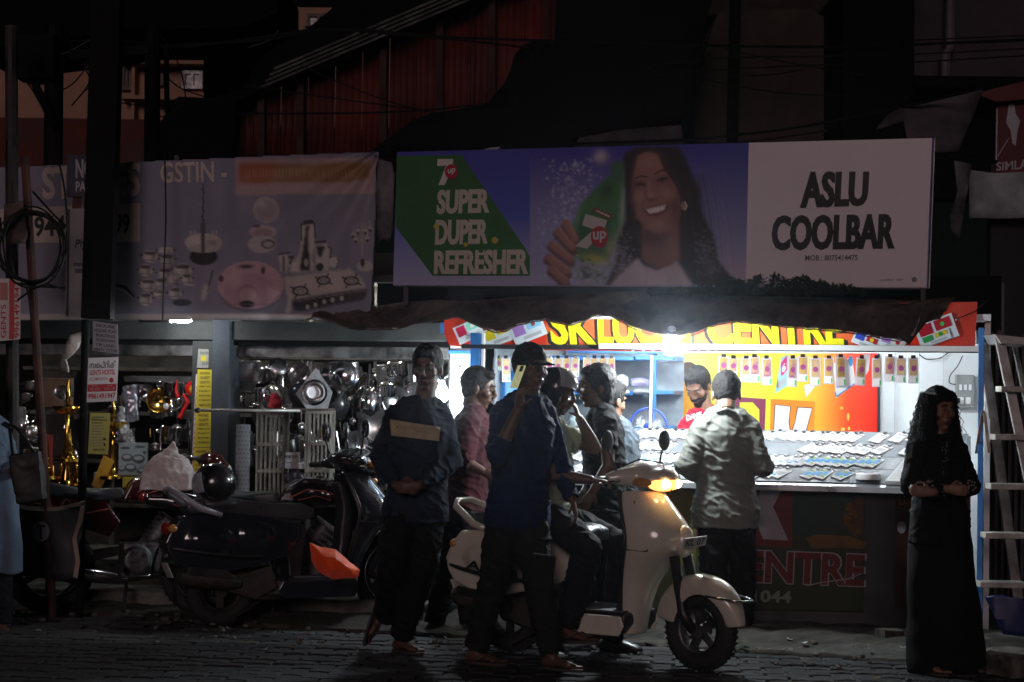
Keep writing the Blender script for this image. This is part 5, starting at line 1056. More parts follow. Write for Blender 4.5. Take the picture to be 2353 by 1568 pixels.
# ================================================================ kitchenware shop
M_st = mat('polished_steel', (.72, .72, .74), .13, metal=1, var=.06, rvar=.05); M_st2 = mat('brushed_steel', (.55, .55, .56), .28, metal=1, var=.15, rvar=.08)
M_al = mat('dull_aluminium', (.42, .42, .44), .42, metal=1, var=.2); M_blk = mat('black_enamel', (.014, .014, .016), .22, var=.1); M_brass = mat('polished_brass', (.83, .52, .09), .16, metal=1, var=.1, rvar=.06)
M_redpl = mat('red_plastic', (.62, .01, .012), .3, var=.1); M_glass = mat('jar_glass', (.55, .60, .60), .08, var=0, trans=.7, spec=.8); M_han = mat('bakelite', (.02, .018, .018), .4); M_cop = mat('copper_base', (.55, .25, .12), .25, metal=1)
M_wrap = mat('clear_wrap', (.72, .74, .78), .12, var=.25, scale=9, spec=.9, alpha=.62, bump=.8, bscale=22)
b = thing('kitchenware_shop', 'dim kitchenware shop crammed with hanging steel vessels behind the parked two wheelers', 'shop', fw(600, .2))
def part(nm, m, px0, px1, z0, z1, d0, d1, bev=0): mb = MB(); fbox(mb, px0, px1, z0, z1, d0, d1); return mb.build(nm, m, b, bevel=bev)
M_shopw = mat('shop_back_wall', (.075, .07, .062), .8, var=.5, scale=3); M_beam = mat('grey_beam', (.045, .050, .048), .75, var=.3, scale=3, bump=.2); M_shut = mat('roller_housing', (.17, .17, .165), .5, metal=.5, var=.45, scale=7); M_pillar = mat('slate_blue_pillar', (.035, .048, .060), .7, var=.35, scale=2.5, bump=.2)
def zz(px, y, off=0.0): return P(px, y, FY(px) + off).z
part('back_wall', M_shopw, -200, 1120, .1, 2.6, 2.0, 2.1); part('side_wall', M_shopw, 1020, 1032, .1, 2.4, .1, 2.0); part('ceiling', M_shopw, -200, 1030, 2.25, 2.3, -.02, 2.1)
part('lintel_beam', M_beam, -200, 1030, zz(600, 783), zz(600, 740), -.04, .08, .006); part('gap_shade_strip', M_black, -200, 1030, zz(600, 795), zz(600, 783), .0, .06)  # the black strip stands in for the shade of the gap
part('roller_housing', M_shut, 545, 1030, zz(600, 822), zz(600, 795), .0, .2, .005); part('roller_housing', M_shut, -100, 450, zz(300, 818), zz(300, 791), .0, .2, .005)
part('pillar', M_pillar, 500, 541, .1, 2.0, -.12, .1, .006); part('pillar', M_beam, 447, 500, .1, 2.02, -.06, .1, .006)
part('rail', M_shut, 269, 448, zz(350, 878), zz(350, 864), .12, .16); part('rail', M_han, 545, 1030, zz(800, 830), zz(800, 826), .22, .24); part('rail', M_han, 545, 1030, zz(800, 940), zz(800, 937), .45, .47)
for k, (a, c, z) in enumerate([(-100, 450, 1.32), (-100, 450, .95), (545, 1030, 1.38), (545, 1030, 1.0), (545, 1030, .66), (-100, 450, .62), (545, 1030, 1.75), (-100, 450, 1.66)]): part('shelf', mat('shop_shelf', (.10, .09, .08), .6, var=.4), a, c, z - .025, z, 1.0, 1.95)
for x in (600, 760, 900, 120, 330): part('upright', mat('rack_upright', (.14, .14, .14), .5, metal=.5), x, x + 8, .3, 2.25, .98, 1.02)
for i, (px, d, z) in enumerate([(640, .75, 2.19), (800, .95, 2.19), (950, .7, 2.19), (300, .8, 2.2), (110, .9, 2.2), (720, .35, 2.21), (890, .3, 2.21), (370, .35, 2.21)]):  # unseen bulbs, put in for sparkle on the vessels
    c = fw(px, d, z); T = thing('added_shop_bulb', 'unseen added bulb in the pot shop, %s' % ('above the wire crates', 'in the middle of the right bay', 'near the white pillar', 'over the gold pan', 'over the brass lamps', 'close behind the roller housing above the crates', 'close behind the roller housing near the sweater man', 'close behind the left roller housing')[i], 'light bulb', c)
    MB().ell(c, .022, None, 12, 8).build('glass', mat('lit_added_bulb', (1, 1, 1), .3, var=0, emit=(1, .95, .86), es=330), T, smooth=True); MB().tube([c, c + Vector((0, 0, .06))], .012, 8).build('cap', M_white, T)
# -- vessels (local: hanging point at origin, face towards -y)
def v_pan(m, mh, r=.10, dp=.035):
    T = thing('frying_pan', 'x', 'pan'); rot = Matrix.Rotation(R(90), 3, 'X')
    MB().lathe([(0, dp), (r * .72, dp), (r * .9, dp * .6), (r, 0), (r * 1.02, .002), (r * .88, dp * .6), (r * .7, dp * .86), (0, dp * .86)], (0, 0, -.20 - r), 28, rot).build('pan_body', m, T, local=True, auto=True)
    MB().tube([(0, 0, -.21), (0, .0, -.12), (0, .0, -.02)], [(.009, .005), (.011, .006), (.008, .005)], 8).build('handle', mh, T, local=True); return T
def v_pot(m, r=.09, h=.12):
    T = thing('cooking_pot', 'x', 'pot')
    MB().lathe([(0, -h), (r * .8, -h), (r * .96, -h * .85), (r, -h * .1), (r * 1.08, 0), (r * 1.05, .004), (r * .95, -h * .12), (r * .9, -h * .9), (0, -h * .95)], (0, 0, 0), 26).build('pot_body', m, T, local=True, auto=True)
    for s_ in (-1, 1): MB().tube([(s_ * r, 0, -h * .2), (s_ * r * 1.28, 0, -h * .22), (s_ * r * 1.28, 0, -h * .34), (s_ * r, 0, -h * .36)], .005, 6).build('handle', m, T, local=True)
    return T
def v_lidded(m, r=.08, h=.10):
    T = v_pot(m, r, h); T.name = 'lidded_pot'
    l_ = MB().lathe([(r * 1.08, .002), (r * .8, .02), (r * .3, .035), (0, .036)], (0, 0, 0), 26).build('lid', m, T, local=True, auto=True); MB().ell((0, 0, .05), (.014, .014, .012), None, 12, 8).build('knob', M_han, l_, local=True); return T
def v_ladle(m, L=.30, r=.032):
    T = thing('ladle', 'x', 'ladle'); MB().tube([(0, 0, 0), (.003, 0, -L * .5), (0, 0, -L)], [(.007, .002), (.004, .002), (.006, .002)], 6).build('handle', m, T, local=True)
    MB().ell((0, -.01, -L - r * .6), (r, r * .45, r), None, 14, 8).build('bowl', m, T, local=True, smooth=True); return T
def v_kettle(m, r=.075):
    T = thing('kettle', 'x', 'kettle'); MB().lathe([(0, -.15), (r, -.15), (r * 1.05, -.11), (r * .8, -.04), (r * .42, -.012), (.012, 0), (0, .0)], (0, 0, 0), 24).build('kettle_body', m, T, local=True, auto=True)
    MB().tube([(r * .8, 0, -.10), (r * 1.35, 0, -.075), (r * 1.6, 0, -.03)], [.016, .011, .008], 10).build('spout', m, T, local=True); MB().tube([(-r * .75, 0, -.05), (-r * .8, 0, .03), (0, 0, .07), (r * .7, 0, .03), (r * .65, 0, -.045)], .006, 8).build('handle', M_han, T, local=True); return T
def v_bowl(m, r=.075):
    T = thing('steel_bowl', 'x', 'bowl'); MB().lathe([(0, 0), (r * .5, .004), (r * .85, .028), (r, .06), (r * 1.05, .062), (r * .93, .045), (r * .5, .012), (0, .009)], (0, 0, -r), 26, Matrix.Rotation(R(95), 3, 'X')).build('bowl_body', m, T, local=True, auto=True)
    MB().torus((0, .03, 0), .012, .002, 'y', 14, 5).build('ring', M_st2, T, local=True); return T
def v_jar(m, r=.035, h=.10):
    T = thing('steel_tumbler', 'x', 'tumbler'); MB().lathe([(0, -h), (r * .8, -h), (r, 0), (r * .95, 0), (r * .76, -h * .95), (0, -h * .95)], (0, 0, 0), 20).build('tumbler_body', m, T, local=True, auto=True); MB().torus((0, 0, -.002), r, .002, 'z', 20, 5).build('rim', m, T, local=True); return T
def v_strainer(m, r=.07):
    T = thing('strainer', 'x', 'strainer'); MB().torus((0, 0, -.2), r, .004, 'y', 26, 6).build('rim', m, T, local=True, smooth=True); MB().ell((0, .02, -.2), (r, .035, r), None, 18, 10).build('mesh_bowl', M_st2, T, local=True, smooth=True); MB().tube([(0, 0, -.13), (0, 0, 0)], .004, 6).build('handle', m, T, local=True); return T
protos = [('pan', v_pan(M_st, M_han)), ('black pan', v_pan(M_blk, M_han, .115)), ('pot', v_pot(M_st)), ('small pot', v_pot(M_st2, .06, .08)), ('lidded pot', v_lidded(M_st)), ('ladle', v_ladle(M_st)), ('skimmer', v_ladle(M_st2, .36, .045)), ('kettle', v_kettle(M_st)), ('bowl', v_bowl(M_st)), ('large bowl', v_bowl(M_st2, .11)), ('tumbler', v_jar(M_st)), ('canister', v_jar(M_st2, .055, .15)), ('strainer', v_strainer(M_st)), ('dull pot', v_pot(M_al, .10, .14))]
DESC = {'pan': 'shiny steel frying pan', 'black pan': 'black frying pan', 'pot': 'shiny steel cooking pot', 'small pot': 'small brushed steel pot', 'lidded pot': 'lidded steel pot with a black knob', 'ladle': 'long steel ladle', 'skimmer': 'large steel skimmer', 'kettle': 'steel kettle with a black handle', 'bowl': 'shiny steel bowl', 'large bowl': 'large brushed steel bowl', 'tumbler': 'small steel tumbler', 'canister': 'tall brushed steel canister', 'strainer': 'steel strainer', 'dull pot': 'dull aluminium pot'}
def where(px, y):
    if px < 450:
        h = 'left of the brass lamps' if px < 130 else 'between the two brass lamps' if px < 240 else 'around the gold pan' if px < 385 else 'beside the yellow posters'
    else:
        h = 'beside the slate pillar' if px < 590 else 'above the left crate' if px < 680 else 'around the wrapped dish' if px < 770 else 'right of the wrapped dish' if px < 860 else 'beside the sweater man' if px < 950 else 'near the white pillar'
    v = 'under the roller housing' if y < 862 else 'at mid height' if y < 950 else 'low down' if y < 1050 else 'near the floor'
    return h + ', ' + v
rnd = random.Random(21); used = set()
def put(kind, px, y, d, rz=None, sc_=1.0, tilt=0):
    pr = dict(protos)[kind]; o = copy_tree(pr); o.location = P(px, y, FY(px) + d); o.rotation_euler = (rnd.uniform(-.12, .12) + tilt, rnd.uniform(-.15, .15), rnd.uniform(-.7, .7) if rz is None else rz)
    o.scale = (sc_,) * 3; o['label'] = DESC[kind] + ' ' + where(px, y).replace(',', ''); o['group'] = 'steel vessels in the kitchenware shop'
    if len(o['label'].split()) > 16: o['label'] = DESC[kind] + ' ' + where(px, y).replace(',', '')
kinds = [k for k, _ in protos]
for px in range(560, 1025, 30):
    for y, d in ((832, .22), (838, .5), (862, .7), (886, .35), (912, .75), (934, .46), (962, .6), (996, .45), (1030, .7)):
        if rnd.random() < .80:
            if 1030 > px > 1040: continue
            put(rnd.choice(['pan', 'pot', 'ladle', 'skimmer', 'bowl', 'large bowl', 'strainer', 'lidded pot', 'kettle', 'small pot', 'canister', 'black pan', 'tumbler', 'dull pot', 'ladle', 'ladle'] if y < 1000 else ['pot', 'canister', 'tumbler', 'lidded pot', 'dull pot', 'bowl']), px + rnd.uniform(-13, 13), y + rnd.uniform(-6, 6), d + rnd.uniform(-.1, .12), sc_=rnd.uniform(.8, 1.15))
for px in list(range(60, 190, 26)) + list(range(280, 440, 22)):
    for y, d in ((882, .2), (905, .5), (940, .7), (985, .6), (1030, .8)):
        if rnd.random() < .62: put(rnd.choice(['ladle', 'bowl', 'tumbler', 'tumbler', 'canister', 'small pot', 'pot', 'strainer', 'kettle']), px + rnd.uniform(-9, 9), y + rnd.uniform(-5, 5), d + rnd.uniform(-.08, .1), sc_=rnd.uniform(.7, 1))
for k, pr in protos:
    def rm_(o):
        for c in list(o.children): rm_(c)
        bpy.data.objects.remove(o)
    rm_(pr)
# single wares that stand out
def disc(px, y, r, d, m, lab, name='pan', cat='pan', dp=.04, tilt=(90, 0), handle=None):
    c = P(px, y, FY(px) + d); T = thing(name, lab, cat, c); rot = Matrix.Rotation(R(tilt[1]), 3, 'Z') @ Matrix.Rotation(R(tilt[0]), 3, 'X')
    MB().lathe([(0, dp), (r * .55, dp * .95), (r * .85, dp * .5), (r, 0), (r * 1.03, .002), (r * .84, dp * .4), (r * .5, dp * .8), (0, dp * .86)], c, 36, rot).build('pan_body', m, T, auto=True)
    MB().torus(c, r * 1.01, .004, 'z', 36, 6, rot).build('rim', m, T, smooth=True)
    if handle: MB().tube([P(*handle[0], FY(px) + d), P(*handle[1], FY(px) + d)], .009, 8).build('handle', M_han, T)
disc(365, 921, .083, .05, M_brass, 'round golden pan hanging beside the yellow posters', dp=-.05, tilt=(82, 12))
disc(382, 934, .017, -.02, M_white, 'tiny white disc hanging in front of the golden pan', 'disc', 'disc', .008)
disc(790, 865, .10, .1, M_st, 'big shiny round pan to the right of the wrapped dish', handle=((790, 898), (775, 922)), dp=.05, tilt=(86, -10)); disc(756, 866, .062, .2, M_blk, 'black pan with a bright rim behind the wrapped dish', dp=.03)
disc(695, 905, .095, .12, M_blk, 'black wok half hidden left of the wrapped dish', dp=.05); disc(765, 930, .11, .16, M_blk, 'black wok hanging right below the wrapped dish', dp=.05)
disc(640, 842, .07, .1, M_st2, 'tilted steel plate under the roller housing above the left crate', dp=.02, tilt=(50, 20))
# dish in diamond shaped packing
c = P(722, 892, FY(722) - .12); T = thing('wrapped_dish', 'silver dish in a diamond shaped card wrapper standing on the crate top', 'dish', c)
pts = [P(*q, FY(722) - .10) for q in [(726, 845), (764, 901), (752, 942), (706, 942), (679, 905)]]; mb = MB(); mb.prism(pts, (0, .01, 0)); mb.build('wrapper', mat('wrapper_grey', (.26, .28, .30), .3, var=.2, scale=5, spec=.8), T)
rot = Matrix.Rotation(R(90), 3, 'X'); MB().lathe([(0, .012), (.05, .012), (.062, .03), (.088, .04), (.09, .036), (.064, .024)], c + Vector((.005, -.01, -.03)), 32, rot).build('dish', M_st, T, auto=True); MB().lathe([(0, .02), (.036, .02), (.042, .032)], c + Vector((0, -.03, -.03)), 24, rot).build('inner_plate', M_white, T, auto=True)
# tall wrapped silver object, bag of small jars, red and yellow toys
def blob(name, lab, cat, pts, px, d, r, m, amp=.006, fr=20, vox=.008):
    mb = MB(); P3 = [P(x, y, FY(px) + d) for x, y in pts]; mb.tube(P3, r, 10)
    o = skin(mb, name, m, None, vox, 2, lambda q: amp * noise.noise(q * fr) + amp * .6 * noise.noise(q * fr * 2.7)); return tag(o, lab, cat)
blob('wrapped_tray', 'tall tray wrapped in glossy clear plastic left of the golden pan', 'tray', [(296, 886), (300, 930), (306, 970)], 300, .02, [(.055, .02), (.06, .025), (.045, .02)], mat('glossy_wrap', (.42, .42, .48), .12, var=.4, scale=8, metal=.6), .009, 16)
blob('plastic_bag', 'clear plastic bag of small goods hanging behind the yellow notice', 'bag', [(282, 935), (278, 970), (290, 1012), (296, 1030)], 285, .0, [.02, .045, .06, .05], mat('bag_shine', (.48, .50, .50), .15, var=.4, scale=20, metal=.3), .014, 30)
blob('plastic_ladle', 'bright red plastic ladle hanging beside the yellow posters', 'ladle', [(420, 905), (432, 925), (418, 950), (412, 962)], 420, .02, [.012, .02, .014, .022], M_redpl, .002)
blob('plastic_scoop', 'red and dark plastic scoop above the red ladle', 'ladle', [(408, 872), (404, 895), (410, 915)], 408, .04, [.008, .012, .02], M_redpl, .002)
disc(443, 893, .05, .05, M_redpl, 'red plastic ring half hidden behind the yellow posters', 'ring', 'ring', .02, (88, 0))
disc(446, 895, .03, .03, mat('yellow_plastic', (.75, .45, .02), .35), 'yellow plastic disc inside the red ring', 'disc', 'disc', .02, (88, 0))
blob('red_cloth', 'dark red cloth bundle among the pots above the left crate', 'cloth', [(628, 905), (635, 925), (624, 940)], 630, .05, [.03, .05, .05], mat('red_cloth', (.35, .01, .015), .7), .012, 16)
blob('gold_spoon', 'little golden spoon hanging under the golden pan', 'spoon', [(345, 985), (346, 1005)], 345, .02, [.006, .012], M_brass, 0)
# cartons at the left bay
def carton(px0, y0, px1, y1, d, th, m, lab, prints=None):
    T, a, c = boxthing('carton', lab, 'box', (px0, y0, px1, y1), FY(px0) + d, th, m)
    if prints:
        pl = Plane(P(px0, y0, FY(px0) + d - th), P(px1, y0, FY(px0) + d - th), P(px0, y1, FY(px0) + d - th)); p = Print(pl, T, .0015); prints(p); p.flush()
M_cart = mat('carton_pale', (.33, .37, .38), .6, var=.1); M_cb = flatmat('carton_print', (.10, .12, .13)); M_cy = mat('carton_yellow', (.55, .45, .05), .6); M_cbr = mat('carton_brown', (.20, .13, .09), .8, var=.2)
def pr_pans(p):
    for x, y, r_ in ((292, 1052, 13), (318, 1055, 15), (300, 1075, 14), (280, 1078, 9), (325, 1082, 11)): p.ell(x, y, r_, r_ * .7, M_cb, 1); p.ell(x, y - 2, r_ * .7, r_ * .35, M_tg, 2)
    p.ell(288, 1030, 12, 3, M_cb, 1); p.ell(322, 1027, 12, 3, M_cb, 1); p.ell(332, 1040, 4, 4, M_cb, 1)
carton(275, 1018, 341, 1092, .0, .06, M_cart, 'pale carton printed with cookware on display below the golden pan', pr_pans)
carton(98, 1000, 122, 1080, .1, .1, mat('carton_red', (.40, .05, .04), .6), 'narrow red carton beside the left brass lamp'); carton(286, 1096, 330, 1120, -.02, .08, M_cy, 'yellow carton low beside the yellow folded paper'); carton(220, 1085, 262, 1125, .1, .08, M_cart, 'small pale carton behind the motorcycle seat'); carton(96, 870, 170, 935, .8, .1, M_cbr, 'brown carton behind the left brass lamp')
carton(32, 935, 60, 975, .05, .08, mat('carton_speckled', (.3, .3, .3), .6, var=.5, scale=30), 'speckled grey carton at the far left behind the light blue kurta'); carton(352, 1096, 440, 1140, .1, .1, M_cbr, 'brown carton low behind the white plastic bundle'); carton(345, 1035, 440, 1075, .4, .1, M_blk, 'row box of dark jars behind the white plastic bundle')
T = thing('folded_paper', 'orange yellow folded sheet leaning below the second brass lamp', 'paper', P(232, 1120, FY(232) - .1)); mb = MB(); mb.prism([P(*q, FY(240) - .12) for q in [(238, 1046), (262, 1060), (232, 1124), (210, 1116)]], (0, .02, 0)); mb.build('sheet', mat('amber_paper', (.62, .32, .02), .55), T)
# brass standing lamps
def brasslamp(px, ytop, ybot, lab, s_=1.0):
    Y = FY(px) - .02; top = P(px, ytop, Y); base = P(px, ybot, Y); H = top.z - base.z; T = thing('brass_lamp', lab, 'oil lamp', base)
    MB().lathe([(0, H), (.006, H - .01), (.010, H - .06), (.020, H - .12), (.014, H - .145), (.022, H - .16), (.010, H - .18), (.026, H - .20)], base, 20).build('finial', M_brass, T, auto=True)
    MB().lathe([(.026, H - .20), (.10 * s_, H - .205), (.108 * s_, H - .198), (.112 * s_, H - .212), (.075 * s_, H - .25), (.02, H - .262)], base, 30).build('oil_dish', M_brass, T, auto=True)
    MB().lathe([(.018, H - .262), (.016, H * .55), (.03, H * .5), (.018, H * .46), (.034, H * .36), (.018, H * .3), (.05, H * .12)], base, 20).build('stem', M_brass, T, auto=True)
    MB().lathe([(.05, H * .12), (.07, H * .06), (.11, .02), (.115, 0)], base, 28).build('foot', M_brass, T, auto=True)
brasslamp(152, 870, 1135, 'tall brass oil lamp with a pointed finial, left of the posters'); brasslamp(258, 905, 1100, 'brass oil lamp standing just behind the yellow notice', .95)
for i, (px, yt, yb) in enumerate([(105, 1010, 1100), (140, 1045, 1140), (175, 1050, 1140), (122, 1060, 1140), (160, 985, 1060)]): brasslamp(px, yt, yb, 'small brass lamp at the foot of the tall one, %s of five' % ('first', 'second', 'third', 'fourth', 'fifth')[i], .5)
# posters on the pillar and on wires beside the pole
M_ypap = paper_mat('yellow_paper', (.80, .70, .06), .3); M_wpap = paper_mat('white_poster_paper', (.82, .80, .82), .5); M_lpap = paper_mat('lemon_paper', (.72, .70, .28), .5); M_inkk = flatmat('poster_ink', (.05, .04, .03))
Yp = FY(470) - .075
T, p = notice('pillar_poster', 'white poster strip with red sideways lettering behind the yellow pillar posters', [(450, 860), (498, 862), (492, 1085), (440, 1085)], Yp, paper_mat('white_paper2', (.78, .76, .76), .2)); p.text('GENTS HOSTEL 9961491947', [(486, 1078), (492, 870), (498, 870), (492, 1078)], M_redn, 1, .02); p.text('GENTS HOSTEL', [(442, 1070), (451, 880), (456, 880), (447, 1070)], M_redn, 1, .02); p.flush()
for i, (y0, y1) in enumerate(((849, 945), (946, 1028), (1029, 1085))):
    T, p = notice('pillar_poster', ('top', 'middle', 'lowest')[i] + ' yellow paying guest poster on the shop pillar', [(454 - i * 4, y0), (490 - i * 3, y0 + 1), (487 - i * 3, y1), (450 - i * 4, y1)], Yp - .012, M_ypap)
    x0, x1 = 458 - i * 4, 484 - i * 3
    for k, (t, h) in enumerate((('PAYING', 6), ('GUEST', 6), ('GENTS', 6), ('HOMELY FOOD', 4), ('DAILY', 4), ('MONTHLY RENT', 4), ('ACCOMMODATION', 4), ('9447127301', 6))):
        yy = y0 + 6 + k * 10.5
        if yy + h < y1: p.text(t, (x0 + (2 if k < 3 else 0), yy, x1 - (2 if k < 3 else 0), yy + h), M_inkk, 1, .02)
    p.flush()
T, p = notice('pillar_poster', 'torn grey poster scrap above the yellow pillar posters', [(456, 802), (496, 804), (494, 846), (452, 846)], Yp + .004, paper_mat('torn_paper', (.40, .42, .38), .2)); p.text('PAYING', (460, 808, 486, 815), M_inkk, 1, .01); p.text('GUEST', (464, 832, 486, 839), M_inkk, 1, .01); p.rect(462, 818, 474, 830, M_ypap, 1); p.flush()
Yq = 12.62
T, p = notice('pole_poster', 'grey rental poster with dark capitals, topmost on the utility pole', [(213, 738), (270, 746), (272, 814), (213, 806)], Yq, paper_mat('grey_poster_paper', (.46, .44, .48), .3))
for k, t in enumerate(('HOUSE', 'HOUSE FLAT', 'BUILDING', 'GODOWN', 'OR LAND', '98471 77730')): p.text(t, [(216 + (5 if k in (0, 2, 3, 4) else 0), 744 + k * 11), (269 - (5 if k in (0, 2, 3, 4) else 0), 749 + k * 11), (269 - (5 if k in (0, 2, 3, 4) else 0), 756 + k * 11), (216 + (5 if k in (0, 2, 3, 4) else 0), 751 + k * 11)], M_inkk, 1, .02)
p.flush()
T, p = notice('pole_poster', 'white GENTS HOSTEL poster with a red band and phone number on the pole', [(203, 823), (272, 821), (268, 922), (199, 925)], Yq - .01, M_wpap)
p.text('\u0d38\u0d46\u0d2a\u0d4d\u0d31\u0d3f\u0d15\u0d4d', [(206, 831), (266, 828), (266, 846), (205, 847)], M_inkk, 1, .02); p.text('GENTS HOSTEL', [(207, 851), (265, 849), (265, 861), (206, 863)], M_redn, 1, .03); p.text('ACCOMMODATION', [(206, 868), (246, 867), (246, 874), (206, 876)], M_redn, 1, .01); p.ell(256, 874, 5, 6, M_redn, 1)
p.poly([(202, 884), (268, 882), (267, 899), (201, 901)], M_redn, 1); p.text('BOYS', (212, 886, 224, 889), M_wpap, 2, .01); p.text('ROOM', (246, 885, 258, 888), M_wpap, 2, .01); p.text('CALL NOW', (206, 892, 230, 897), M_wpap, 2, .01); p.text('FOOD WIFI', (240, 891, 264, 896), M_wpap, 2, .01)
p.text('9961491947', [(203, 905), (266, 902), (265, 915), (202, 918)], M_redn, 1, .035); p.flush()
T, p = notice('pole_poster', 'pale yellow text notice, lowest paper on the utility pole', [(207, 949), (253, 950), (248, 1045), (202, 1043)], Yq - .005, M_lpap)
for k in range(11): p.rect(211 - k * .3, 958 + k * 6.6, 240 - (k * 7 % 9), 960 + k * 6.6, M_cb if k < 3 else M_tg, 1)
p.text('Help wanted', [(210, 962), (246, 963), (246, 969), (210, 968)], M_inkk, 2, .02); p.rect(237, 1007, 243, 1012, M_inkk, 1); p.rect(238, 1018, 242, 1026, M_inkk, 1); p.text('speciality', [(214, 1030), (242, 1031), (242, 1038), (214, 1037)], M_inkk, 1, .02); p.flush()
cloth('torn_plastic', [(160, 770), (174, 766), (186, 763), (188, 776), (180, 800), (168, 815), (152, 828), (158, 848), (157, 856), (132, 850), (140, 820), (152, 790)], 12.9, mat('torn_plastic_white', (.60, .58, .52), .4, var=.35, scale=8), 'torn pale plastic wrap hanging left of the utility pole', 'plastic', amp=.07, step=.03, sd=3)
# tube lamp just below the kitchen banner
T = thing('tube_lamp', 'lit tube lamp showing its bright tip just below the grey kitchen banner', 'lamp', P(430, 738, 13.3)); mb = MB(); mb.tube([P(392, 737, 13.19), P(432, 738, 13.19), P(440, 737.6, 13.19)], [.012, .012, .004], 10); mb.build('tube', mat('lit_tube_tip', (1, 1, 1), .3, var=0, emit=(.95, .97, 1), es=300), T); MB().tube([P(320, 736, 13.2), P(392, 736, 13.2)], .016, 8).build('holder', M_han, T)
# upturned crates with slatted sides and the long rod
M_crate = mat('crate_slat', (.20, .19, .165), .6, var=.3, scale=8)
def crate(px0, px1, y0, y1, d, lab, nsl):
    Y = FY((px0 + px1) / 2) + d; a = P(px0, y1, Y); c = P(px1, y0, Y); T = thing('slatted_crate', lab, 'crate', ((a.x + c.x) / 2, Y + .15, a.z)); w_ = c.x - a.x
    for face, yy in (('f', Y), ('b', Y + .3)):
        for k in range(nsl + 1):
            x = a.x + w_ * k / nsl; mb = MB(); mb.box((x, yy, (a.z + c.z) / 2), (w_ / nsl * .42, .008, c.z - a.z)); mb.build('slat', M_crate, T)
        for t in (0, .33, .63, .98): mb = MB(); mb.box(((a.x + c.x) / 2, yy - .004, a.z + (c.z - a.z) * t), (w_, .010, .022)); mb.build('crossbar', M_crate, T)
    for x in (a.x, c.x):
        for k in range(5): mb = MB(); mb.box((x, Y + .03 + .06 * k, (a.z + c.z) / 2), (.008, .02, c.z - a.z)); mb.build('slat', M_crate, T)
crate(588, 652, 946, 1150, -.22, 'left upturned slatted crate under the board with the wrapped dish', 6); crate(700, 760, 944, 1150, -.24, 'right upturned slatted crate under the board with the wrapped dish', 6)
mb = MB(); mb.bar(P(625, 941, FY(690) - .1), P(762, 941, FY(690) - .12), .34, .012, up=(0, 0, 1)); tag(mb.build('display_board', mat('board_brown', (.07, .055, .045), .7)), 'thin board laid across the two slatted crates', 'board')
T = thing('display_rod', 'long pale rod reaching left from the crates across the yellow posters', 'rod', P(520, 944, 12.9)); MB().tube([P(452, 943, 12.95), P(690, 944, 13.1)], .010, 8).build('shaft', mat('rod_pale', (.35, .34, .32), .4, metal=.3), T, smooth=True); MB().ell(P(454, 943, 12.94), (.022, .02, .02), None, 12, 8).build('end_cap', M_han, T, smooth=True)
T, a, c = boxthing('patterned_panel', 'pale blue patterned board leaning beside the slate pillar', 'board', (540, 976, 576, 1150), FY(560) - .02, .015, mat('panel_pale_blue', (.34, .42, .46), .6, var=.1))
pl = Plane(P(540, 976, FY(560) - .035), P(576, 976, FY(560) - .035), P(540, 1150, FY(560) - .035)); p = Print(pl, T, .001)
for k in range(17):
    for j in range(4): p.ell(544 + j * 8.5 + (k % 2) * 4, 983 + k * 10, 2.2, 2.2, flatmat('panel_motif', (.16, .24, .30)), 1, n=6)
p.flush()
for i, (q, dd) in enumerate([((652, 1040, 690, 1062), 'white lettered carton between the two slatted crates'), ((645, 1062, 700, 1076), 'flat pale carton under the white one between the crates')]): carton(*q, .0, .1, mat('carton_grey%d' % i, (.34, .34, .36), .6), dd, (lambda p: p.text('HOME WARE', (656, 1046, 684, 1054), M_inkk, 1, .02)) if i == 0 else None)
blob('plastic_pouch', 'dark wavy plastic pouch low between the crates', 'pouch', [(655, 1100), (680, 1096), (705, 1102)], 680, -.05, [.03, .05, .03], mat('pouch_violet', (.08, .07, .10), .3), .008, 20)
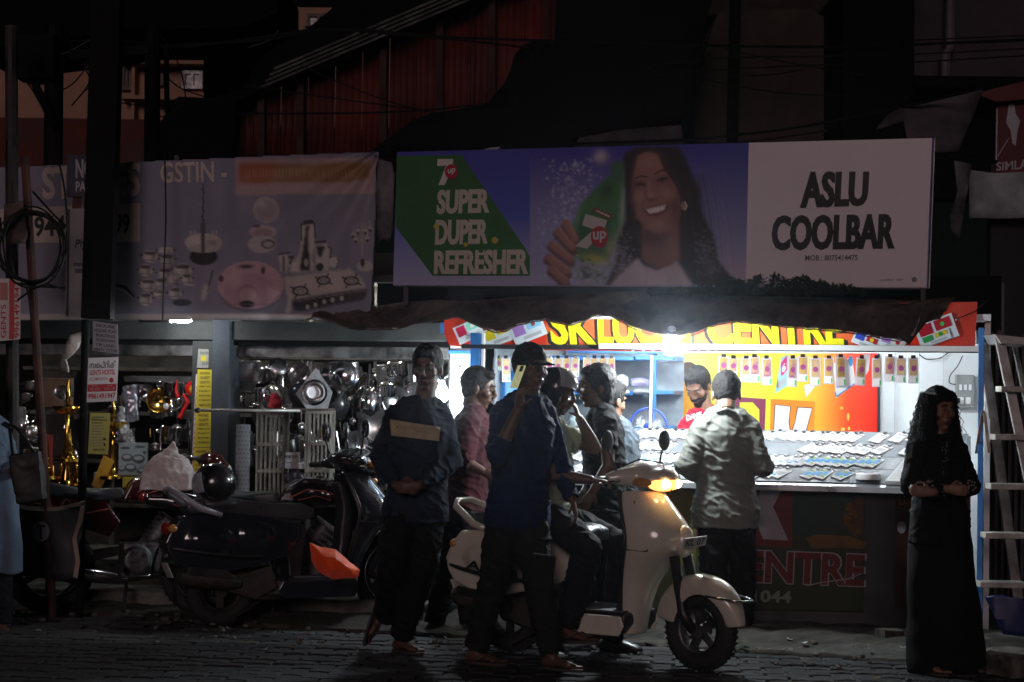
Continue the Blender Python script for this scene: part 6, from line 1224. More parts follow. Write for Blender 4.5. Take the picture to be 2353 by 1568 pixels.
# ================================================================ two-wheelers
M_tyre = mat('tyre_rubber', (.018, .018, .019), .8, var=.2); M_bp = mat('black_plastic', (.016, .016, .018), .45, var=.15); M_seat = mat('seat_vinyl', (.045, .050, .054), .38, var=.1, bump=.2, bscale=150)
M_chr = mat('chrome_part', (.7, .7, .72), .14, metal=1, var=.05); M_eng = mat('engine_alloy', (.16, .16, .165), .5, metal=.8, var=.35, scale=20); M_mud = mat('muddy_metal', (.05, .04, .03), .7, var=.5, scale=12)
M_mir = mat('mirror_glass', (.7, .72, .75), .03, metal=1, var=0); M_tail = mat('tail_lens', (.35, .01, .01), .15, spec=.8)
def Lo(t, nm, m, mb, **k): return mb.build(nm, m, t, local=True, **k)
def wheel(t, c, Rt, rt, m_rim, rim_r, spokes=3, width=1.0, rot=None, nm='wheel'):
    c = Vector(c); rot = rot or Matrix.Identity(3)
    w_ = MB().torus((0, 0, 0), Rt, rt, 'y', 48, 12, flat=width); w_.v = [c + rot @ v for v in w_.v]; W = Lo(t, nm, M_tyre, w_, smooth=True)
    tr = MB()
    for k in range(44):
        a = 2 * math.pi * k / 44
        for s_ in (-1, 1):
            p_ = Vector(((Rt + rt * .93) * math.cos(a + s_ * .02), s_ * rt * .28 * width, (Rt + rt * .93) * math.sin(a + s_ * .02))); q = Matrix.Rotation(-a, 3, 'Y') @ Matrix.Rotation(s_ * .5, 3, 'X')
            tr.box(c + rot @ p_, (.008, rt * .5, .012), rot @ q)
    tag(Lo(W, 'tread_block', M_tyre, tr), kind='stuff')
    r_ = MB().lathe([(rim_r, -.035), (rim_r * .93, -.03), (rim_r * .88, -.012), (rim_r * .88, .012), (rim_r * .93, .03), (rim_r, .035)], (0, 0, 0), 40, Matrix.Rotation(R(90), 3, 'X'))
    r_.v = [c + rot @ v for v in r_.v]; Lo(W, 'rim', m_rim, r_, auto=True)
    for k in range(spokes):
        a = 2 * math.pi * k / spokes + .5; s_ = MB(); s_.bar((0, 0, 0), (rim_r * .9 * math.cos(a), 0, rim_r * .9 * math.sin(a)), .045 if spokes < 8 else .014, .022 if spokes < 8 else .01, up=(0, 1, 0)); s_.v = [c + rot @ v for v in s_.v]; Lo(W, 'spoke', m_rim, s_)
    h = MB().tube([(0, -.05, 0), (0, .05, 0)], .042, 18); h.v = [c + rot @ v for v in h.v]; Lo(W, 'hub', m_rim, h, auto=True)
    return W
def gridv(t, nm, m, rows, thick, parent_local=True, sub=1):
    mb = MB(); n = len(rows[0]); vs = [Vector(p) for r_ in rows for p in r_]
    mb.add(vs, [(j * n + i, j * n + i + 1, (j + 1) * n + i + 1, (j + 1) * n + i) for j in range(len(rows) - 1) for i in range(n - 1)])
    return Lo(t, nm, m, mb, smooth=True, thick=thick, sub=sub)
def lerp_tab(tab, z):
    for a, b_ in zip(tab, tab[1:]):
        if a[0] <= z <= b_[0]:
            t = (z - a[0]) / (b_[0] - a[0]); return [p + (q - p) * t for p, q in zip(a[1:], b_[1:])]
    return list(tab[0][1:]) if z < tab[0][0] else list(tab[-1][1:])
def scooter(label, loc, rz, body, lit, plate, steer=0.0, lean=0.0, trim=None, front_col=None):
    t = thing('scooter', label, 'scooter', loc, rz); t.rotation_euler = (lean, 0, rz); t.rotation_mode = 'XYZ'
    trim = trim or body; fc = front_col or body
    wheel(t, (0, 0, .225), .172, .053, M_mud, .125, 3, 1.0)
    S = Matrix.Translation((1.10, 0, .5)) @ Matrix.Rotation(steer, 4, 'Z') @ Matrix.Translation((-1.10, 0, -.5)); s3 = S.to_3x3()
    W = wheel(t, S @ Vector((1.24, 0, .225)), .172, .053, M_eng, .125, 5, 1.0, s3)
    # rear body: two smooth side panels fused over the frame
    def sidepoly(pts, w0, w1): return MB().side(pts, w0, w1)
    pan = [(-.27, .70), (-.345, .60), (-.375, .535), (-.355, .46), (-.31, .40), (-.12, .315), (.08, .35), (.28, .40), (.42, .44), (.50, .56), (.50, .66), (.30, .69), (.0, .72)]
    mb = sidepoly(pan, -.135, .135); mb.ell((-.08, 0, .55), (.27, .185, .14)); mb.ell((.2, 0, .58), (.22, .17, .12))
    P_ = skin(mb, 'rear_body', body, t, .012, 7, local=True)
    for s_ in (-1, 1):
        rows = []
        for (x, z, y) in ((-.345, .50, .13), (-.25, .485, .165), (-.05, .455, .185), (.12, .44, .182), (.24, .44, .165)): rows.append([(x, s_ * (y + .006), z + .012), (x, s_ * (y + .012), z), (x, s_ * (y + .006), z - .012)])
        gridv(P_, 'trim_strip', M_bp, rows, .006)
        Lo(t, 'side_cover', M_mud, MB().side([(-.20, .36), (-.1, .30), (.12, .33), (.30, .38), (.34, .24), (.20, .17), (-.02, .24), (-.12, .32)], s_ * .10, s_ * .135), bevel=.01)
    # seat with a moulded pad
    mb = sidepoly([(-.22, .71), (-.245, .76), (-.20, .80), (-.05, .825), (.12, .80), (.32, .775), (.50, .775), (.585, .74), (.59, .68), (.50, .665), (.25, .68), (.0, .71)], -.12, .12); mb.ell((-.02, 0, .77), (.20, .15, .05)); mb.ell((.42, 0, .73), (.18, .12, .05))
    skin(mb, 'seat', M_seat, t, .011, 5, local=True)
    mb = MB().tube([(-.02, -.15, .70), (-.16, -.165, .745), (-.30, -.14, .84), (-.335, -.07, .868), (-.335, .07, .868), (-.30, .14, .84), (-.16, .165, .745), (-.02, .15, .70)], [(.012, .018), (.014, .022), (.016, .022), (.018, .02), (.018, .02), (.016, .022), (.014, .022), (.012, .018)], 10); Lo(t, 'grab_rail', trim, mb, smooth=True)
    # tail lamp, rear fender, plate
    skin(MB().ell((-.345, 0, .62), (.03, .085, .045)), 'tail_lamp', M_tail, t, .008, 2, local=True)
    for s_ in (-1, 1): Lo(t, 'indicator', mat('indicator_lens', (.55, .25, .05), .2, spec=.8), MB().ell((-.32, s_ * .115, .62), (.03, .03, .028)), smooth=True)
    gridv(t, 'rear_mudguard', M_bp, [[(.28 * math.cos(R(a)) - .01, y, .225 + .28 * math.sin(R(a)) + .02 - abs(y) * .3) for y in (-.08, -.04, 0, .04, .08)] for a in range(60, 206, 15)], .006)
    Lo(t, 'rear_plate', mat('plate_white', (.62, .62, .60), .5), MB().box((-.335, 0, .36), (.006, .20, .10), Matrix.Rotation(R(-24), 3, 'Y')))
    # underfloor engine, muffler, stand
    mb = MB().box((.12, .09, .26), (.34, .11, .13)); mb.ell((.05, .12, .235), (.15, .05, .11)); mb.box((.34, 0, .24), (.22, .2, .10)); skin(mb, 'engine_case', M_eng, t, .012, 2, local=True)
    Lo(t, 'muffler', M_mud, MB().tube([(-.30, -.15, .33), (-.27, -.15, .325), (.02, -.145, .29), (.10, -.14, .27)], [.035, .055, .058, .03], 16), smooth=True); Lo(t, 'exhaust_pipe', M_mud, MB().tube([(.08, -.13, .27), (.2, -.12, .18), (.36, -.06, .17), (.42, 0, .22)], .014, 8), smooth=True)
    Lo(t, 'muffler_guard', M_bp, MB().side([(-.24, .385), (.0, .36), (.06, .30), (-.02, .31), (-.24, .335)], -.21, -.205), bevel=.004)
    Lo(t, 'shock_absorber', M_eng, MB().tube([(-.04, .12, .24), (-.06, .12, .52)], .022, 10), smooth=True)
    Lo(t, 'centre_stand', M_bp, MB().tube([(.26, .08, .17), (.08, .12, .07), (.05, .14, .07)], .012, 8).tube([(.26, -.08, .17), (.08, -.12, .07)], .012, 8))
    if not lit: Lo(t, 'side_stand', M_bp, MB().tube([(.44, .12, .17), (.50, .22, .0), (.54, .23, .0)], .011, 8))
    # floor
    mb = MB().side([(.40, .30), (.86, .30), (.86, .24), (.82, .18), (.36, .18), (.38, .24)], -.19, .19); mb.side([(.42, .30), (.50, .31), (.54, .62), (.46, .66), (.40, .5)], -.12, .12)
    skin(mb, 'floor_tunnel', M_bp, t, .012, 3, local=True)
    for s_ in (-1, 1): Lo(t, 'floor_side', body, MB().side([(.36, .285), (.84, .285), (.86, .23), (.83, .175), (.36, .175), (.33, .23)], s_ * .195, s_ * .212), bevel=.008)
    Lo(t, 'floor_mat', mat('floor_mat_grey', (.10, .10, .105), .6), MB().box((.64, 0, .306), (.40, .36, .008)))
    # leg shield
    tab = [(.17, .80, .865, .10), (.30, .80, .885, .115), (.45, .81, .935, .14), (.56, .835, 1.01, .175), (.64, .86, 1.10, .205), (.70, .87, 1.145, .21), (.78, .85, 1.12, .20), (.90, .81, 1.02, .165), (.975, .79, .96, .13)]
    rows = []
    for i in range(17):
        z = .17 + (.975 - .17) * i / 16; xe, xc, hw = lerp_tab(tab, z); rows.append([(xc - (xc - xe) * abs(s_ / 6) ** 2.2, hw * math.sin(s_ / 6 * math.pi / 2), z) for s_ in range(-6, 7)])
    sh = gridv(t, 'leg_shield', fc, rows, .014)
    edge = [(lerp_tab(tab, .17 + .805 * i / 16)[0], -lerp_tab(tab, .17 + .805 * i / 16)[2], .17 + .805 * i / 16) for i in range(17)]
    for s_ in (1, -1): Lo(sh, 'edge_trim', M_bp, MB().tube([(x - .006, y * s_, z) for x, y, z in edge], .009, 6), smooth=True)
    for s_ in (-1, 1):      # crease and side inlay line
        Lo(sh, 'panel_gap', M_bp, MB().tube([(.885, s_ * .150, .92), (.93, s_ * .172, .82), (.975, s_ * .182, .73), (.99, s_ * .185, .65)], .005, 6)); Lo(sh, 'panel_gap', M_bp, MB().tube([(.87, s_ * .206, .655), (.93, s_ * .198, .65), (.99, s_ * .185, .65)], .005, 6))
    mb = MB().side([(.74, .92), (.80, .90), (.86, .72), (.82, .40), (.80, .30), (.74, .30), (.76, .55), (.78, .75)], -.09, .09); skin(mb, 'inner_panel', M_bp, t, .014, 4, local=True)
    Lo(sh, 'nose_panel', fc, MB().ell((1.12, 0, .70), (.055, .075, .09)), smooth=True)
    # handlebar cowl, steered with the wheel
    def st(mb): mb.v = [S @ v for v in mb.v]; return mb
    mb = MB().ell((.86, 0, 1.05), (.155, .15, .085)).ell((.95, 0, 1.035), (.10, .15, .072)).ell((.78, 0, 1.06), (.10, .12, .05))
    for s_ in (-1, 1): mb.tube([(.86, s_ * .10, 1.05), (.80, s_ * .18, 1.045), (.755, s_ * .235, 1.035)], [.062, .048, .032], 10)
    ck = skin(st(mb), 'handlebar_cowl', fc, t, .011, 5, local=True)
    em = mat('headlight_lit' if lit else 'headlight_off', (.6, .55, .5), .12, var=0, spec=.8, emit=(1, .34, .07) if lit else None, es=3.6 if lit else 0)
    Lo(t, 'headlight', em, st(MB().ell((.985, -.005, 1.015), (.070, .135, .046))), smooth=True)
    if lit:
        for y_ in (-.055, .05): Lo(t, 'headlight_bulb', mat('headlight_core', (1, 1, 1), .3, var=0, emit=(1, .62, .26), es=34), st(MB().ell((1.030, y_ - .005, 1.012), (.030, .038, .026))), smooth=True)
    for s_ in (-1, 1):
        Lo(t, 'indicator', mat('indicator_lens', (.55, .25, .05), .2, spec=.8), st(MB().ell((.93, s_ * .142, 1.02), (.07, .022, .026))), smooth=True)
        Lo(t, 'grip', M_bp, st(MB().tube([(.765, s_ * .22, 1.035), (.725, s_ * .345, 1.03)], .018, 12)), smooth=True)
        Lo(t, 'brake_lever', M_chr, st(MB().tube([(.83, s_ * .20, 1.03), (.805, s_ * .26, 1.02), (.775, s_ * .34, 1.015)], [(.006, .008), (.006, .008), .007], 8)), smooth=True)
        mr_ = st(MB().tube([(.80, s_ * .20, 1.08), (.79, s_ * .235, 1.16), (.785, s_ * .26, 1.20)], .006, 8)); mm = Lo(t, 'mirror', M_bp, mr_.add(st(MB().ell((.79, s_ * .27, 1.245), (.016, .048, .060))).v, MB().ell((0, 0, 0), 1).f), smooth=True)
        Lo(mm, 'mirror_glass', M_mir, st(MB().ell((.776, s_ * .27, 1.245), (.004, .041, .052))), smooth=True)
    Lo(t, 'brake_cable', M_bp, st(MB().tube([(.82, -.16, 1.11), (.88, -.10, 1.145), (.98, -.02, 1.13), (1.03, .0, 1.02), (1.03, .0, .93)], .005, 6)), smooth=True)
    # front mudguard follows the wheel
    fw_ = MB(); rows = []
    for i in range(15):
        a = R(8 + 158 * i / 14); rr = .262 + .028 * math.sin(a); wd = .088 * min(1, .45 + i * .14)
        row = []
        for k in range(-5, 6):
            q = k / 5; drop = abs(q) ** 3 * (.085 + .08 * sstep(4, 12, i)); row.append(tuple(S @ Vector((1.24 + (rr + .012 - drop) * math.cos(a), wd * math.sin(q * math.pi / 2) * 1.06, .225 + (rr + .015 - drop) * math.sin(a)))))
        rows.append(row)
    fd = gridv(t, 'front_mudguard', fc, rows, .008)
    Lo(t, 'fork_cover', M_bp, st(MB().tube([(1.10, .06, .62), (1.17, .075, .32), (1.24, .075, .225)], [.03, .03, .026], 10).tube([(1.10, -.06, .62), (1.17, -.075, .32), (1.24, -.075, .225)], [.03, .03, .026], 10)), smooth=True)
    Lo(fd, 'bumper_guard', M_chr, st(MB().tube([(1.33, -.105, .40), (1.34, -.108, .425), (1.50, -.085, .41), (1.545, -.04, .405), (1.545, .04, .405), (1.50, .085, .41), (1.34, .108, .425)], .006, 8)), smooth=True)
    pl_ = Lo(t, 'number_plate', mat('plate_white', (.62, .62, .60), .5), MB().box((1.185, 0, .70), (.006, .27, .055), Matrix.Rotation(R(12), 3, 'Y')))
    v, f = text_geo(plate, .02); xs = [a for a, b_ in v]; ys = [b_ for a, b_ in v]; mb = MB()
    mb.add([Vector((1.185, 0, .70)) + Matrix.Rotation(R(12), 3, 'Y') @ Vector((.0045, -.115 + .23 * (a - min(xs)) / (max(xs) - min(xs)), -.019 + .038 * (b_ - min(ys)) / (max(ys) - min(ys)))) for a, b_ in v], f); Lo(pl_, 'lettering', M_bdark, mb)
    return t
def place(px, py, px2, py2):
    a = G(px, py); b_ = G(px2, py2); return a, math.atan2(b_.y - a.y, b_.x - a.x)
M_cream = mat('cream_scooter_paint', (.62, .60, .50), .22, var=.06, scale=2, coat=.8, spec=.5); M_bscoot = mat('black_scooter_paint', (.016, .019, .025), .12, var=.05, coat=1.0); M_gtrim = mat('grey_trim', (.30, .29, .32), .35, var=.1, coat=.4)
a, rz = G(1172, 1499), R(-32)
SC1 = scooter('cream white scooter with its headlight on, ridden by the helmeted man', a, rz, M_cream, True, 'KL 07', steer=R(-8), trim=M_cream)
v, f = text_geo('Activa', .02); xs = [q[0] for q in v]; ys = [q[1] for q in v]; mb = MB()
for s_ in (-1,):
    mb.add([(-.20 + .36 * (a_ - min(xs)) / (max(xs) - min(xs)) + .02 * (b_ - min(ys)), -(.186 + .003 * math.sin(3 * (a_ - min(xs)) / (max(xs) - min(xs)))), .487 + .05 * (b_ - min(ys)) / (max(ys) - min(ys)) - .03 * (a_ - min(xs)) / (max(xs) - min(xs))) for a_, b_ in v], f)
Lo(SC1, 'lettering', M_bp, mb)
a, rz = place(505, 1440, 925, 1428)
SC2 = scooter('glossy black scooter parked in front with a grey grab rail and black helmet on it', a, rz, M_bscoot, False, 'KL 07', steer=R(14), lean=R(-4), trim=M_gtrim)
# motorcycles
def motorcycle(label, loc, rz, paint, lean=0.0, steer=0.0, mirrors=True):
    t = thing('motorcycle', label, 'motorcycle', loc, rz); t.rotation_euler = (lean, 0, rz)
    wheel(t, (0, 0, .30), .252, .048, M_bp, .205, 6, 1.0); S = Matrix.Translation((1.0, 0, .8)) @ Matrix.Rotation(steer, 4, 'Z') @ Matrix.Translation((-1.0, 0, -.8)); wheel(t, S @ Vector((1.27, 0, .30)), .257, .042, M_bp, .21, 6, 1.0, S.to_3x3())
    def st(mb): mb.v = [S @ v for v in mb.v]; return mb
    mb = MB().side([(.46, .74), (.52, .86), (.66, .93), (.84, .92), (.94, .84), (.90, .76), (.70, .73)], -.11, .11); mb.ell((.72, 0, .84), (.22, .15, .09)); mb.ell((.82, 0, .82), (.13, .155, .08)); tk = skin(mb, 'fuel_tank', paint, t, .012, 6, local=True)
    for s_ in (-1, 1):
        Lo(tk, 'tank_stripe', mat('stripe_silver_red', (.45, .12, .10), .3), MB().tube([(.56, s_ * .135, .80), (.68, s_ * .155, .86), (.80, s_ * .160, .85), (.90, s_ * .12, .80)], (.005), 6)); Lo(tk, 'tank_stripe', mat('stripe_silver_red', (.45, .12, .10), .3), MB().tube([(.62, s_ * .150, .79), (.74, s_ * .158, .82), (.84, s_ * .150, .79)], (.003), 6))
    Lo(tk, 'fuel_cap', M_chr, MB().tube([(.74, 0, .92), (.74, 0, .94)], .035, 16))
    mb = MB().side([(-.28, .80), (-.26, .87), (.0, .865), (.22, .82), (.46, .83), (.50, .76), (.30, .74), (.0, .77)], -.10, .10); mb.ell((.2, 0, .79), (.24, .13, .04)); skin(mb, 'seat', M_seat, t, .012, 4, local=True)
    mb = MB().side([(-.38, .74), (-.40, .80), (-.28, .80), (.0, .77), (.36, .74), (.46, .60), (.38, .50), (.22, .55), (.05, .66), (-.15, .70)], -.10, .10); pb = skin(mb, 'side_panel', paint, t, .013, 4, local=True)
    for s_ in (-1, 1): Lo(pb, 'panel_stripe', mat('stripe_silver_red', (.45, .12, .10), .3), MB().tube([(-.20, s_ * .112, .745), (.05, s_ * .114, .70), (.2, s_ * .114, .655), (.38, s_ * .114, .69)], .004, 6))
    Lo(t, 'grab_bar', M_chr, MB().tube([(-.05, -.12, .80), (-.30, -.12, .86), (-.38, -.08, .88), (-.38, .08, .88), (-.30, .12, .86), (-.05, .12, .80)], .011, 8), smooth=True)
    Lo(t, 'tail_lamp', M_tail, MB().ell((-.41, 0, .78), (.03, .07, .035)), smooth=True)
    gridv(t, 'rear_mudguard', M_bp, [[(.35 * math.cos(R(a)), y, .30 + .35 * math.sin(R(a)) - abs(y) * .2) for y in (-.07, -.035, 0, .035, .07)] for a in range(60, 200, 14)], .006); gridv(t, 'front_mudguard', M_bp, [[tuple(S @ Vector((1.27 + .325 * math.cos(R(a)), y, .30 + .325 * math.sin(R(a)) - abs(y) * .2))) for y in (-.065, -.03, 0, .03, .065)] for a in range(40, 170, 13)], .006)
    mb = MB().box((.62, 0, .36), (.30, .20, .20)); mb.tube([(.66, 0, .42), (.80, 0, .62)], .085, 14); mb.tube([(.56, -.14, .34), (.56, .14, .34)], .09, 18); en = skin(mb, 'engine', M_eng, t, .012, 1, local=True)
    for k in range(6):
        c = Vector((.70 + .022 * k, 0, .46 + .030 * k)); Lo(en, 'cooling_fin', M_eng, MB().box(c, (.19, .19, .006), Matrix.Rotation(R(35), 3, 'Y')))
    Lo(t, 'exhaust', M_chr, MB().tube([(.84, -.05, .55), (.92, -.10, .40), (.84, -.14, .24), (.5, -.16, .22), (.35, -.17, .24), (-.25, -.19, .33)], [.018, .018, .018, .02, .042, .045], 14), smooth=True)
    for s_ in (-1, 1):
        Lo(t, 'fork_leg', M_chr, st(MB().tube([(1.27, s_ * .09, .30), (1.17, s_ * .09, .58), (1.02, s_ * .09, .98)], [.026, .024, .017], 12)), smooth=True)
        Lo(t, 'swing_arm', M_bp, MB().bar((0, s_ * .09, .30), (.45, s_ * .07, .40), .03, .04)); Lo(t, 'shock_absorber', M_chr, MB().tube([(.03, s_ * .11, .32), (.12, s_ * .11, .70)], .024, 10))
        Lo(t, 'grip', M_bp, st(MB().tube([(.90, s_ * .24, 1.04), (.86, s_ * .37, 1.03)], .018, 10))); Lo(t, 'lever', M_chr, st(MB().tube([(.95, s_ * .22, 1.05), (.90, s_ * .36, 1.03)], .006, 6))); Lo(t, 'foot_peg', M_bp, MB().tube([(.45, s_ * .08, .30), (.45, s_ * .22, .30)], .014, 8))
        Lo(t, 'indicator', mat('indicator_lens', (.55, .25, .05)), st(MB().ell((1.10, s_ * .15, .92), (.03, .02, .02))), smooth=True)
        if mirrors: mm = Lo(t, 'mirror', M_bp, st(MB().tube([(.93, s_ * .20, 1.06), (.93, s_ * .24, 1.16), (.92, s_ * .27, 1.20)], .006, 8)).add(st(MB().ell((.92, s_ * .28, 1.245), (.018, .055, .040))).v, MB().ell((0, 0, 0), 1).f), smooth=True); Lo(mm, 'mirror_glass', M_mir, st(MB().ell((.906, s_ * .28, 1.245), (.004, .048, .034))), smooth=True)
    Lo(t, 'handlebar', M_chr, st(MB().tube([(.90, -.24, 1.04), (.98, -.12, 1.03), (1.0, 0, 1.0), (.98, .12, 1.03), (.90, .24, 1.04)], .012, 10)), smooth=True)
    mb = MB().ell((1.13, 0, .93), (.09, .10, .10)).ell((1.08, 0, 1.02), (.09, .11, .06)); skin(st(mb), 'headlamp_cowl', paint, t, .011, 4, local=True); Lo(t, 'headlight', mat('headlight_off', (.6, .55, .5)), st(MB().ell((1.19, 0, .92), (.035, .075, .07))), smooth=True)
    Lo(t, 'side_stand', M_bp, MB().tube([(.50, -.10, .28), (.46, -.22, .02), (.50, -.24, .01)], .012, 8)); Lo(t, 'chain_guard', M_bp, MB().side([(-.05, .36), (.5, .44), (.5, .40), (-.05, .30)], .09, .10))
    return t
M_mr = mat('maroon_bike_paint', (.045, .004, .006), .18, var=.2, coat=1.0); M_mk = mat('black_bike_paint', (.012, .012, .015), .15, coat=1.0)
a, rz = place(112, 1409, 545, 1398); MC1 = motorcycle('dark maroon motorcycle at the left with a big white bundle on its tank', a, rz, M_mr, R(-3), R(-10))
a, rz = place(470, 1416, 905, 1421); MC2 = motorcycle('black motorcycle parked behind the black scooter, its tank shining', a, rz, M_mk, R(2), R(4))
# ---- loads and helmets
def rumple(amp, fr, seed=0): return lambda q: amp * (noise.noise(q * fr + Vector((seed, 0, 0))) + .55 * abs(noise.noise(q * fr * 2.3 + Vector((0, seed, 0)))) - .2)
M_bag = paper_mat('white_polythene', (.78, .70, .68), .25, .35)
c = P(387, 1083, 12.62); mb = MB().ell(c, (.165, .13, .13)); mb.box(c - Vector((0, 0, .06)), (.32, .24, .12)); mb.tube([c + Vector((.02, 0, .10)), c + Vector((.03, 0, .15)), c + Vector((.05, 0, .165))], [.08, .03, .035], 12)
tag(skin(mb, 'plastic_bundle', M_bag, None, .007, 3, rumple(.017, 10)), 'bulging white polythene bundle tied at the top, riding on the maroon motorcycle', 'bundle')
def helmet(name, lab, c, m, r=.135, yaw=0.0, pitch=0.0, visor=True, open_=True, fx=True, vang=25):
    T = thing(name, lab, 'helmet', c); rot = Matrix.Rotation(yaw, 3, 'Z') @ Matrix.Rotation(pitch, 3, 'Y')
    mb = MB(); n, k = 36, 18; vs = []; c = Vector(c)
    keep = {}
    for j in range(k + 1):
        ph = math.pi * .80 * j / k
        for i in range(n):
            th = 2 * math.pi * i / n; p_ = Vector((r * 1.08 * math.sin(ph) * math.cos(th), r * .93 * math.sin(ph) * math.sin(th), r * math.cos(ph)))
            vs.append(c + rot @ p_)
    fs = []
    for j in range(k):
        for i in range(n):
            th = (360 * (i + .5) / n + 180) % 360 - 180; ph = 144 * (j + .5) / k
            if open_ and abs(th) < 62 and ph > 74: continue
            fs.append((j * n + i, (j + 1) * n + i, (j + 1) * n + (i + 1) % n, j * n + (i + 1) % n))
    mb.add(vs, fs); mb.build('shell', m, T, smooth=True, thick=.014)
    MB().ell(c + rot @ Vector((-.005, 0, -.005)), (r * .93, r * .80, r * .9), rot).build('lining', mat('helmet_lining', (.01, .01, .01), .9), T, smooth=True) if not fx else None
    if visor:
        rows = []
        for j in range(7):
            va = R(vang - j * 9); row = []
            for i in range(-8, 9):
                th = R(i * 8.5); rr = r * 1.13; base = Vector((rr * math.cos(th) * math.cos(va), rr * math.sin(th) * .93, rr * math.sin(va))); row.append(tuple(c + rot @ base))
            rows.append(row)
        mb = MB(); nn_ = 17; mb.add([q for r_ in rows for q in r_], [(j * nn_ + i, j * nn_ + i + 1, (j + 1) * nn_ + i + 1, (j + 1) * nn_ + i) for j in range(6) for i in range(16)])
        mb.build('visor', mat('clear_visor', (.55, .57, .60), .08, var=0, spec=.9, alpha=.45), T, smooth=True, thick=.002)
    MB().tube([c + rot @ Vector((.08, -.11, -.09)), c + rot @ Vector((.05, -.06, -.15)), c + rot @ Vector((.05, .06, -.15)), c + rot @ Vector((.08, .11, -.09))], .006, 6).build('chin_strap', M_bp, T)
    return T
M_hel = mat('helmet_black', (.012, .012, .014), .18, coat=.8)
helmet('helmet', 'glossy black helmet resting on the tail of the black scooter', P(492, 1112, 12.27), M_hel, .125, math.pi, .25, True, True, False, 40)
M_orb = mat('orange_bag_sheet', (.98, .13, .012), .45, var=.15, sheen=.3); b_t = M_orb.node_tree
tl = b_t.nodes.new('ShaderNodeBsdfTranslucent'); tl.inputs[0].default_value = (1, .20, .01, 1); mx = b_t.nodes.new('ShaderNodeMixShader'); mx.inputs[0].default_value = .3; b_t.links.new(b_t.nodes['Principled BSDF'].outputs[0], mx.inputs[1]); b_t.links.new(tl.outputs[0], mx.inputs[2]); b_t.links.new(mx.outputs[0], b_t.nodes['Material Output'].inputs[0])
mb = MB(); Yo = 12.08; front = [(711, 1246), (735, 1256), (770, 1262), (800, 1288), (827, 1311), (822, 1328), (790, 1330), (762, 1332), (738, 1318), (716, 1290)]; mids = [(742, 1282), (775, 1290), (800, 1308), (765, 1312)]
F = [P(x, y, Yo + .03) for x, y in front]; M_ = [P(742, 1280, Yo - .07), P(772, 1286, Yo - .11), P(802, 1307, Yo - .08), P(762, 1311, Yo - .09)]; Bk = P(770, 1290, Yo + .15)
vs = F + M_ + [Bk]; A = 10
fs = [(0, 1, A), (1, 2, A + 1), (1, A + 1, A), (2, 3, A + 1), (3, A + 2, A + 1), (3, 4, A + 2), (4, 5, A + 2), (5, 6, A + 2), (6, A + 3, A + 2), (6, 7, A + 3), (7, 8, A + 3), (8, 9, A), (8, A, A + 3), (9, 0, A), (A, A + 1, A + 3), (A + 1, A + 2, A + 3)] + [(i, (i + 1) % 10, 14) for i in range(10)]
mb.add(vs, fs); o = skin(MB().add([v for v in mb.v], mb.f), 'orange_bag', M_orb, None, .007, 1, lambda q: .006 * (abs(noise.noise(q * 9)) * 2) + .002 * noise.noise(q * 30)); tag(o, 'bright orange crumpled bag wedged on the footboard of the black scooter', 'bag')
# tote bag hanging on the maroon motorcycle
T = thing('tote_bag', 'black printed tote bag with a round letter emblem hanging from the maroon motorcycle', 'bag', P(118, 1330, 12.65)); Yt = 12.62
q = [(44, 1160), (70, 1166), (130, 1168), (196, 1152), (186, 1230), (178, 1260), (186, 1300), (178, 1330), (90, 1328), (42, 1320), (44, 1230)]
me = cloth_poly(q, Yt, .09, .05, 3); me.transform(Matrix.Translation(-wloc(T))); me.materials.append(mat('tote_black', (.03, .03, .032), .6, var=.2)); me.polygons.foreach_set('use_smooth', [True] * len(me.polygons)); o = bpy.data.objects.new('body', me); COL.objects.link(o); o.parent = T; o.modifiers.new('s', 'SOLIDIFY').thickness = .05
pl = Plane(P(44, 1160, Yt - .085), P(196, 1160, Yt - .085), P(44, 1330, Yt - .085)); p = Print(pl, T, .002); M_te = flatmat('tote_edge', (.34, .26, .21)); M_tg2 = flatmat('tote_print_grey', (.32, .32, .33))
p.poly([(44, 1158), (70, 1164), (130, 1166), (196, 1150), (195, 1160), (130, 1175), (70, 1174), (44, 1168)], M_te, 1, 'hem'); p.poly([(196, 1152), (190, 1195), (176, 1235), (184, 1290), (178, 1330), (168, 1325), (174, 1290), (166, 1240), (180, 1190), (186, 1158)], M_te, 1, 'hem')
p.ell(94, 1222, 20, 24, M_tg2, 1); p.text('T', (84, 1207, 104, 1238), M_bdark, 2, .02); [p.rect(46, 1250 + k * 12, 88 - k * 4, 1256 + k * 12, flatmat('tote_dim', (.09, .09, .09)), 1) for k in range(5)]; p.flush()
MB().tube([P(140, 1166, Yt), P(150, 1148, Yt), P(160, 1150, Yt), P(163, 1162, Yt)], .008, 8).build('handle', M_te, T, smooth=True); MB().tube([P(66, 1170, Yt), P(80, 1146, Yt), P(110, 1142, Yt), P(118, 1168, Yt)], .010, 8).build('handle', mat('tote_red_handle', (.20, .035, .03), .7), T, smooth=True)
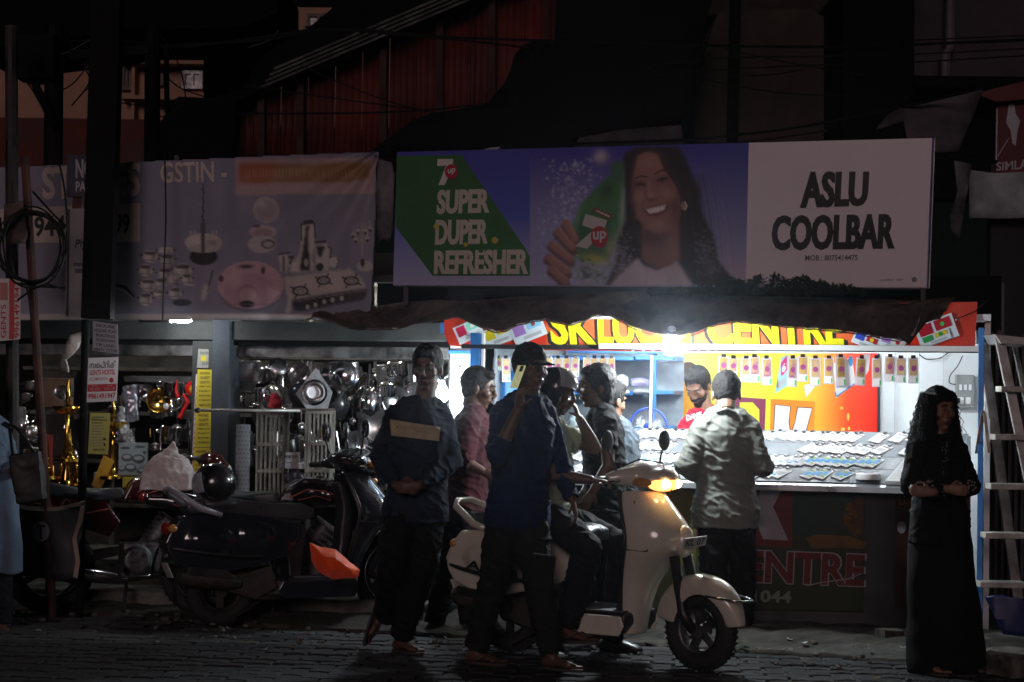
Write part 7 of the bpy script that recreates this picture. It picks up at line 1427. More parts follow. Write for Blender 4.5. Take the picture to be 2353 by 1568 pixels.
# ================================================================ people
M_skin1 = mat('brown_skin', (.115, .056, .036), .5, var=.12, scale=14, bump=.1, bscale=120); M_skin2 = mat('tan_skin', (.22, .115, .072), .5, var=.1, scale=14)
M_hair = mat('black_hair', (.007, .006, .006), .62, var=.3, scale=60, bump=.6, bscale=220, spec=.22); M_eye = mat('eye_dark', (.02, .015, .012), .2); M_eyew = mat('eye_white', (.22, .19, .17), .4); M_lip = mat('lips_brown', (.13, .045, .035), .45)
M_flop = mat('rubber_slipper', (.05, .035, .03), .8, var=.3); M_shoe = mat('black_shoe', (.012, .012, .012), .4)
def cloth_mat(n, c, **k): return mat(n, c, k.pop('rough', .85), var=k.pop('var', .15), scale=k.pop('scale', 10), bump=.35, bscale=k.pop('bscale', 260), spec=.2, sheen=k.pop('sheen', .05), **k)
def PJ(j): return P(*j)
def headframe(yaw, pitch, roll=0):
    f = Vector((math.sin(R(yaw)) * math.cos(R(pitch)), -math.cos(R(yaw)) * math.cos(R(pitch)), -math.sin(R(pitch)))); s_ = f.cross(Vector((0, 0, 1))).normalized(); u = s_.cross(f).normalized()
    if roll: q = Matrix.Rotation(R(roll), 3, f); s_ = q @ s_; u = q @ u
    return f, s_, u, Matrix((s_, f, u)).transposed()
def head(mb, c, fr, k=1.0):
    f, s_, u, rot = fr; g = lambda a, b_, d: c + (f * a + s_ * b_ + u * d) * k
    mb.ell(g(-.012, 0, .022), (.074 * k, .094 * k, .098 * k), rot); mb.ell(g(.022, 0, -.048), (.053 * k, .062 * k, .060 * k), rot); mb.ell(g(.052, 0, -.098), (.024 * k, .024 * k, .020 * k), rot, 10, 8)
    mb.tube([g(.086, 0, .022), g(.098, 0, -.004), g(.108, 0, -.026)], [.009 * k, .010 * k, .014 * k], 8); mb.ell(g(.094, 0, -.032), (.020 * k, .014 * k, .009 * k), rot, 10, 8)
    mb.ell(g(.076, 0, .034), (.046 * k, .016 * k, .010 * k), rot, 12, 8)
    for q in (-1, 1): mb.ell(g(.050, q * .034, -.022), (.030 * k, .030 * k, .028 * k), rot, 10, 8); mb.ell(g(-.012, q * .078, -.008), (.010 * k, .020 * k, .033 * k), rot, 10, 8); mb.ell(g(-.006, q * .080, -.036), (.007 * k, .010 * k, .010 * k), rot, 8, 6)
    mb.ell(g(.078, 0, -.062), (.027 * k, .014 * k, .013 * k), rot, 12, 8)
    mb.tube([g(-.02, 0, -.03), g(-.022, 0, -.12)], [.058 * k, .056 * k], 12)
def face(T, c, fr, k=1.0, beard=False, skinm=None):
    f, s_, u, rot = fr; g = lambda a, b_, d: c + (f * a + s_ * b_ + u * d) * k
    for q in (-1, 1):
        e_ = MB().ell(g(.076, q * .031, .008), (.012 * k, .0085 * k, .0055 * k), rot, 10, 8).build('eye', M_eyew, T, smooth=True); MB().ell(g(.0815, q * .031, .008), (.0055 * k, .005 * k, .0052 * k), rot, 8, 6).build('iris', M_eye, e_, smooth=True)
        MB().tube([g(.092, q * .014, .030), g(.088, q * .032, .036), g(.074, q * .052, .028)], [.003 * k, .0045 * k, .002 * k], 6).build('eyebrow', M_hair, T)
    MB().ell(g(.0905, 0, -.058), (.024 * k, .007 * k, .005 * k), rot, 12, 6).ell(g(.0895, 0, -.068), (.022 * k, .008 * k, .006 * k), rot, 12, 6).build('lips', M_lip, T, smooth=True)
    if beard:
        mb = MB().ell(g(.026, 0, -.062), (.059 * k, .066 * k, .052 * k), rot); mb.ell(g(.056, 0, -.106), (.034 * k, .032 * k, .030 * k), rot)
        skin(mb, 'beard', M_hair, T, .006, 2, lambda q: .003 * noise.noise(q * 90)); MB().tube([g(.072, -.036, -.06), g(.098, -.016, -.046), g(.104, 0, -.044), g(.098, .016, -.046), g(.072, .036, -.06)], .0065 * k, 6).build('moustache', M_hair, T)
def hair(T, c, fr, k=1.0, vol=1.0, kind='short', extra=None):
    f, s_, u, rot = fr; g = lambda a, b_, d: c + (f * a + s_ * b_ + u * d) * k
    mb = MB().ell(g(-.026, 0, .036), (.083 * k * vol, .094 * k * vol, .096 * k * vol), rot, 24, 16); mb.ell(g(-.045, 0, -.005), (.074 * k * vol, .06 * k, .075 * k), rot); mb.ell(g(.034, .01, .088), (.054 * k, .046 * k, .032 * k), rot)
    if extra: extra(mb, g, rot)
    return skin(mb, 'hair', M_hair, T, .006, 2, lambda q: .0045 * noise.noise(q * 75) + .004 * noise.noise(q * 28))
def hand(mb, w_, d, n, side=1, curl=.5, k=1.0, spread=1.0):
    """w_: wrist, d: direction of the hand, n: palm normal, side: which side the thumb leaves"""
    d = d.normalized(); n = (n - d * n.dot(d)).normalized(); s_ = d.cross(n) * side
    mb.tube([w_ - d * .02, w_ + d * .02 * k, w_ + d * .055 * k, w_ + d * .088 * k], [(.024 * k, .018 * k), (.030 * k, .016 * k), (.038 * k, .015 * k), (.036 * k, .012 * k)], 12, lat=s_)
    for i, (o, L) in enumerate(((.028, .070), (.0095, .078), (-.0095, .073), (-.027, .058))):
        p_ = w_ + d * .083 * k + s_ * o * k * spread; dd = d.copy(); pts = [p_ - d * .02]; ang = 0
        for q, fr_ in enumerate((.45, .32, .23)):
            ang += curl * (.5 if q == 0 else .9); dd = d * math.cos(ang) + n * math.sin(ang); pts.append(p_); p_ = p_ + (dd + s_ * o * 2.5 * (1 - curl)) * L * fr_ * k
        pts.append(p_); mb.tube(pts, [.0085 * k, .0092 * k, .0086 * k, .0078 * k, .0062 * k], 8)
    p_ = w_ + d * .022 * k + s_ * .026 * k; q = (d * .6 + s_ * .7 + n * .45).normalized(); e_ = p_ + q * .038 * k; e2 = e_ + (d * .8 + s_ * .15 + n * (.3 + curl * .5)).normalized() * .032 * k
    mb.tube([p_ - q * .012, p_, e_, e2], [.012 * k, .0135 * k, .0105 * k, .008 * k], 8)
def foot(mb, ank, d, up=None, k=1.0):
    d = d.normalized(); up = (up or Vector((0, 0, 1))); up = (up - d * up.dot(d)).normalized(); s_ = d.cross(up); sole = ank - up * .075 * k
    mb.tube([ank + up * .03, ank - up * .02, sole + up * .034 - d * .03 * k], [.036 * k, .036 * k, .030 * k], 12)
    mb.tube([sole - d * .055 * k + up * .026, sole + up * .034, sole + d * .07 * k + up * .030, sole + d * .13 * k + up * .018], [(.026 * k, .024 * k), (.032 * k, .032 * k), (.038 * k, .024 * k), (.042 * k, .014 * k)], 12, lat=s_)
    for i in range(5): a = sole + d * (.135 - .008 * i) * k + s_ * (-.034 + .016 * i) * k + up * .012; mb.tube([a, a + d * (.045 - .006 * i) * k], [.0095 * k if i else .012 * k, .008 * k], 7)
def slipper(T, ank, d, up=None, m=None, k=1.0):
    d = d.normalized(); up = (up or Vector((0, 0, 1))); up = (up - d * up.dot(d)).normalized(); s_ = d.cross(up); so_ = ank - up * .084 * k
    mb = MB(); n = 18; pts = []
    for i in range(n):
        a = 2 * math.pi * i / n; x = .062 + .135 * math.cos(a); y = .046 * math.sin(a) * (1 + .14 * math.cos(a)); pts.append(so_ + d * x * k + s_ * y * k)
    mb.prism(pts, up * .014); sp = mb.build('slipper', m or M_flop, T)
    MB().tube([so_ + d * .02 * k + s_ * .042 + up * .014, so_ + d * .085 * k + s_ * .032 + up * .055, so_ + d * .15 * k + up * .03, so_ + d * .085 * k - s_ * .032 + up * .055, so_ + d * .02 * k - s_ * .042 + up * .014], .006, 6).build('strap', m or M_flop, sp, smooth=True)
def shoe(T, ank, d, m=None, k=1.0):
    d = d.normalized(); up = Vector((0, 0, 1)); s_ = d.cross(up); so_ = ank - up * .08 * k
    mb = MB().tube([so_ - d * .07 * k + up * .035, so_ + up * .045, so_ + d * .09 * k + up * .038, so_ + d * .16 * k + up * .026, so_ + d * .19 * k + up * .022], [(.034, .034), (.040, .045), (.045, .036), (.045, .026), (.03, .016)], 14, lat=s_)
    mb.tube([ank + up * .03, so_ + up * .05], [.043, .045], 12); skin(mb, 'shoe', m or M_shoe, T, .008, 2)
def fold(amp, fr=(11, 11, 5), seed=0):
    def fn(q):
        v = Vector((q.x * fr[0] + seed, q.y * fr[1], q.z * fr[2])); w_ = noise.noise(q * 3.1 + Vector((seed, 0, 0))) * 1.4
        c1 = abs(noise.noise(Vector((q.x * 9 + q.z * 12 + w_ + seed, q.y * 8, q.z * 5 - q.x * 7)))); c2 = abs(noise.noise(Vector((q.x * 5 - q.z * 6 + w_, q.y * 6, q.z * 19 + q.x * 8 + seed))))
        return amp * (.7 * noise.noise(v) + .35 * noise.noise(v * 2.1 + Vector((0, 3, 1))) + 1.1 * max(0, .22 - c1) * 3 + .9 * max(0, .18 - c2) * 3 - .35)
    return fn
def person(label, J, yaw, pitch=8, build=1.0, top=None, topm=None, sleeve='long', botm=None, hem=.02, legs=True, feet='slipper', skinm=None, hk=1.06, hairkind='short', beard=False, hands=None, noface=False, tw=.015, lw=.018, seed=0, headroll=0, bulk=1.0, hairx=None, vol=1.05, fold_amp=.010, cuffs=None, noskinhair=False, inset=.84):
    skinm = skinm or M_skin1; j = {k: PJ(v) for k, v in J.items()}; base = (j['aa'] + j['ab']) / 2; base.z = 0
    T = thing('person', label, 'person', base); fr = headframe(yaw, pitch, headroll); hc = j['head']
    j['neck'] = j['neck'] + Vector((0, 0, .022)); smid = (j['sa'] + j['sb']) / 2
    for a in 'ab': j['s' + a] = smid + (j['s' + a] - smid) * inset - Vector((0, 0, .012))
    lat = (j['sb'] - j['sa']); lat.z *= .5; lat.normalize(); nb = j['neck']; pel = (j['ha'] + j['hb']) / 2; B = build
    hl = (j['hb'] - j['ha']).normalized(); sw = (j['sb'] - j['sa']).length / 2
    def torso(mb, g=0.0, low=0.0, neck=True):
        c0 = pel - Vector((0, 0, .06 + low)); c1 = pel + (nb - pel) * .22; c2 = pel + (nb - pel) * .5; c3 = pel + (nb - pel) * .76; c4 = pel + (nb - pel) * .93
        fl = .013 if g else 0
        mb.tube([c0, pel, c1, c2, c3, c4, nb + Vector((0, 0, .0))], [(.168 * B + g + fl, .116 * B + g + fl), (.168 * B + g + fl * .8, .118 * B + g + fl * .8), (.150 * B + g, .108 * B + g), (.160 * B + g, .118 * B + g), (max(.165 * B, sw * .93) + g, .115 * B + g), (sw * .55 + g, .085 * B + g), (.060 + g * .6, .060 + g * .6)], 20, lat=lat)
        for a in 'ab':
            mb.tube([nb - Vector((0, 0, .03)), nb * .45 + j['s' + a] * .55 + Vector((0, 0, .006)), j['s' + a]], [.056 * B + g, .058 * B + g, .056 * B + g], 14); mb.ell(j['s' + a], .060 * B + g, None, 14, 10)
    mb = MB(); head(mb, hc, fr, hk); mb.tube([hc - fr[2] * .07 * hk - fr[0] * .015, nb - Vector((0, 0, .05))], [.055 * hk, .066 * B], 14); torso(mb, 0)
    for a in 'ab':
        s_, e_, w_ = j['s' + a], j['e' + a], j['w' + a]
        mb.tube([s_, (s_ + e_) / 2, e_], [.052 * B, .046 * B, .038 * B], 12); mb.ell(e_, .038 * B, None, 10, 8); mb.tube([e_, e_ + (w_ - e_) * .3, w_], [.037 * B, .039 * B, .026 * B], 12)
        hd = (hands or {}).get(a)
        if hd: hand(mb, w_, Vector(hd[0]), Vector(hd[1]), hd[2], hd[3], .95 * B)
        else: hand(mb, w_, w_ - e_, -lat if a == 'b' else lat, 1 if a == 'a' else -1, .5, .95 * B)
        h_, k_, n_ = j['h' + a], j['k' + a], j['a' + a]; q = 1 if legs else .7
        mb.tube([h_, (h_ + k_) / 2, k_], [.082 * B * q, .070 * B * q, .050 * B * q], 12); mb.ell(k_, .048 * B * q, None, 10, 8); mb.tube([k_, k_ + (n_ - k_) * .3, n_], [.050 * B, .054 * B, .036 * B], 12)
        fd = j['t' + a] - n_; fu = None
        if abs(fd.normalized().z) > .62: fu = Vector((0, -.3, .2)) - fd.normalized()*0
        else: fd.z = 0
        if fu is not None: fu = Vector((.9, -.1, .2))
        if feet != 'none': foot(mb, n_, fd, fu)
        if feet == 'slipper': slipper(T, n_, fd, fu)
        elif feet == 'shoe': shoe(T, n_, fd)
        elif isinstance(feet, dict): (shoe if feet[a] == 'shoe' else slipper)(T, n_, fd)
    skin(mb, 'body', skinm, T, .0068, 3, fac=.5)
    if not noface: face(T, hc, fr, hk, beard)
    if not noskinhair: hair(T, hc, fr, hk, vol, extra=hairx)
    # shirt
    mb = MB(); torso(mb, tw * bulk, hem)
    for a in 'ab':
        s_, e_, w_ = j['s' + a], j['e' + a], j['w' + a]; g = tw * bulk
        if sleeve == 'long' or (isinstance(sleeve, dict) and sleeve[a] == 'long'): mb.tube([s_, (s_ + e_) / 2, e_], [.058 * B + g, .050 * B + g, .043 * B + g], 14); mb.ell(e_, .043 * B + g); mb.tube([e_, e_ + (w_ - e_) * .35, e_ + (w_ - e_) * .93], [.042 * B + g, .043 * B + g, .028 * B + g * .8], 14)
        elif sleeve == 'elbow' or (isinstance(sleeve, dict) and sleeve[a] == 'elbow'): mb.tube([s_, (s_ + e_) / 2, e_], [.058 * B + g, .052 * B + g, .046 * B + g], 14); mb.ell(e_, .045 * B + g); mb.tube([e_, e_ + (w_ - e_) * .35], [.044 * B + g, .044 * B + g], 14)
        else: mb.tube([s_, s_ + (e_ - s_) * .62], [.058 * B + g, .055 * B + g], 14)
    shirt = skin(mb, top or 'shirt', topm, T, .0085, 2, fold(fold_amp, seed=seed))
    if legs:
        mb = MB(); g = lw; c0 = pel + Vector((0, 0, .03)); mb.tube([c0, pel - Vector((0, 0, .05)), pel - Vector((0, 0, .13))], [(.15 * B + g, .10 * B + g), (.165 * B + g, .115 * B + g), (.13 * B + g, .105 * B + g)], 18, lat=hl)
        for a in 'ab':
            h_, k_, n_ = j['h' + a], j['k' + a], j['a' + a]; mb.tube([h_ - Vector((0, 0, .01)), (h_ + k_) / 2, k_], [.090 * B + g, .080 * B + g, .064 * B + g], 16); mb.ell(k_, .064 * B + g); mb.tube([k_, (k_ + n_) / 2, n_ + (k_ - n_).normalized() * .0], [.063 * B + g, .062 * B + g, .050 * B + g], 16)
        skin(mb, 'trousers', botm, T, .0085, 2, fold(fold_amp, (9, 9, 7), seed + 3))
    return T, j, fr, shirt
Z = Vector((0, 0, 1))
# 1 --- man in the striped sweater
M_sw = cloth_mat('navy_sweater', (.018, .026, .045), sheen=0); M_tr = cloth_mat('black_trousers', (.006, .006, .007), sheen=0); M_str = cloth_mat('sweater_stripe', (.52, .45, .27))
T, j, fr, sh = person('man in a navy sweater with a pale chest stripe walking, one foot lifted', dict(head=(981, 846, 11.2), neck=(973, 926, 11.22), sa=(905, 952, 11.2), sb=(1022, 960, 11.25), ea=(872, 1052, 11.2), eb=(1040, 1058, 11.22), wa=(912, 1118, 10.99), wb=(958, 1118, 10.98), ha=(925, 1168, 11.2), hb=(985, 1168, 11.22), ka=(900, 1300, 11.05), kb=(965, 1318, 11.12), aa=(888, 1418, 11.35), ab=(921, 1464, 11.2), ta=(866, 1490, 11.3), tb=(990, 1480, 11.0)), -10, 10, 1.02, 'sweater', M_sw, 'long', M_tr, seed=1, bulk=1.15, hands={'a': ((1, -.2, -.15), (0, 1, 0), 1, .9), 'b': ((-1, -.2, -.1), (0, 1, 0), -1, .9)})
mb = MB()      # the stripe follows the front of the sweater
from mathutils.bvhtree import BVHTree
def drape(T, tgt, q, m, name, off=.004, nu=24, nv=8):
    """cloth print lying on a garment: q = TL TR BR BL pixels"""
    me = tgt.data; o = wloc(tgt); bv = BVHTree.FromPolygons([tuple(v.co + o) for v in me.vertices], [tuple(p_.vertices) for p_ in me.polygons]); mb = MB(); vs = {}; 
    for jv in range(nv + 1):
        for iu in range(nu + 1):
            u, v = iu / nu, jv / nv; X = (q[0][0] * (1 - u) + q[1][0] * u) * (1 - v) + (q[3][0] * (1 - u) + q[2][0] * u) * v; Y = (q[0][1] * (1 - u) + q[1][1] * u) * (1 - v) + (q[3][1] * (1 - u) + q[2][1] * u) * v
            r_ = ray(X, Y).normalized(); h = bv.ray_cast(CAMO, r_)
            if h[0] is not None: vs[(iu, jv)] = len(mb.v); mb.v.append(h[0] - r_ * off)
    for jv in range(nv):
        for iu in range(nu):
            kk = [(iu, jv), (iu + 1, jv), (iu + 1, jv + 1), (iu, jv + 1)]
            if all(k in vs for k in kk) and max((mb.v[vs[k]] - mb.v[vs[kk[0]]]).length for k in kk) < .06: mb.f.append(tuple(vs[k] for k in kk))
    return mb.build(name, m, T, smooth=True)
drape(T, sh, [(896, 964), (1012, 982), (1009, 1014), (899, 1001)], M_str, 'chest_stripe'); drape(T, sh, [(942, 905), (1000, 912), (996, 930), (946, 924)], M_sw, 'collar', .006)
# 2 --- man in the maroon shirt
M_mar = cloth_mat('maroon_shirt', (.055, .009, .015))
person('man in a maroon shirt seen from the side between the bulb and the kiosk', dict(head=(1101, 893, 12.2), neck=(1090, 948, 12.2), sa=(1077, 972, 12.04), sb=(1084, 970, 12.38), ea=(1066, 1062, 11.98), eb=(1082, 1064, 12.44), wa=(1112, 1085, 11.95), wb=(1120, 1072, 12.35), ha=(1070, 1166, 12.1), hb=(1074, 1166, 12.3), ka=(1040, 1290, 12.1), kb=(1078, 1300, 12.3), aa=(996, 1432, 12.15), ab=(1078, 1432, 12.35), ta=(1030, 1450, 12.1), tb=(1112, 1442, 12.3)), 86, 12, 1.0, 'shirt', M_mar, 'elbow', M_tr, seed=5, hem=.07, vol=1.02, bulk=1.3)
# 3 --- man on the phone
M_nav = cloth_mat('navy_tshirt', (.008, .016, .070), sheen=0); M_cargo = cloth_mat('charcoal_cargo', (.014, .014, .013), sheen=0); 
T, j, fr, sh = person('man in a black cap and navy shirt walking with a phone at his ear', dict(head=(1221, 846, 10.62), neck=(1212, 915, 10.66), sa=(1148, 944, 10.62), sb=(1258, 950, 10.78), ea=(1143, 1046, 10.42), eb=(1286, 1062, 10.78), wa=(1190, 942, 10.44), wb=(1316, 1152, 10.68), ha=(1165, 1172, 10.6), hb=(1215, 1172, 10.7), ka=(1136, 1322, 10.72), kb=(1234, 1330, 10.5), aa=(1094, 1490, 10.80), ab=(1268, 1502, 10.46), ta=(1180, 1510, 10.70), tb=(1340, 1520, 10.35)), 34, 4, 1.04, 'shirt', M_nav, {'a': 'elbow', 'b': 'long'}, M_cargo, seed=9, hem=.03, lw=.015, bulk=.95, fold_amp=.011, hands={'a': ((.12, .1, 1), (.75, .6, 0), -1, .75), 'b': ((.25, -.1, -1), (-1, .1, -.1), -1, .7)})
c = j['head']; f, s_, u, rot = fr; g = lambda a, b_, d: c + f * a + s_ * b_ + u * d
mb = MB(); mb.ell(g(-.016, 0, .050), (.088, .102, .078), rot, 24, 14); mb.tube([g(.0, 0, .035), g(.05, 0, .045)], [(.084, .03), (.07, .03)], 16, lat=s_); skin(mb, 'cap', cloth_mat('cap_black', (.010, .010, .011)), T, .007, 3)
mb = MB(); rows = []
for i in range(9):
    a = R(-62 + 15.5 * i); rows.append((g(-.01 + .100 * math.cos(a), .082 * math.sin(a), .040), g(-.01 + .185 * math.cos(a * .75), .085 * math.sin(a), .022 + .006 * math.cos(a))))
mb.add([p_ for r_ in rows for p_ in r_], [(2 * i, 2 * i + 1, 2 * i + 3, 2 * i + 2) for i in range(8)]); mb.build('cap_brim', cloth_mat('cap_black', (.010, .010, .011)), T, thick=.006, smooth=True); MB().ell(g(-.016, 0, .128), (.009, .009, .005), rot, 8, 6).build('cap_button', cloth_mat('cap_black', (.010, .010, .011)), T)
mb = MB(); leg = j['kb'] + (j['hb'] - j['kb']) * .12; mb.box(leg + Vector((.03, -.085, .0)), (.13, .03, .19), Matrix.Rotation(R(8), 3, 'Y')); mb.build('cargo_pocket', M_cargo, T, bevel=.012)
TP = thing('mobile_phone', 'phone with a pale lit back held to the capped man\'s ear', 'phone', P(1192, 868, 10.50)); rp = Matrix.Rotation(R(38), 3, 'Z') @ Matrix.Rotation(R(24), 3, 'Y')
cph = P(1190, 866, 10.47); mb = MB().box(cph, (.010, .066, .135), rp); mb.build('case', mat('glowing_phone_case', (.50, .50, .20), .2, var=.05, emit=(.85, .85, .45), es=.35), TP, bevel=.006)  # the case emits faintly, its brightness is put into the material
MB().box(cph + rp @ Vector((-.007, -.015, .045)), (.004, .026, .034), rp).build('camera_bump', M_bp, TP, bevel=.002)
MB().torus(P(1212, 893, 10.36), .010, .002, 'z', 14, 5).build('ring', M_brass, T)
# 4 --- scooter rider
M_pg2 = cloth_mat('pale_green_tshirt', (.30, .34, .24)); M_jn = cloth_mat('dark_jeans', (.010, .011, .015), sheen=0)
T, j, fr, sh = person('helmeted man in a pale green t-shirt riding the cream scooter', dict(head=(1279, 900, 11.02), neck=(1263, 962, 11.02), sa=(1262, 992, 10.84), sb=(1272, 990, 11.20), ea=(1272, 1092, 10.74), eb=(1368, 1030, 11.20), wa=(1362, 1104, 10.68), wb=(1330, 960, 11.05), ha=(1258, 1180, 10.92), hb=(1266, 1180, 11.10), ka=(1352, 1262, 10.72), kb=(1430, 1258, 11.16), aa=(1300, 1440, 10.78), ab=(1404, 1468, 11.36), ta=(1370, 1440, 10.7), tb=(1475, 1470, 11.3)), 78, 14, .98, 'tshirt', M_pg2, 'short', M_jn, seed=12, feet={'a': 'slipper', 'b': 'shoe'}, hem=.02, hands={'a': ((1, -.1, -.1), (0, 0, -1), 1, 1.2), 'b': ((-.3, -.2, .8), (-1, 0, .2), 1, 1.3)}, noskinhair=True)
helmet('helmet', 'black open face helmet with its clear visor raised, worn by the scooter rider', P(1276, 893, 11.02), M_hel, .118, R(-12), .12, True, True, True, 62)
# 5 --- person with wavy hair
def wavy(mb, g, rot):
    mb.ell(g(-.045, 0, -.02), (.082, .075, .11), rot); mb.ell(g(-.055, 0, -.075), (.066, .05, .06), rot); mb.ell(g(.02, 0, .085), (.072, .07, .04), rot)
M_bt = cloth_mat('black_tshirt', (.007, .007, .008), sheen=0)
person('person with thick wavy black hair and a black t-shirt facing left behind the rider', dict(head=(1368, 889, 11.75), neck=(1384, 945, 11.76), sa=(1392, 975, 11.58), sb=(1400, 975, 11.94), ea=(1398, 1070, 11.52), eb=(1380, 1075, 11.98), wa=(1362, 1130, 11.55), wb=(1340, 1135, 11.95), ha=(1390, 1172, 11.66), hb=(1392, 1172, 11.86), ka=(1385, 1310, 11.6), kb=(1380, 1310, 11.9), aa=(1390, 1440, 11.65), ab=(1380, 1440, 11.9), ta=(1350, 1450, 11.6), tb=(1340, 1450, 11.85)), -76, 2, 1.0, 'tshirt', M_bt, 'short', M_jn, seed=17, hairx=wavy, vol=1.08)
# 6 --- man in the grey tee, mostly hidden
M_gt2 = cloth_mat('slate_tshirt', (.085, .105, .13)); M_bj = cloth_mat('light_blue_jeans', (.09, .13, .22))
person('man in a slate grey t-shirt and faded blue jeans facing the ticket counter', dict(head=(1404, 922, 12.1), neck=(1412, 972, 12.1), sa=(1384, 1002, 12.0), sb=(1448, 1004, 12.2), ea=(1378, 1085, 12.0), eb=(1452, 1090, 12.25), wa=(1392, 1120, 12.3), wb=(1436, 1122, 12.4), ha=(1400, 1180, 12.05), hb=(1442, 1180, 12.15), ka=(1406, 1310, 12.05), kb=(1448, 1310, 12.15), aa=(1406, 1430, 12.05), ab=(1448, 1432, 12.1), ta=(1415, 1420, 12.3), tb=(1460, 1420, 12.35)), 130, 12, .95, 'tshirt', M_gt2, 'short', M_bj, seed=23, skinm=M_skin2)
# 7 --- customer with his back to the street
M_shirt = cloth_mat('grey_linen_shirt', (.15, .155, .135), var=.08, rough=.7)
T, j, fr, sh = person('customer in a grey shirt seen from behind, bowed over the ticket counter', dict(head=(1669, 906, 12.12), neck=(1667, 955, 12.06), sa=(1608, 985, 12.05), sb=(1728, 986, 12.05), ea=(1575, 1070, 11.98), eb=(1752, 1072, 12.0), wa=(1622, 1098, 12.24), wb=(1716, 1064, 12.26), ha=(1640, 1168, 12.05), hb=(1694, 1168, 12.05), ka=(1640, 1300, 12.0), kb=(1706, 1300, 12.05), aa=(1650, 1432, 12.0), ab=(1706, 1436, 12.05), ta=(1640, 1420, 12.3), tb=(1722, 1425, 12.32)), 176, 26, 1.06, 'shirt', M_shirt, 'long', M_tr, seed=31, feet='shoe', hem=.06, bulk=1.5, fold_amp=.012, skinm=M_skin2, noface=True, hands={'a': ((.6, .6, .1), (0, 0, -1), -1, .9), 'b': ((-.3, .2, .9), (-.5, .5, 0), 1, .9)})
mb = MB().tube([P(1648, 948, 12.0), P(1668, 940, 11.97), P(1690, 950, 12.0)], [(.028, .012), (.034, .014), (.028, .012)], 10); skin(mb, 'collar', M_shirt, T, .007, 2)
# 8 --- vendor
M_red = cloth_mat('red_tshirt', (.62, .012, .035), var=.08)
T, j, fr, sh = person('bearded lottery seller in a red lettered t-shirt looking down behind the counter', dict(head=(1603, 888, 13.5), neck=(1620, 946, 13.56), sa=(1572, 980, 13.5), sb=(1690, 972, 13.65), ea=(1556, 1065, 13.4), eb=(1712, 1060, 13.6), wa=(1590, 1070, 13.15), wb=(1670, 1066, 13.2), ha=(1605, 1170, 13.6), hb=(1665, 1170, 13.65), ka=(1600, 1300, 13.6), kb=(1665, 1300, 13.65), aa=(1600, 1420, 13.6), ab=(1665, 1420, 13.65), ta=(1595, 1435, 13.4), tb=(1660, 1435, 13.45)), -30, 38, 1.0, 'tshirt', M_red, 'elbow', M_jn, seed=41, beard=True, skinm=M_skin2, vol=1.05, hk=1.04)
def drape_text(T, tgt, s, q, m, off=.004):
    me = tgt.data; o = wloc(tgt); bv = BVHTree.FromPolygons([tuple(v.co + o) for v in me.vertices], [tuple(p_.vertices) for p_ in me.polygons]); v, f = text_geo(s, .03); xs = [a for a, b_ in v]; ys = [b_ for a, b_ in v]; mb = MB(); ok = True; vs = []
    for a, b_ in v:
        u = (a - min(xs)) / (max(xs) - min(xs)); t = 1 - (b_ - min(ys)) / (max(ys) - min(ys)); X = (q[0][0] * (1 - u) + q[1][0] * u) * (1 - t) + (q[3][0] * (1 - u) + q[2][0] * u) * t; Y = (q[0][1] * (1 - u) + q[1][1] * u) * (1 - t) + (q[3][1] * (1 - u) + q[2][1] * u) * t
        r_ = ray(X, Y).normalized(); h = bv.ray_cast(CAMO, r_); vs.append((h[0] if h[0] is not None else P(X, Y, 13.4)) - r_ * off)
    mb.add(vs, f); mb.build('lettering', m, T)
drape_text(T, sh, 'DANIE', [(1576, 954), (1612, 946), (1614, 958), (1578, 968)], M_white)
# 9 --- woman with curly hair
M_blouse = cloth_mat('black_blouse', (.005, .0045, .006), sheen=0); M_pal = cloth_mat('black_palazzo', (.004, .004, .005), sheen=0)
def curly(mb, g, rot):
    mb.ell(g(-.035, 0, -.03), (.100, .085, .12), rot); mb.ell(g(-.05, 0, -.14), (.105, .07, .11), rot); mb.ell(g(-.05, -.02, -.22), (.10, .06, .09), rot); mb.ell(g(.01, .085, -.10), (.03, .04, .12), rot); mb.ell(g(.01, -.085, -.12), (.035, .045, .15), rot); mb.ell(g(.02, 0, .085), (.075, .075, .035), rot)
T, j, fr, sh = person('woman with long curly hair in black blouse and wide trousers, arms crossed beside the ladder', dict(head=(2160, 941, 10.66), neck=(2152, 1006, 10.68), sa=(2100, 1036, 10.62), sb=(2204, 1036, 10.75), ea=(2092, 1118, 10.58), eb=(2232, 1118, 10.70), wa=(2178, 1124, 10.45), wb=(2140, 1132, 10.42), ha=(2130, 1180, 10.66), hb=(2190, 1180, 10.72), ka=(2135, 1330, 10.74), kb=(2195, 1330, 10.74), aa=(2130, 1510, 10.68), ab=(2235, 1508, 10.74), ta=(2180, 1540, 10.5), tb=(2300, 1535, 10.68)), 24, 6, .92, 'blouse', M_blouse, {'a': 'long', 'b': 'long'}, M_pal, legs=False, seed=51, skinm=M_skin2, hk=.95, hairx=curly, vol=1.06, hem=.10, hands={'a': ((1, -.1, -.1), (0, 1, 0), 1, .8), 'b': ((-1, -.1, .1), (0, 1, 0), -1, .8)})
mb = MB(); pts = []; rr = []
for (x, y, h_) in ((2155, 1130, 50), (2157, 1170, 64), (2163, 1260, 74), (2168, 1350, 80), (2174, 1450, 86), (2180, 1536, 92)): pts.append(P(x, y, 10.7)); rr.append((h_ / 418, h_ / 418 * .62))
mb.tube(pts, [(a_, b_ * 1.2) for a_, b_ in rr], 30, lat=(1, 0, 0)); skin(mb, 'palazzo_trousers', M_pal, T, .009, 2, lambda q: .012 * math.sin(q.x * 26 + noise.noise(q * 2) * 3) * sstep(1.1, .3, q.z) + .008 * noise.noise(q * 9))
c = j['head']; f, s_, u, rot = fr; rnd = random.Random(77); hm = MB()
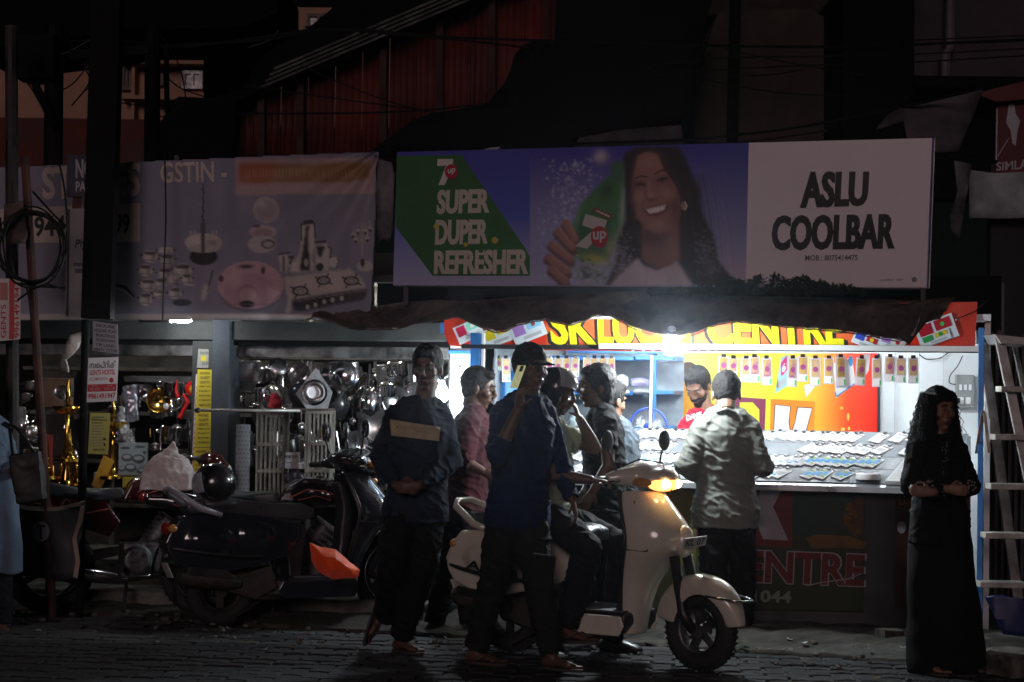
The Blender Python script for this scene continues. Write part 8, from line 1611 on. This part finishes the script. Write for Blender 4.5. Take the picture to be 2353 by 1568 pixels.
for i in range(1050):
    th = rnd.uniform(-2.6, 2.6) + math.pi; rr_ = rnd.uniform(.078, .10); fwd, sid = math.cos(th) * rr_ - .02, math.sin(th) * rr_; z0 = rnd.uniform(-.02, .09); L = rnd.uniform(.18, .36); pts = []
    if fwd > .045: continue
    ph = rnd.uniform(0, 6); am = rnd.uniform(.005, .015); fl = rnd.uniform(1.0, 1.75)
    for k in range(17):
        t = k / 16; e_ = 1 + (fl - 1) * t; pts.append(c + f * (fwd * e_ + am * math.sin(ph + t * 26)) + s_ * (sid * e_ + am * math.cos(ph + t * 26)) + Vector((0, 0, z0 - L * t)))
    hm.tube(pts, [.0021] * 15 + [.0014, .0008], 3, cap=False)
hm.build('hair_curls', M_hair, T, smooth=True)['kind'] = 'stuff'
M_flr = flatmat('cuff_flowers', (.20, .19, .16)); fm = MB()
for (cx, cy, w_, h_) in ((2128, 1120, 26, 17), (2222, 1122, 18, 15)):
    for i in range(26):
        x, y = cx + rnd.uniform(-w_, w_), cy + rnd.uniform(-h_, h_); h = P(x, y, 10.36 if cx < 2200 else 10.5)
        me = sh.data
        fm.ell(h, (.006, .003, .006), None, 6, 4)
bv = BVHTree.FromPolygons([tuple(v.co + wloc(sh)) for v in sh.data.vertices], [tuple(p_.vertices) for p_ in sh.data.polygons]); fm = MB()
for (cx, cy, w_, h_) in ((2126, 1120, 26, 16), (2222, 1120, 20, 15), (2168, 1080, 3, 60), (2175, 1040, 3, 25)):
    for i in range(30 if w_ > 5 else 16):
        x, y = cx + rnd.uniform(-w_, w_), cy + rnd.uniform(-h_, h_); r_ = ray(x, y).normalized(); h = bv.ray_cast(CAMO, r_)
        if h[0] is not None: fm.ell(h[0] - r_ * .002, (.0065, .003, .0065) if w_ > 5 else (.003, .002, .003), None, 6, 4)
tag(fm.build('embroidery', M_flr, T), kind='stuff')
# 10 --- woman cut by the left edge
M_kur = cloth_mat('light_blue_kurta', (.12, .17, .24), var=.1); 
T, j, fr, sh = person('woman in a light blue kurta at the left edge, carrying a black bag', dict(head=(-42, 900, 12.0), neck=(-38, 960, 12.0), sa=(-90, 990, 11.9), sb=(8, 985, 12.1), ea=(-100, 1080, 11.9), eb=(26, 1075, 12.05), wa=(-80, 1150, 11.7), wb=(40, 1100, 11.85), ha=(-60, 1175, 12.0), hb=(-5, 1175, 12.05), ka=(-60, 1310, 12.0), kb=(0, 1310, 12.0), aa=(-55, 1430, 12.0), ab=(2, 1432, 12.0), ta=(-30, 1450, 11.8), tb=(30, 1450, 11.85)), 30, 5, .95, 'kurta_top', M_kur, 'elbow', M_jn, seed=61, skinm=M_skin1, hairx=wavy, hk=.95)
mb = MB(); pts = []; rr = []
for (x, y, h_) in ((-22, 1090, 52), (-20, 1160, 62), (-14, 1240, 64), (-12, 1318, 66)): pts.append(P(x, y, 12.0)); rr.append((h_ / 368, h_ / 368 * .6))
mb.tube(pts, rr, 30, lat=(1, 0, 0)); skin(mb, 'kurta_skirt', M_kur, T, .009, 2, lambda q: .010 * math.sin(q.x * 55 + noise.noise(q * 3) * 2) * sstep(1.2, .5, q.z) + .008 * noise.noise(q * 8))
T = thing('handbag', 'large black handbag hanging beside the light blue kurta at the left edge', 'bag', P(60, 1160, 11.75)); mb = MB(); mb.prism([P(*q, 11.72) for q in [(18, 1046), (88, 1036), (102, 1150), (36, 1162)]], (0, .12, 0)); skin(mb, 'body', mat('bag_black', (.007, .007, .008), .6), T, .01, 5, rumple(.012, 7)); MB().tube([P(30, 1050, 11.78), P(22, 985, 11.9), P(6, 975, 12.0)], .010, 8).tube([P(80, 1042, 11.78), P(40, 985, 11.9), P(10, 972, 12.0)], .010, 8).build('strap', mat('bag_black', (.007, .007, .008)), T)
# ================================================================ thin air volume added so lamps get halos like lens glare
hz = MB().box((0, 21, 6), (120, 66, 14.4)); o = tag(hz.build('halo_volume', None), kind='stuff')
hm_ = bpy.data.materials.new('halo_air'); hm_.use_nodes = True; t_ = hm_.node_tree; t_.nodes.remove(t_.nodes['Principled BSDF'])
pv = t_.nodes.new('ShaderNodeVolumePrincipled'); pv.inputs['Color'].default_value = (.8, .88, 1, 1); pv.inputs['Density'].default_value = .0013; pv.inputs['Anisotropy'].default_value = .95
t_.links.new(pv.outputs[0], t_.nodes['Material Output'].inputs['Volume']); o.data.materials.clear(); o.data.materials.append(hm_)
sc.cycles.volume_bounces = 0

# ---- labels of look-alikes: told apart by their place in the row
ORD = 'first second third fourth fifth sixth seventh eighth ninth tenth eleventh twelfth thirteenth fourteenth fifteenth sixteenth seventeenth eighteenth nineteenth twentieth'.split()
bpy.context.view_layer.update()
def middle(o):
    pts = [c.matrix_world @ Vector(c.bound_box[i]) for c in [o] + list(o.children) if c.type == 'MESH' for i in (0, 6)]
    return sum(pts, Vector((0, 0, 0))) / max(1, len(pts))
by = {}
for o in sc.objects:
    if o.parent is None and o.get('group') and o.get('label'): by.setdefault(o['label'], []).append(o)
for lab, os_ in by.items():
    if len(os_) < 2: continue
    vert = 'wire' in lab
    os_.sort(key=lambda o: -middle(o).z if vert else middle(o).x)
    for i, o in enumerate(os_):
        w_ = ORD[i] if i < 20 else 'last'
        if vert: o['label'] = lab.replace('black overhead wire among the tangle', 'black overhead wire, %s from the top,' % w_)
        elif 'ticket bundle' in lab: o['label'] = lab + ', %s from the left' % w_
        elif 'cable' in lab: o['label'] = lab + ', %s from the left' % w_
        else: o['label'] = lab + ', %s from left' % w_
        if len(o['label'].split()) > 16: o['label'] = o['label'].replace(' the ', ' ')
        if len(o['label'].split()) > 16: o['label'] = o['label'].replace(', ' + w_ + ' from left', ', ' + w_)
